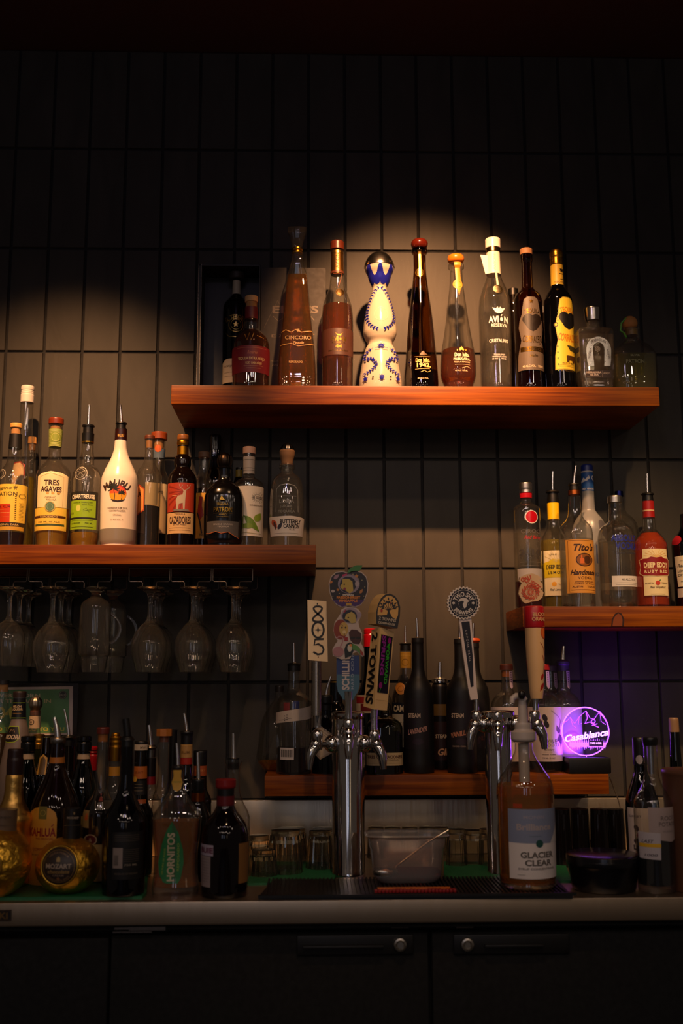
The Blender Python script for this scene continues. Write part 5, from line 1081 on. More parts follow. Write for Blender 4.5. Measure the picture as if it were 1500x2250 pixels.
def taps():
    Y = 2.40
    th, X, k, zt, r = column('chrome beer tower with three taps at the centre of the counter', 765, 35.5, 1564, Y, 37)
    zf = at(765, 1633, Y).z
    xl = at(697, 1600, 2.37).x - X; xr = at(823, 1600, 2.37).x - X
    faucet(th, X, Y, zf, xl, -.03, k); faucet(th, X, Y, zf, xr, -.03, k); faucet(th, X, Y, at(765, 1606, Y).z, -.002, -.088, k)
    # 805
    Yh = 2.37; h = tap_handle('tap_handle', 'tan wooden plate tap handle numbered 805 on an aluminium shaft', 697, 1590, Yh)
    ferrule(h, 697, 1598, 1572, Yh, 9, 11); X1, X2 = at(695, 1572, Yh), at(695, 1453, Yh); kk = .5 * (at(706, 1500, Yh).x - at(684, 1500, Yh).x)
    MB().tube([X1, X2], kk, 24).build('shaft', mat('b8aea2*'), h, smooth=True, auto=60)
    pl = [(675, 1318), (717, 1321), (720, 1454), (677, 1450)]
    pb = MB().prism(px_poly(pl, Yh - .008), Yh - .008, Yh + .010).build('plate', mat('ecd0a4', .5), h)
    bk = '17120e'
    art('lettering', [L([(697 + a * (11.5 if y > 1343 else 9.5), y) for a, y in [(math.sin(t), 1348 - 17.5 * math.cos(t / 2 * 1.0)) for t in []]], 3, bk)] if 0 else
        [L([(698 + 10.0 * math.sin(2 * t) * (.92 if math.cos(t) > 0 else 1.12), 1349 - 17 * math.cos(t)) for t in [2 * PI * i / 40 for i in range(41)]], 4, bk),
         L([(698.5 + 12.5 * math.sin(t), 1384 - 17 * math.cos(t)) for t in [2 * PI * i / 32 for i in range(33)]], 4.4, bk), star(698.5, 1384, 9, bk, 4, .25),
         L([(711, 1404), (692, 1405), (690, 1417), (699, 1415), (708, 1420), (711, 1428), (707, 1436), (698, 1438), (690, 1433)], 4.2, bk), L([(688, 1424 + 8), (692, 1435)], 4, bk), leaf(697, 1329, 5, 3, -90, bk), leaf(699, 1442, 4, 2.4, 90, '8a5a38')], pb, FlatMap(Yh - .008), base=.0006)
    # blue paddle with apple topper
    Yh = 2.315; h = tap_handle('tap_handle', 'blue paddle tap handle with cut-out animals and black apple topper', 765, 1560, Yh)
    ferrule(h, 765, 1583, 1519, Yh, 7.5, 10)
    pd = [(739, 1440), (789, 1440), (790, 1505), (786, 1520), (779, 1530), (777, 1538), (753, 1538), (750, 1530), (742, 1520), (739, 1505)]
    pad = MB().prism(px_poly(pd, Yh), Yh, Yh + .009).build('paddle', mat('26386a', .35), h)
    art('lettering', [G([(739.5, 1482), (789.5, 1482), (790, 1505), (786, 1520), (779, 1530), (777, 1537), (753, 1537), (750, 1530), (742, 1520), (739.5, 1505)], '3c6278'), T('SCHILLING', 759, 1472, 15, 'b8aca8', 88, rot=90, b=1), T('HARD CIDER', 774, 1476, 6, '8c98a8', 78, rot=90, sp=.12)], pad, FlatMap(Yh), base=.0006)
    an = [(735, 1367), (742, 1357), (748, 1348), (749, 1340), (760, 1333), (780, 1334), (788, 1340), (794, 1348), (792, 1356), (787, 1366), (789, 1377), (795, 1390), (795, 1403), (793, 1413), (799, 1425), (800, 1440), (796, 1443), (783, 1432), (775, 1436), (768, 1448), (750, 1449), (740, 1445), (731, 1440), (730, 1427), (737, 1414), (742, 1408), (736, 1400), (732, 1385)]
    ab = MB().prism(px_poly(an, Yh - .004), Yh - .004, Yh + .001).build('animal_cutout', mat('b0a098', .5), h)
    it = [E(748, 1383, 15, 22, '7a2c14'), E(755, 1382, 10, 15, 'b09048'), E(751, 1379, 2, 2, '20140c'), E(759, 1379, 2, 2, '20140c'), E(756, 1389, 4, 4, 'c8b080'), L([(750, 1372), (754, 1376)], 1, '3a2010'), L([(756, 1392), (756, 1395)], 2, '3a2010'),
          G([(766, 1390), (772, 1383), (784, 1384), (793, 1392), (794, 1406), (789, 1415), (776, 1414), (768, 1404)], '3c1a12'), E(775, 1402, 5, 3, '100a08'), E(787, 1402, 5, 3, '100a08'), L([(768, 1400), (793, 1400)], 1.2, '100a08'),
          E(769, 1352, 20, 17, '8c7c88'), E(768, 1354, 16, 14, '10142c'), G([(760, 1350), (772, 1344), (780, 1350), (782, 1368), (772, 1370), (764, 1362), (757, 1360)], 'a8924c'), E(765, 1357, 1.6, 1.6, '10100c'), L([(755, 1346), (760, 1340)], 3, '8a1830'), E(790, 1351, 4, 6, '8c7c88'),
          E(743, 1432, 12, 11, '9c6c70'), L([(746, 1424), (752, 1412), (753, 1400), (744, 1398), (738, 1404)], 2.4, '9c6c70'), G([(756, 1428), (760, 1416), (768, 1411), (776, 1415), (778, 1426), (772, 1440), (758, 1446)], '0c1414'), E(768, 1424, 5, 8, 'b8b0a0'), E(770, 1418, 3, 3, 'c87a20'), G([(774, 1414), (786, 1420), (796, 1432), (799, 1441), (792, 1438), (784, 1430), (774, 1427)], '4a7a38'), G([(790, 1427), (797, 1433), (799, 1441), (792, 1438)], '8a2018'), R(756, 1400, 764, 1408, '8a1418')]
    art('animal_print', it, ab, FlatMap(Yh - .004), base=.0006)
    apple = [(765 + x, y) for x, y in [(0, 1259), (6, 1256), (18, 1254), (30, 1257), (40, 1267), (44, 1282), (43, 1300), (37, 1316), (28, 1329), (16, 1334), (0, 1331), (-14, 1335), (-26, 1329), (-36, 1317), (-42, 1300), (-43, 1282), (-38, 1266), (-28, 1257), (-14, 1255), (-5, 1257)]]
    tp = MB().prism(px_poly(apple, Yh - .006), Yh - .006, Yh + .006).build('apple_topper', mat('a89890', .5), h)
    MB().prism(px_poly([(765, 1262), (763, 1256), (770, 1248), (782, 1242), (796, 1242), (793, 1251), (784, 1257), (770, 1259)], Yh - .006), Yh - .006, Yh + .002).build('leaf', mat('2c6a30', .5), h)
    ins = [(765 + (x - 765) * .955, 1294 + (y - 1294) * .955) for x, y in apple]
    it = [G(ins, '0e0a16'), G([(x, max(y, 1318)) for x, y in ins], '3a1c5c'), E(766, 1283, 24, 21, '7c7080'), E(764, 1285, 18, 18, '0c1024'), G([(752, 1272), (766, 1272), (774, 1278), (776, 1298), (768, 1304), (760, 1298), (750, 1294), (747, 1288), (752, 1282)], 'a8903c'), E(756, 1284, 1.8, 1.8, '0c0c08'), E(757, 1294, 3, 3, '7a1c3c'), L([(752, 1265), (762, 1262)], 4, 'a82058'), E(784, 1283, 4.5, 6, '9a8c90'),
          star(783, 1266, 5, 'b07020'), star(742, 1296, 4, 'b07020'), leaf(733, 1272, 16, 8, -40, '8a6878'), leaf(730, 1277, 8, 5, 140, 'b06818'), leaf(790, 1304, 12, 6, -55, 'a06830'), E(731, 1299, 4, 3, 'a89c98'), T('IMPERIAL', 765, 1307, 3.6, 'c8c0b8', 25, b=1), T('PASSIONFRUIT', 765, 1313, 5.4, 'c87818', 52, b=1), T('PINEAPPLE', 765, 1320, 5.4, 'c87818', 40, b=1), R(760, 1325, 772, 1330, 'b08a30')] + [E(765 + dx, y, 1, 1, 'b8a878') for dx, y in ((30, 1275), (36, 1290), (-34, 1310), (-30, 1262), (22, 1272), (10, 1262), (-20, 1304), (34, 1310))]
    art('apple_print', it, tp, FlatMap(Yh - .006), base=.0006)
    # wooden tree handle
    Yh = 2.37; h = tap_handle('tap_handle', 'square pale wooden tap handle with black tree roundel, leaning right', 823, 1590, Yh)
    ferrule(h, 822, 1606, 1558, Yh, 7, 8, mat('c8c0b8*'))
    yaw = math.radians(-28)
    # block: two visible faces, left edge 790..828, right face 828..866
    def P3(x, y, Yd): v = at(x, y, Yd); return v
    ya, ym, yb2 = Yh + .012, Yh - .014, Yh + .006
    tpz = [(790 + 25, 1383, ya), (836, 1381, ym), (865, 1388, yb2), (845, 1384, Yh + .026)]
    btm = [(799, 1556, ya), (827, 1560, ym), (849, 1563, yb2), (829, 1558, Yh + .026)]
    tpz = [(816, 1384, ya), (834, 1379, ym), (866, 1388, yb2), (848, 1386, Yh + .03)]; btm = [(798, 1552, ya), (822, 1559, ym), (850, 1561, yb2), (830, 1556, Yh + .03)]
    vs = [P3(*p) for p in tpz] + [P3(*p) for p in btm]
    pal = mat('d8b478', .5)
    blk = MB().add(vs, [(0, 1, 2, 3), (4, 5, 6, 7), (0, 4, 5, 1), (1, 5, 6, 2), (2, 6, 7, 3), (3, 7, 4, 0)]).build('block', pal, h)
    class Quad:
        def __init__(s, a, b, c, d, x0, x1, y0, y1): s.q = [Vector(v) for v in (a, b, c, d)]; s.b = (x0, x1, y0, y1); s.n = (s.q[1] - s.q[0]).cross(s.q[3] - s.q[0]).normalized(); s.n = s.n if s.n.y < 0 else -s.n
        def poly(s, x, y): return (x - s.b[0]) / (s.b[1] - s.b[0]), (y - s.b[2]) / (s.b[3] - s.b[2])
        def text(s, x, y, c): return s.poly(x, y)
        def p(s, u, v, off): a, b, c, d = s.q; return a * (1 - u) * (1 - v) + b * u * (1 - v) + c * u * v + d * (1 - u) * v + s.n * off
    art('side_lettering', [T('2 TOWNS', 50, 500, 62, bk, 900, rot=-90, b=1)], blk, Quad(vs[0], vs[1], vs[5], vs[4], 0, 100, 0, 1000), base=.0008)
    art('front_panel', [R(12, 75, 92, 790, '0e0a10'), T('SPRING', 34, 330, 24, '8a2088', 500, rot=-90, b=1), T('FORWARD', 66, 440, 20, '2ea01c', 480, rot=-90, b=1), E(70, 130, 11, 40, '8a1870'), leaf(70, 165, 60, 14, 100, '30a018'), E(30, 700, 12, 40, '8a1870'), L([(32, 730), (24, 780)], 4, '30a018'), L([(0, 880), (100, 885)], 3, '8a6a38')], blk, Quad(vs[1], vs[2], vs[6], vs[5], 0, 100, 0, 1000), base=.0006, lay=.0004)
    hx, hy = 846, 1342
    arch = [(826, 1371), (826, 1345), (830, 1328), (837, 1314), (846, 1306), (856, 1304), (867, 1309), (875, 1320), (879, 1334), (878, 1355), (873, 1381)]
    HM = [(x - 18, y + 1) for x, y in arch]
    fr = [at(x, y, Yh - .016) for x, y in arch]; bkk = [at(x, y, Yh + .016) for x, y in HM]; n = len(arch)
    tri = tessellate_polygon([[Vector((x, y, 0)) for x, y in arch]])
    mb = MB().add(fr + bkk, [tuple(t) for t in tri] + [tuple(i + n for i in t)[::-1] for t in tri] + [(i, (i + 1) % n, (i + 1) % n + n, i + n) for i in range(n)])
    hd = mb.build('round_head', pal, h)
    inn = [(829, 1352), (830, 1338), (835, 1325), (842, 1315), (850, 1309), (858, 1309), (866, 1314), (872, 1323), (875, 1336), (874, 1352), (870, 1361), (858, 1354), (848, 1351), (838, 1352)]
    it = [G(arch, '14100e'), G(inn, 'c89a50'), G([(848, 1356), (851, 1346), (851, 1338), (855, 1338), (856, 1346), (862, 1357)], '14100e')]
    for t, l in ((-160, 18), (-140, 20), (-115, 22), (-90, 24), (-68, 22), (-42, 20), (-20, 18)):
        c, s2 = math.cos(math.radians(t)), math.sin(math.radians(t)); it += [L([(853, 1342), (853 + l * .8 * c, 1340 + l * .8 * s2)], 1.3, '14100e'), leaf(853 + l * .6 * c, 1340 + l * .6 * s2, 8, 3.4, t - 40, '14100e'), leaf(853 + l * .6 * c, 1340 + l * .6 * s2, 8, 3.4, t + 30, '14100e'), leaf(853 + l * .85 * c, 1340 + l * .85 * s2, 8, 3.4, t, '14100e')]
    it += [E(838, 1342, 2.6, 3, 'a02818'), E(858, 1325, 1.5, 1.5, 'a02818'), T('2 TOWNS', 851, 1361, 6.5, 'a89a84', 38, rot=-9, b=1), T('CIDERHOUSE', 849, 1370, 4.6, 'a89a84', 38, rot=-9, b=1)]
    art('tree_roundel', it, hd, FlatMap(Yh - .016), base=.0006)
    # ---- second tower
    Y2 = 2.40
    th, X, k, zt, r = column('shorter visible chrome beer tower behind the syrup bottle', 1097, 29.5, 1562, Y2, 38)
    zf = at(1097, 1590, Y2).z
    faucet(th, X, Y2, zf, at(1046, 1590, 2.37).x - X, -.03, k); faucet(th, X, Y2, zf, at(1174, 1580, 2.37).x - X, -.03, k)
    f, e = faucet(th, X, Y2, zf, -.012, -.07, k)
    # crown cap handle
    Yh = 2.37; h = tap_handle('tap_handle', 'white and black tap handle with bottle cap shaped roundel', 1045, 1565, Yh)
    ferrule(h, 1046, 1562, 1536, Yh, 6, 5)
    sh = [(1007, 1362), (1036, 1352), (1043, 1420), (1047, 1508), (1049, 1537), (1033, 1538), (1028, 1505), (1016, 1420)]
    sh = [(1008, 1358), (1035, 1356), (1041, 1440), (1047, 1510), (1050, 1536), (1034, 1538), (1028, 1510), (1016, 1430)]
    s_ = MB().prism(px_poly(sh, Yh - .006), Yh - .006, Yh + .008).build('blade', mat('e0ccc0', .4), h)
    art('panel_print', [G([(1013, 1367), (1031, 1365), (1038, 1440), (1040, 1508), (1034, 1510), (1024, 1440)], '0e0c1c'), T('UMPQUA TRAIL', 1028, 1419, 3.8, 'b8aca8', 70, rot=-83, sp=.25)], s_, FlatMap(Yh - .006), base=.0006)
    cx, cy = 1018, 1325; crown = [(cx + (35.5 + 1.6 * math.cos(28 * t)) * math.cos(t), cy + (35.5 + 1.6 * math.cos(28 * t)) * math.sin(t)) for t in [2 * PI * i / 168 for i in range(168)]]
    cr = MB().prism(px_poly(crown, Yh - .010), Yh - .010, Yh + .002).build('crown_disc', mat('e4d4c4', .4), h)
    N_ = '12101e'; Wc = 'dcd0c4'
    art('crown_print', [G([(cx + (32 + 1.3 * math.cos(28 * t)) * math.cos(t), cy + (32 + 1.3 * math.cos(28 * t)) * math.sin(t)) for t in [2 * PI * i / 168 for i in range(168)]], N_), ring(cx, cy, 28.5, 1, Wc, 48), T('TWO SHY', cx, cy - 19.5, 9.5, Wc, 50, arc=20, b=1), T('BREWING', cx, cy + 21, 7.5, Wc, 42, arc=-24, b=1), E(cx, cy, 12, 12, Wc), G([(cx - 12, cy - 2), (cx - 3, cy - 5), (cx + 1, cy - 3), (cx - 2, cy + 3), (cx, cy + 9), (cx + 2, cy + 12), (cx - 6, cy + 11), (cx - 11, cy + 5)], N_), G([(cx + 12, cy - 3), (cx + 9, cy - 2), (cx + 6, cy + 8), (cx + 3, cy + 12), (cx + 10, cy + 8)], N_), G([(cx - 10, cy - 8), (cx - 4, cy - 11), (cx + 8, cy - 9), (cx + 3, cy - 6), (cx - 6, cy - 5)], Wc), star(cx - 22, cy, 4.2, Wc, 6), star(cx + 21, cy, 4.2, Wc, 6)], cr, FlatMap(Yh - .010), base=.0006)
    # orange cylinder handle
    h = tap_handle('tap_handle', 'cream and red round tap handle with orange slice topper', 1176, 1560, Yh)
    ferrule(h, 1176, 1560, 1534, Yh, 6.5, 7)
    def seg(nm, pts, m):
        kx = at(1177, 1450, Yh).x - at(1176, 1450, Yh).x; Xc = at(1176, 1450, Yh).x
        p = [(at(1176, y, Yh).z, hw_ * kx) for y, hw_ in pts]
        return MB().lathe(Xc, Yh, pchip(p), 40).build(nm, m, h, smooth=True, auto=40), Xc, kx, p
    o, Xc, kx, pr = seg('grip', [(1378, 21), (1450, 19.5), (1490, 17), (1520, 15), (1535, 13)], mat('c8a478', .35))
    o2, _, _, _ = seg('red_collar', [(1332, 19), (1335, 22), (1378, 22), (1380, 21)], mat('9a0e1c', .35))
    class HB(Bot):
        def __init__(s): s.Y = Yh; s.cx = 1176; s.Z0 = -9; s.X = Xc; s.sq = 0; s.dr = 1; s.root = h; s.pp = [(at(1176, 1330, Yh).z, 22.3 * kx), (at(1176, 1378, Yh).z, 22.3 * kx), (at(1176, 1380, Yh).z, 21 * kx), (at(1176, 1450, Yh).z, 19.5 * kx), (at(1176, 1490, Yh).z, 17 * kx), (at(1176, 1535, Yh).z, 13 * kx)]
    hb = HB()
    hb.art('collar_print', [T('BLOOD', 1186, 1351, 8, 'c89868', 32, b=1), T('ORANGE', 1187, 1361, 8, 'c89868', 36, b=1)], 1355, parent=o2, base=.0006)
    hb.art('grip_print', [E(1196, 1390, 11, 15, 'b04818'), E(1196, 1390, 9, 12.5, 'c86020'), L([(1184, 1412), (1191, 1424), (1194, 1440)], 1, '8a2c14'), L([(1188, 1440), (1192, 1458), (1190, 1480)], 1.2, '8a2c14'), leaf(1190, 1500, 22, 7, 115, '9a1c10'), leaf(1189, 1480, 16, 6, 110, '9a1c10'), L([(1156, 1450), (1157, 1475)], 3, '8a1c14')], 1420, parent=o, base=.0006)
    tp = [(1139, 1305), (1142, 1290), (1146, 1281), (1140, 1277), (1142, 1268), (1156, 1262), (1170, 1260), (1187, 1267), (1190, 1272), (1184, 1274), (1192, 1284), (1192, 1292), (1188, 1294), (1194, 1302), (1191, 1313), (1182, 1320), (1168, 1322), (1155, 1326), (1148, 1322), (1144, 1314)]
    t_ = MB().prism(px_poly(tp, Yh - .008), Yh - .008, Yh + .003).build('slice_topper', mat('c8a47c', .4), h)
    OR = 'b83c14'; it = [T('CALI', 1155, 1271, 8, OR, 24, rot=18, b=1), T('SQUEEZE', 1168, 1280, 8.5, OR, 42, rot=-28, arc=60, b=1), E(1165, 1301, 6.5, 6.5, OR), ring(1165, 1301, 8, .8, OR)] + [L([(1165, 1301), (1165 + 6.5 * math.cos(t), 1301 + 6.5 * math.sin(t))], .8, 'c8a47c') for t in [i * PI / 4 for i in range(8)]]
    for j in range(14):
        a = 2 * PI * j / 14; it.append(L([(1165 + (11 + 2.2 * q) * math.cos(a + q * .22), 1301 + (10 + 1.8 * q) * math.sin(a + q * .22)) for q in range(5)], 2.2, OR))
    art('slice_print', it, t_, FlatMap(Yh - .008), base=.0006)
taps()

# ================================================================ on the counter
Z = CTR_Z
def mat_thing(lb, pts, h, m, Zb=CTR_Z, name='bar_mat', ribs=None, cat='mat'):
    """flat mat: outline pixels on the counter plane"""
    P2 = []
    for x, y in pts:
        Y = depth_on(x, y, Zb); P2.append((at(x, y, Y).x, Y))
    n = len(P2); vs = [(x, y, Zb) for x, y in P2] + [(x, y, Zb + h) for x, y in P2]
    tri = tessellate_polygon([[Vector((x, y, 0)) for x, y in P2]])
    mb = MB().add(vs, [tuple(t)[::-1] for t in tri] + [tuple(i + n for i in t) for t in tri] + [(i, (i + 1) % n, (i + 1) % n + n, i + n) for i in range(n)])
    if ribs:
        x0 = min(p[0] for p in P2); x1 = max(p[0] for p in P2); y0 = min(p[1] for p in P2) + .012; y1 = max(p[1] for p in P2) - .008
        c = x0 + .012
        while c < x1 - .012: mb.box(c, c + .0035, y0, y1, Zb + h, Zb + h + .004); c += .0082
        mb.box(x0, x1, y0 - .012, y0 - .004, Zb + h, Zb + h + .005)
    return mb.build(name, m, None, label=lb, cat=cat)
GM = mat('0e5c34', .5)
mat_thing('green rubber mat under the gold ball bottles at the left end of the counter', [(-60, 1979), (312, 1976), (322, 1966), (326, 1900), (-60, 1900)], .006, GM)
mat_thing('green ribbed mat under the upturned tumblers left of the chrome tower', [(543, 1946), (735, 1940), (735, 1898), (556, 1898)], .005, GM)
mat_thing('green mat under the glasses between the two beer towers', [(975, 1940), (1255, 1940), (1240, 1898), (975, 1898)], .005, GM)
mat_thing('black ribbed rubber spill mat along the counter edge below the taps', [(568, 1977), (1258, 1975), (1222, 1938), (600, 1938)], .006, mat('08080a', .45), ribs=1)
ZM = CTR_Z + .006; ZS = CTR_Z + .0105; ZG = CTR_Z + .0055

def ball_bottle(lb, cx, cy, R_, ybase, neck, words):
    Yd = depth_on(cx, ybase, ZM) + .075; c = at(cx, cy, Yd); k = at(cx + 1, cy, Yd).x - c.x; r = R_ * k
    th = thing('ball_bottle', lb, 'bottle', (c.x, Yd, ZM))
    rz = (c.z - ZM) / math.cos(.42); foil = rough_metal('gold_foil_%d' % cx, 'f4bc40', .36, 14, 14, .8)
    pr = [(c.z + rz * math.cos(t) , r * math.sin(t)) for t in [.3 + (PI - .72) * i / 30 for i in range(31)]]
    pr[-1] = (ZM, pr[-1][1])
    MB().lathe(c.x, Yd, pr, 56).build('foil_body', foil, th, smooth=True, auto=60)
    nx, y0, y1, hw, col = neck; X = at(nx, y1, Yd).x; zn0, zn1 = at(nx, y0, Yd).z, at(nx, y1, Yd).z
    nk = MB().lathe(X, Yd, [(zn0, hw * k), (zn1 - .01, hw * k)], 36, cap=True).build('neck_sleeve', mat(col, .4), th, smooth=True, auto=40)
    art('neck_print', words[0], nk, FlatMap(Yd - hw * k - .0012), base=.0003) if words[0] else None
    # round printed medallion, set on the front of the ball and tilted with it
    lx, ly, lr, items = words[1]
    pc = at(lx, ly, Yd); dx, dz = pc.x - c.x, pc.z - c.z; q_ = rz / r
    class DM:   # printed medallion lying on the curve of the ball
        def poly(s, x, y): v = at(x, y, Yd); return v.x - c.x, v.z - c.z
        def text(s, x, y, c_): return s.poly(x, y)
        def p(s, a, b, off):
            b /= q_; d = math.sqrt(max(r * r - a * a - b * b, 1e-7)); f = (r + off) / r
            return Vector((c.x + a * f, Yd - d * f, c.z + b * f * q_))
    D = DM(); md = art('medallion', [E(lx, ly, lr * .98, lr * .98, '3a2a1c', 40)], th, D, base=.0012, step=.006, zstep=.006)
    pts = [D.p(dx + lr * k * math.cos(2 * PI * i / 48), dz + lr * k * math.sin(2 * PI * i / 48), .001) for i in range(49)]
    MB().tube(pts, .0022, 8).build('rim', mat('c89c38*', .3), md, smooth=True, auto=60)
    art('medallion_print', items, md, D, base=.0018, step=.006, zstep=.006)
    return th
br = '2a1c16'
mz = lambda x, y, s=1.0: [E(x, y, 36 * s, 36 * s, br), ring(x, y, 33 * s, .9, '8a6c38'), T('MOZART', x, y - 1, 9 * s, 'a08c78', 54 * s, b=1), T('chocolate', x, y + 10, 7 * s, '8a6c38', 46 * s, shear=.2, b=1), T('CREAM', x, y + 18, 4 * s, '8a7460', 24 * s), G([(x - 4, y - 10), (x - 4, y - 17), (x, y - 21), (x + 4, y - 17), (x + 4, y - 10)], '9a7c40'), T('LIQUEUR PREMIUM', x, y - 28, 3.6, '8a6c50', 46 * s, arc=28), T('CHOCOLATE SPIRIT', x, y + 29, 3.6, '8a6c50', 50 * s, arc=-30), E(x, y + 25, 3.5, 3.5, '7a5030')]
def counter():
    # second row ---------------------------------------------------
    def B(name, lb, cx, yref, Yd, body, m=CLEAR, zb=ZM, **k):
        b = Bot(name, lb, 'bottle', cx, yref, zb, Yd, **k); b.body(body, m); return b
    b = B('liquor_bottle', 'clear bottle with dark cap at the left photo edge before the green notice', -3, 1700, 2.56, [(1515, 14), (1560, 15), (1590, 22), (1620, 34), (1900, 36)]); b.lathe('stopper', [(1495, 14), (1504, 14.5)], mat('1c1410')); b.lathe('cork', [(1504, 12), (1520, 11)], CORK); b.fill(1612, liquid('dull_gold', 'b08a38'))
    b = B('liquor_bottle', 'frosted grey melon liqueur bottle with dark neck sleeve and fan label', 38, 1650, 2.47, [(1532, 13), (1580, 16), (1600, 21), (1640, 28), (1690, 36), (1720, 38), (1920, 36)], mat('6a605a', .35))
    b.lathe('screw_cap', [(1519, 13), (1521, 14.5), (1532, 14.5)], mat('241814', .4)); b.band('neck_label', 1534, 1579, mat('0c0e14', .35)); b.art('neck_print', [T('MELON', 37, 1552, 4.6, 'b09c78', 20, b=1), T('LIQUEUR', 37, 1558, 4.6, 'b09c78', 24, b=1), L([(20, 1544), (56, 1544)], 1, '7aa020'), L([(22, 1577), (58, 1577)], 1.2, '7aa020'), L([(28, 1567), (46, 1567)], .8, '8a6a38')], 1560, base=.001)
    b.label([(22, 1594), (44, 1594), (49, 1621), (38, 1630), (22, 1631), (6, 1626)], '8aa020', [G([(23.5, 1596), (43, 1596), (47.5, 1620), (37, 1628), (22, 1629), (8, 1625)], '17120e'), T('MIDORI', 28, 1618, 9, 'c0b098', 36, shear=.2, b=1), L([(25, 1608), (28, 1601), (31, 1606), (34, 1601), (37, 1608)], 1.4, '9a8060')])
    b = B('liquor_bottle', 'bottle with pine cone stopper and cream neck band before the green notice', 74, 1650, 2.56, [(1563, 12), (1600, 12), (1625, 16), (1640, 28), (1655, 34), (1900, 34)], HAZY)
    b.lathe('pinecone', [(1529, 3), (1533, 9), (1541, 14), (1550, 14.5), (1558, 11), (1562, 9)], mat('8a8478*', .4), flute=(11, .05)); b.lathe('wooden_stopper', [(1561, 11.5), (1572, 11)], mat('5a3018', .6)); b.band('neck_label', 1573, 1600, mat('b09c80')); b.art('neck_print', [ring(69, 1586, 5.5, 1.2, '3a3028'), star(69, 1586, 3, '3a3028')], 1586, base=.001)
    # far row
    gb = [(1655, 12.5), (1668, 14), (1690, 19), (1715, 25), (1740, 30), (1925, 30)]
    for cx, lb in ((57, 'green herbal liqueur bottle with black cap behind the first gold bottle'), (181, 'green herbal liqueur bottle with black cap right of the coffee liqueur')):
        b = B('liquor_bottle', lb, cx, 1750, 2.405, gb, GREENG, group='green herbal liqueur bottles'); b.lathe('screw_cap', [(1617, 13), (1619, 16), (1628, 16), (1630, 14.5), (1632, 16), (1650, 16), (1652, 14), (1655, 14)], mat('0a0a0a', .2)); b.band('neck_band', 1655, 1667, mat('a89478')); b.fill(1745, mat('0a1808+')); b.label((cx - 30, 1790, cx + 24, 1890), '7a6a30')
    b = B('liquor_bottle', 'bottle with brass coloured screw cap between the first green bottle and the pour spouts', 80, 1750, 2.495, [(1645, 13), (1665, 14), (1700, 20), (1730, 30), (1915, 30)], liquid('green_spirit', '6a7a20', .4)); b.lathe('screw_cap', [(1613, 10), (1615, 13), (1621, 13), (1622, 12), (1625, 13), (1630, 13), (1631, 12), (1634, 13.5), (1645, 13.5)], mat('b08030*', .3))
    b = B('liquor_bottle', 'amber bottle with yellow shield label edge behind the coffee liqueur', 98, 1750, 2.43, [(1620, 10), (1650, 12), (1680, 18), (1710, 28), (1920, 30)], glass('tawny_glass', 'a07030')); b.label([(85, 1700), (86, 1664), (95, 1656), (104, 1664), (104, 1700)], 'a88438', [G([(88, 1700), (89, 1668), (95, 1661), (101, 1668), (101, 1700)], '4a3818')])
    b = B('liquor_bottle', 'red capped bottle behind the second green bottle', 200, 1750, 2.52, [(1690, 11), (1720, 16), (1750, 28), (1910, 28)], DARKG); b.lathe('capsule', [(1640, 9), (1642, 12), (1648, 12), (1650, 10.5), (1653, 12), (1657, 10.5), (1660, 12), (1668, 12), (1692, 12)], mat('7a0c14', .2))
    b = B('liquor_bottle', 'black bottle with pour spout directly behind the coffee liqueur', 146, 1750, 2.44, [(1638, 13), (1690, 14), (1710, 20), (1735, 32), (1930, 33)], DARKG); b.lathe('pourer_collar', [(1616, 12), (1620, 16), (1624, 13), (1640, 13)], BLACK); b.spout(141, 1558, 1618, 4.2, 2)
    b = B('liquor_bottle', 'long necked clear bottle with brown stopper left of the black cream bottle', 221, 1780, 2.34, [(1628, 11.5), (1700, 12), (1730, 14), (1745, 19), (1765, 31), (1790, 38), (1935, 38)]); b.lathe('stopper', [(1598, 12), (1600, 14), (1612, 14)], mat('5a1c10', .4)); b.lathe('cork', [(1612, 11), (1630, 10.5)], mat('8a5420', .6)); b.fill(1782, liquid('barrel_spirit', '6a3818'))
    b.label((187, 1777, 203, 1815), 'a08048', [leaf(195, 1800, 18, 8, -80, 'c86028')]); b.art('seal', [E(208, 1840, 15, 12, 'a08c6c'), E(208, 1840, 12, 9.5, '5a1414'), T('&', 208, 1840, 8, 'a08c6c')], 1840, base=.001); b.label((190, 1850, 235, 1930), 'a88c50')
    b.art('rear_label', [R(205, 1744, 240, 1760, '8a2414'), R(205, 1762, 240, 1778, 'a09c90'), R(209, 1762, 213, 1778, '20201c'), R(219, 1762, 223, 1778, '20201c'), R(229, 1762, 233, 1778, '20201c')], 1790, base=-.02)
    b = B('liquor_bottle', 'ribbed bottle with gold foil top and gold neck label', 249, 1780, 2.42, [(1650, 12), (1700, 12), (1720, 15), (1740, 20), (1760, 28), (1925, 28)], HAZY); b.lathe('capsule', [(1610, 7), (1612, 9), (1617, 9), (1618, 12), (1621, 13), (1626, 12.4), (1630, 13.5), (1638, 13), (1640, 14), (1672, 13.5)], mat('a07020*', .35)); b.label((236, 1684, 262, 1704), 'a87820')
    b = B('liquor_bottle', 'black bottle with orange neck band and white cap strip', 306, 1800, 2.40, [(1650, 13), (1680, 14), (1720, 15), (1760, 18), (1790, 30), (1925, 30)], DARKG); b.lathe('screw_cap', [(1628, 13), (1630, 14.5), (1650, 14.5)], BLACK); b.art('cap_strip', [R(295, 1635, 318, 1648, 'b8a890'), T('MW', 311, 1642, 5, '5a4a38', 10)], 1670, base=.003)
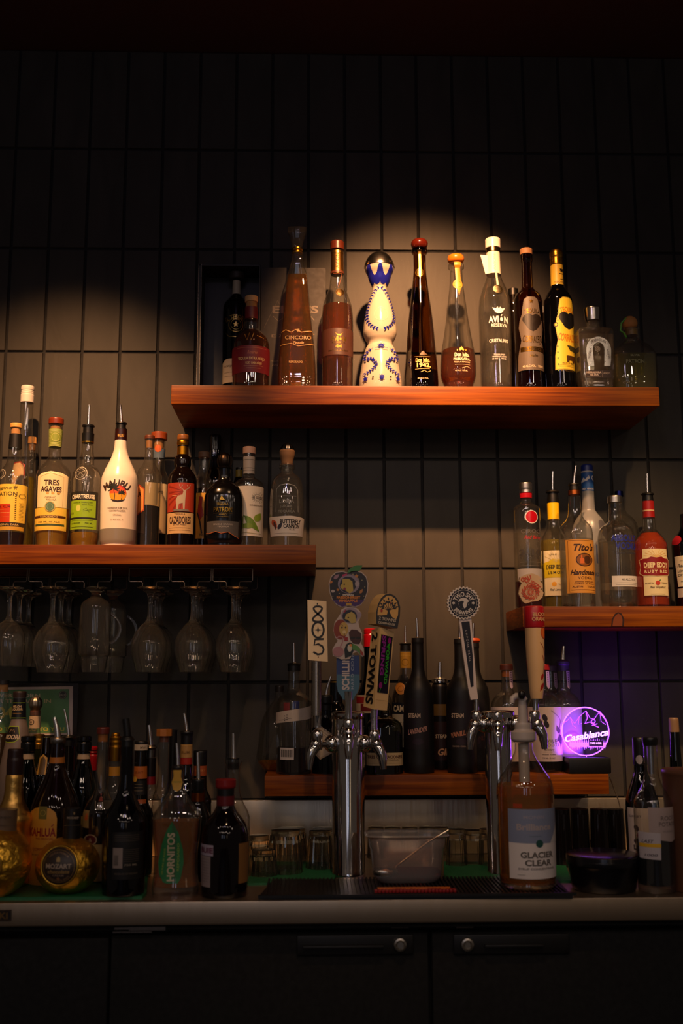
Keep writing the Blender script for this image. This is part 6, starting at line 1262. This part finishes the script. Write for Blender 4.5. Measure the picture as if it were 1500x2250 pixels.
    b.label((291, 1683, 321, 1710), 'b06020', [T('SELECT', 304, 1696, 4, '7a3a10', 20), E(296, 1711, 5, 6, 'c89830')]); b.label((291, 1755, 321, 1764), 'a04c18', name='lower_label'); b.label((291, 1714, 321, 1745), '14100e', [L([(294, 1722 + i * 7), (314, 1722 + i * 7)], .8, '8a7a60') for i in range(3)], name='middle_label')
    b = B('liquor_bottle', 'clear bottle with flip spout and dark red neck ring', 328, 1780, 2.42, [(1664, 10.5), (1700, 11), (1723, 12), (1745, 17), (1770, 28), (1925, 28)]); b.lathe('pourer_collar', [(1637, 9), (1642, 13.5), (1645, 11), (1664, 10.5)], mat('8a8680*', .3)); b.lathe('neck_wrap', [(1666, 11.5), (1705, 12)], mat('140c0a', .3)); b.lathe('red_ring', [(1706, 12), (1723, 12.6)], mat('7a0e14', .3)); b.spout(327, 1593, 1640, 5.5, 3.5, flap=True)
    b = B('liquor_bottle', 'tall clear square necked bottle with wooden octagonal stopper', 357, 1780, 2.38, [(1622, 12), (1700, 12.5), (1730, 15), (1750, 22), (1930, 34)]); b.lathe('stopper', [(1602, 17.5), (1617, 17.5)], mat('a86420', .5), seg=8, auto=10); b.lathe('cork', [(1617, 10), (1630, 10)], mat('6a3418'))
    b = B('liquor_bottle', 'slim black bottle right behind the wooden octagonal stopper', 377, 1780, 2.48, [(1604, 8.5), (1700, 9), (1740, 14), (1760, 24), (1910, 24)], mat('080808', .3))
    b = B('liquor_bottle', 'dark bottle with spout and tan and red neck label behind the green leaf label bottle', 407, 1780, 2.40, [(1635, 12.5), (1680, 12.5), (1710, 16), (1750, 28), (1930, 30)], BROWNG); b.lathe('pourer_collar', [(1606, 13), (1609, 14.5), (1616, 13), (1635, 13)], BLACK); b.band('neck_label', 1634, 1664, mat('b08448')); b.band('red_neck_label', 1665, 1679, mat('a02414')); b.art('neck_print', [T('RUM', 406, 1652, 6, '7a5424', 18), L([(392, 1637), (422, 1637)], 1, 'd8a850')], 1650, base=.0012); b.spout(404, 1567, 1607, 4.6, 3)
    b = B('liquor_bottle', 'black capped bottle with orange neck label behind the copper banded one', 438, 1780, 2.44, [(1680, 14), (1730, 15), (1760, 26), (1920, 28)], DARKG); b.lathe('screw_cap', [(1649, 14), (1650, 15), (1680, 15)], BLACK); b.label((424, 1682, 454, 1704), 'a0481c', [T('WHISKY', 440, 1692, 4, 'c88a50', 22)])
    b = B('liquor_bottle', 'black bottle with copper neck band and short spout', 434, 1800, 2.33, [(1736, 14), (1760, 14.5), (1775, 20), (1800, 28), (1940, 30)], DARKG); b.lathe('pourer_collar', [(1711, 13), (1714, 14.5), (1736, 14)], mat('0a0a0a', .3)); b.band('copper_ring', 1741, 1760, mat('8a4820*', .3), .001); b.spout(434, 1653, 1713, 5, 3.2)
    # front row ----------------------------------------------------
    b = Bot('liquor_bottle', 'gold shouldered bottle with dark capsule behind the leftmost gold ball', 'bottle', 28, 1790, ZM, 2.29)
    b.body([(1700, 16.5), (1705, 19), (1740, 20), (1760, 24), (1780, 34), (1800, 42), (1820, 38), (1850, 40), (1955, 40)], rough_metal('gold_neck_foil', 'ecb860', .34, 9, 9, .3))
    b.lathe('capsule', [(1645, 15), (1648, 16.5), (1666, 17), (1668, 18), (1702, 17.5)], mat('2a1410', .35))
    ball_bottle('golden foil ball bottle cut by the left photo edge', -8, 1893, 76, 1984, (6, 1778, 1848, 29, '6a5440'), ([L([(-20, 1813), (33, 1815)], .8, '3a2c20'), T('LIQUEUR', 8, 1796, 4, '3a2c20', 36)], (-15, 1892, 38, [E(-15, 1892, 36, 36, '9a6428')])))
    ball_bottle('golden foil ball bottle with round brown medallion', 149, 1901, 70, 1976, (157, 1775, 1840, 19, '17110f'), ([T('MOZART', 160, 1797, 4.6, '9a8870', 26, b=1), L([(139, 1814), (176, 1813)], .6, '6a5838'), E(163, 1787, 2, 3, '8a7040')], (144, 1893, 39, mz(144, 1893))))
    b = Bot('liquor_bottle', 'brown coffee liqueur bottle with yellow arched label and pour spout', 'bottle', 121, 1790, ZM, 2.335)
    b.body([(1632, 14), (1663, 15.5), (1680, 17), (1700, 24), (1725, 35), (1750, 46), (1775, 53), (1800, 56), (1950, 56)], mat('180803+'))
    b.lathe('pourer_collar', [(1619, 14), (1623, 17.5), (1628, 17.5), (1633, 16)], mat('a8a098*', .3)); b.band('orange_ring', 1663, 1676, mat('b06a20')); b.spout(119, 1576, 1622, 8, 4)
    b.label([(68, 1960), (68, 1795), (75, 1780), (88, 1770), (104, 1767), (122, 1770), (133, 1778), (138, 1792), (138, 1960)], 'c88c28', [T('KAHLUA', 104, 1821, 17, '8a1810', 62, b=1), L([(127, 1809), (132, 1804)], 2, '8a1810'), R(98, 1766, 116, 1793, '6a6020'), ring(107, 1780, 6, .8, 'b8a048'), T('THE ORIGINAL', 112, 1835, 4, '8a1810', 40), T('COFFEE', 100, 1858, 6, '8a1810', 30), T('RUM AND COFFEE', 100, 1870, 4, '6a3010', 44)])
    b = Bot('liquor_bottle', 'large black cream liqueur bottle showing its back label with barcode', 'bottle', 274, 1830, ZM, ybase=1972, hw=48)
    b.body([(1640, 13.5), (1700, 13.5), (1735, 17), (1760, 27), (1785, 41), (1805, 47.5), (1830, 48.5), (1972, 46)], mat('050407+'), auto=50)
    b.lathe('pourer_collar', [(1617, 9), (1621, 13), (1640, 13.5)], BLACK); b.spout(276, 1579, 1622, 8, 8, BLACK); b.art('spout_glint', [R(0, 0, .1, .1, '0a0a0a')], 1650) if 0 else None
    t_ = '5a5044'; b.label((256, 1822, 318, 1925), '0c0a0a', [L([(262, 1829 + 4 * i), (314, 1829 + 4 * i)], .7, t_) for i in range(4)] + [R(258, 1856, 279, 1900, '8a7c74')] + [L([(260, 1872 + i * 1.6), (270, 1872 + i * 1.6)], .7, '2a2420') for i in range(14)] + [L([(282, 1860 + 4.2 * i), (312, 1860 + 4.2 * i)], .7, t_) for i in range(7)] + [T('750 ML', 296, 1893, 4, '8a8070', 26), T('PRODUCE OF IRELAND', 287, 1912, 3.6, t_, 50)], name='rear_label')
    # faceted leaf label bottle
    b = Bot('liquor_bottle', 'faceted amber tequila bottle with green pointed leaf label', 'bottle', 387, 1850, Z, ybase=1978, hw=50, sq=3, dr=.7)
    b.body([(1693, 13), (1720, 14), (1740, 19), (1765, 34), (1785, 48), (1800, 53), (1812, 52), (1830, 51), (1880, 46), (1920, 47), (1950, 51), (1978, 50)], HAZY, flute=(8, .02))
    b.lathe('pourer_collar', [(1681, 10), (1685, 13), (1694, 12)], mat('1c1a1c', .2), sq=0, dr=1); b.spout(388, 1633, 1684, 4.5, 3); b.fill(1802, AMBER, foot=.02, ins=.004)
    b.art('neck_tag', [G([(379, 1691), (397, 1691), (396, 1705), (400, 1718), (396, 1733), (388, 1737), (380, 1733), (376, 1718), (380, 1705)], 'b88c20'), T('HORNITOS', 388, 1717, 3, '4a6a28', 18)], 1735, base=.004)
    b.label([(382, 1800), (396, 1825), (406, 1862), (408, 1890), (402, 1925), (396, 1935), (372, 1935), (364, 1932), (355, 1915), (352, 1890), (360, 1850), (370, 1820)], '1c6a38', [T('HORNITOS', 380, 1878, 15, 'b0a488', 106, rot=90, b=1), T('100 PURO DE AGAVE', 364, 1888, 3.6, '8aa040', 58, rot=84), T('REPOSADO', 396, 1878, 4.6, '8aa040', 62, rot=90)], zstep=.006)
    b = Bot('liquor_bottle', 'clear bottle with flared lip and tall spout behind the red capped bottle', 'bottle', 511, 1800, Z, 2.27)
    b.body([(1668, 19), (1674, 19.5), (1686, 15.5), (1700, 14), (1735, 15), (1760, 22), (1785, 34), (1800, 38), (1960, 36)], CLEAR); b.lathe('pourer_collar', [(1666, 13), (1690, 12)], BLACK); b.spout(512, 1611, 1668, 5, 3)
    b = Bot('liquor_bottle', 'dark bottle with red wax cap and white side label ending in IE', 'bottle', 494, 1850, Z, ybase=1976, hw=50)
    b.body([(1732, 18.5), (1766, 19), (1780, 24), (1795, 35), (1812, 46), (1835, 51.5), (1860, 52), (1976, 50)], mat('0a0407+')); b.lathe('wax_cap', [(1711, 20), (1713, 22.5), (1728, 22.5), (1732, 20)], mat('7a1416', .3)); b.lathe('black_ring', [(1732, 18.8), (1748, 18.8)], BLACK); b.lathe('wax_ring', [(1748, 19.6), (1768, 19.8), (1770, 19.2)], mat('5a1018', .35))
    b.label((438, 1850, 473, 1874), '9a90a0', [T('BUIE', 456, 1862, 11, '5a1430', 28, b=1)]); b.label((438, 1875, 467, 1942), '8a7c7c', [L([(442, 1882 + i * 6), (463, 1882 + i * 6)], .6, '5a5050') for i in range(9)], name='lower_label'); b.label((527, 1848, 548, 1935), '7a5428', name='side_label')
    # syrup bottle with pump
    b = Bot('syrup_bottle', 'tall amber syrup bottle with white pump and blue and white label', 'bottle', 1156, 1840, ZS, ybase=1957, hw=62)
    b.body([(1632, 19), (1645, 19), (1660, 24), (1690, 42), (1712, 56), (1728, 61), (1745, 62), (1925, 61.5), (1932, 60), (1940, 61.5), (1957, 57)], CLEAR, auto=50)
    b.fill(1722, AMBER, foot=.008); wp = mat('b8aca4', .35)
    b.lathe('pump_collar', [(1588, 17), (1592, 18), (1602, 18), (1606, 22), (1608, 27), (1624, 27.5), (1630, 22)], wp); b.lathe('pump_stem', [(1536, 8), (1560, 9.5), (1588, 11)], wp); b.lathe('dip_tube', [(1632, 12), (1718, 11.5)], wp)
    k = b.r(1600, 1); zt = b.z(1530)
    MB().tube([(b.X + 4 * k, b.Y, b.z(1540)), (b.X - 2 * k, b.Y, zt), (b.X - 14 * k, b.Y - .004, b.z(1529)), (b.X - 23 * k, b.Y - .008, b.z(1534)), (b.X - 25 * k, b.Y - .010, b.z(1545))], [9 * k, 8.5 * k, 7 * k, 6 * k, 5.5 * k], 16).build('pump_spout', wp, b.root, smooth=True, auto=60)
    MB().ball((b.X - 3 * k, b.Y - .012, b.z(1526)), 8.5 * k, 8 * k, 10 * k).build('pump_button', mat('141010', .3), b.root, smooth=True, auto=60)
    b.art('collar_print', [T('MONIN', 1150, 1616, 6, '8a8290', 34)], 1660, base=.003)
    b.label((1110, 1771, 1216, 1921), 'd8d0cc', [G([(1110, 1771), (1216, 1771), (1216, 1800), (1197, 1845), (1110, 1843)], '7c86a0'), G([(1216, 1800), (1216, 1845), (1197, 1845)], 'c8c4c0'), T('MONIN', 1162, 1788, 7, '9a94a0', 48), T('Brilliance', 1163, 1809, 13, 'a89c9c', 80, b=1), L([(1142, 1822), (1182, 1822)], 1.2, '8a8a98'), L([(1150, 1829), (1176, 1829)], .8, '3a5a58'), E(1172, 1845, 8, 8.5, '1c4a44'), T('GLACIER', 1169, 1869, 12, '5a544e', 76, b=1), T('CLEAR', 1170, 1886, 12, '5a544e', 60, b=1), T('SYRUP CONCENTRATE', 1168, 1899, 4, '4a443e', 86), L([(1124, 1912), (1140, 1912)], .8, '6a645e')])
    b.art('pink_sticker', [R(1118, 1760, 1137, 1769, 'e01888')], 1764, base=-.004)
    # right hand group
    b = Bot('wine_bottle', 'dark wine bottle with white label and lace print behind the clear potato vodka', 'bottle', 1412, 1800, Z, 2.36)
    b.body([(1622, 14), (1640, 13.5), (1690, 14), (1710, 19), (1740, 30), (1760, 35), (1790, 37), (1950, 36)], WINEG, auto=50); b.lathe('capsule', [(1620, 13.5), (1622, 15), (1680, 15)], mat('0a080c', .35)); b.fill(1730, mat('08060a+')); b.art('lace_print', [E(1407, 1668, 6, 10, '8a8690')], 1668, base=.002, zstep=.005)
    b.label((1377, 1772, 1430, 1882), 'b0a6a4', [T('SUNSET', 1386, 1790, 4.6, '4a4448', 22), leaf(1386, 1808, 18, 8, 70, '2a1c2c'), leaf(1390, 1826, 20, 7, 75, '6a1c3c'), leaf(1384, 1840, 16, 6, 60, '2a1c2c'), T('LOB', 1392, 1857, 10, '1c181c', 22, b=1)])
    b = Bot('liquor_bottle', 'clear potato vodka bottle with pale pink label and small price sticker', 'bottle', 1437, 1830, Z, ybase=1966, hw=42)
    b.body([(1636, 14), (1700, 15.5), (1720, 20), (1745, 33), (1762, 40), (1780, 41.5), (1966, 40)], CLEAR, auto=50); b.lathe('pourer_collar', [(1620, 15), (1624, 16.5), (1638, 15)], mat('101014', .3)); b.lathe('pourer_stem', [(1640, 7), (1700, 6)], mat('a8a8b0*', .3)); b.fill(1842, mat('0a0d14+'), foot=.014)
    b.label([(1415, 1770), (1482, 1770), (1482, 1838), (1462, 1845), (1435, 1840), (1415, 1845)], 'a89690', [T('ROOT', 1457, 1793, 9, '5a504c', 34), T('POTATO', 1457, 1806, 9, '5a504c', 42), T('VODKA', 1456, 1822, 4, '7a706c', 26)])
    b.label([(1398, 1823), (1437, 1825), (1436, 1883), (1399, 1881)], 'b8b0b4', [R(1399, 1848, 1437, 1856, 'd8a818'), T('LAST', 1410, 1843, 7, '1c1420', 20, shear=.3), T('1000', 1415, 1873, 5, '3a3440', 26, shear=.3)], name='price_sticker', base=.001)
    b = Bot('wine_bottle', 'green bottle with tan cap at the right photo edge', 'bottle', 1488, 1750, Z, 2.44); b.body([(1608, 11), (1650, 12), (1700, 14), (1730, 24), (1760, 30), (1930, 30)], WINEG); b.lathe('cap', [(1577, 9), (1580, 10.5), (1608, 11)], mat('8a6a4c', .5))
counter()
def odds():
    # cardboard coloured plastic pitcher at the right edge
    b = Bot('plastic_pitcher', 'brown translucent plastic pitcher cut by the right photo edge', 'pitcher', 1532, 1830, Z, ybase=1968, hw=68)
    b.body([(1690, 68), (1696, 70), (1706, 68.5), (1968, 62)], mat('5a3a28', .35), name='pitcher_body')
    MB().tube([(b.X - .0, b.Y - b.r(1700, 69), b.z(1702)), (b.X, b.Y - b.r(1700, 69) - .03, b.z(1712)), (b.X, b.Y - b.r(1700, 69) - .032, b.z(1790)), (b.X, b.Y - b.r(1700, 66), b.z(1830))], .006, 10).build('handle', mat('5a3a28', .35), b.root, smooth=True, auto=60) if 0 else None
    # black round lidded dish
    b = Bot('round_container', 'low black round container with flat lid right of the syrup bottle', 'container', 1325, 1920, Z, ybase=1968, hw=78)
    b.body([(1880, 76), (1886, 78.5), (1896, 78), (1900, 76), (1966, 68)], mat('0a090c', .25), name='container_body', seg=64); b.lathe('lid', [(1873, 70), (1876, 78), (1884, 79)], mat('0c0a10', .2), seg=64)
    # clear plastic tub on the mat with tinted bottom and a spoon
    Yt = depth_on(895, 1945, ZS) + .055; c = at(893, 1900, Yt); k = at(894, 1900, Yt).x - c.x
    th = thing('plastic_tub', 'clear plastic food tub with pink syrup residue on the black mat', 'container', (c.x, Yt, ZS))
    zr = at(893, 1838, Yt - .06).z; pl = glass('cloudy_plastic', 'c8a890', .15, edge=1.2, haze=.16)
    pr = [(zr, 89 * k), (zr - .003, 92 * k), (zr - .006, 88 * k), (zr - .007, 84 * k), (zr - .026, 82 * k), (zr - .028, 80 * k), (ZS + .014, 74 * k), (ZS + .004, 66 * k), (ZS, 60 * k)]
    MB().lathe(c.x, Yt, pr, 64, sq=5, dr=.62, cap=False).build('tub', pl, th, smooth=True, auto=50)
    MB().lathe(c.x, Yt, [(ZS + .020, 72 * k), (ZS + .005, 64 * k), (ZS + .001, 58 * k)], 64, sq=5, dr=.62).build('syrup', liquid('pink_syrup', 'c86048', .5, 1.36), th, smooth=True, auto=50)
    sp = MB().tube([at(985, 1824, Yt), at(940, 1850, Yt - .01), at(872, 1902, Yt - .02), (at(860, 1910, Yt).x, Yt - .03, at(860, 1910, Yt).z)], [.0022, .0022, .0025, .003], 8); sp.ball((at(845, 1915, Yt).x, Yt - .03, ZS + .022), .026, .014, .012)
    sp.build('spoon', STEEL, None, smooth=True, auto=60, label='metal spoon standing in the clear plastic tub', cat='spoon', origin=(c.x, Yt - .02, ZS))
    # printed bar rail piece, red and yellow
    Yb = depth_on(910, 1962, ZS); p = [at(822, 1962, Yb), at(1003, 1960, Yb)]
    th = thing('rubber_strip', 'small red and yellow rubber strip with raised letters on the black mat', 'mat', ((p[0].x + p[1].x) / 2, Yb, ZS))
    x0, x1 = p[0].x, p[1].x; mb = MB().box(x0 + .008, x1 - .008, Yb + .012, Yb + .040, ZS, ZS + .004, .001).build('yellow_base', mat('c86818', .4), th)
    rr = random.Random(4); mb = MB()
    for i in range(23):
        xx = x0 + (x1 - x0) * (i + .5) / 23; mb.box(xx - .0030, xx + .0030, Yb, Yb + rr.uniform(.010, .020), ZS, ZS + .006, .0012)
    mb.build('red_letters', mat('8a1010', .4), th)
    # upturned cut-glass tumblers
    TG = crystal('tumbler_glass', 'f0eee4')
    def tumbler(lb, cx, yt, yb, ht, hb, first=None, group='upturned cut glass tumblers', m=TG, flute=(14, .05), zb=ZG, Yd=None):
        Yd = Yd or depth_on(cx, yb, zb) + .03; k = at(cx + 1, yb, Yd).x - at(cx, yb, Yd).x; X = at(cx, (yt + yb) / 2, Yd).x; zt = at(cx, yt, Yd).z
        th = thing('tumbler', lb, 'glass', (X, Yd, zb), group); h = zt - zb
        pr = [(zt, ht * k * .8), (zt - .001, ht * k), (zt - .012, ht * k)]; q = pchip([(zt - .012 - (h - .014) * i / 5, (ht + (hb - ht) * (i / 5) ** .8) * k) for i in range(6)], 4)
        MB().lathe(X, Yd, q + [(zb, hb * k)] + ([(zb, hb * k - .003)] + [(z, max(r - .003, .001)) for z, r in q[::-1][:-4]] if m is TG else []), 56, flute=flute, cap=m is TG).build('cut_glass_body', m, th, smooth=True, auto=25)
        MB().lathe(X, Yd, pr + [(zt - .0125, ht * k * .9)], 56).build('thick_base', m, th, smooth=True, auto=25)
    tumbler('tall cut glass tumbler upside down with starburst cuts, left of the centre tower', 627, 1822, 1921, 33, 38)
    tumbler('tapered cut glass tumbler upside down right against the centre tower', 703, 1823, 1920, 24, 31, Yd=2.475)
    tumbler('short stacked glass with dark rim behind the small rock glass', 568, 1834, 1915, 22, 26, Yd=2.47)
    tumbler('small rock glass upside down next to the red capped bottle', 578, 1865, 1927, 27, 32)
    for cx, Yd, n in ((640, 2.60, 'behind the starburst one'), (716, 2.60, 'behind the tapered one')):
        tumbler('dim tumbler upside down %s' % n, cx, 1818, 1905, 30, 36, Yd=Yd)
    pos = ['left', 'middle', 'right']
    for i, (cx, yt) in enumerate(((1003, 1820), (1040, 1822), (1074, 1820))):
        tumbler('%s highball of the three upside down between the plastic tub and the second tower' % pos[i], cx, yt, 1915, 20, 23, Yd=2.50 + .02 * (i % 2), group='highball glasses between the towers', flute=(10, .04))
    for i, cx in enumerate((826, 862, 900, 938, 968)):
        tumbler('%s of the five tumblers upside down in a row behind the plastic tub' % ['first', 'second', 'third', 'fourth', 'last'][i], cx, 1816, 1900, 17, 19, Yd=2.60, group='tumblers behind the tub')
    DG = mat('0c0a0c', .12)
    for i, cx in enumerate((1233, 1275, 1318, 1352)):
        tumbler('%s black tumbler stacked upside down behind the round black container' % ['leftmost', 'second', 'third', 'rightmost'][i], cx, 1776, 1905, 19, 22, Yd=2.50 + .03 * (i % 2), group='black tumblers', m=DG, flute=(18, .02), zb=CTR_Z)
    # notice in a clear sleeve
    Yp = 2.655; a, c_ = at(-120, 1660, Yp), at(169, 1500, Yp)
    th = thing('printed_notice', 'green laminated age notice in a clear plastic sleeve leaning on the tiles', 'sign', ((a.x + c_.x) / 2, Yp, CTR_Z))
    # the acrylic stand reaches down to the counter
    MB().box(at(-120, 1600, Yp).x, at(169, 1600, Yp).x, Yp, Yp + .0035, CTR_Z, at(100, 1501, Yp).z, .0006).build('clear_stand', mat('26211e', .15), th)
    pp = MB().prism(px_poly([(-110, 1512), (160, 1508), (159, 1615), (-110, 1618)], Yp - .001), Yp - .001, Yp).build('paper', mat('b8a8a0', .4), th)
    g1, y1 = 'b8a888', 'b8b048'
    art('printing', [G([(-104, 1517), (152, 1514), (151, 1610), (-104, 1612)], '4c7c50'), T('IF YOU WERE BORN', 10, 1528, 8, g1, 158, b=1), T('AFTER THE DATE IN', 36, 1540, 8, g1, 154, b=1), T('2004', -6, 1566, 24, y1, 70, b=1), T('NO TOBACCO TO YOU', 62, 1602, 8, y1, 160, b=1), L([(20, 1611), (140, 1610)], 1, 'a08a20'), E(138, 1527, 9, 9, '1c1c18'), ring(138, 1527, 7.4, .8, '8a8478'), T('VALID', 138, 1527, 5, '8a8478', 15, b=1)], pp, FlatMap(Yp - .001), base=.0005)
odds()
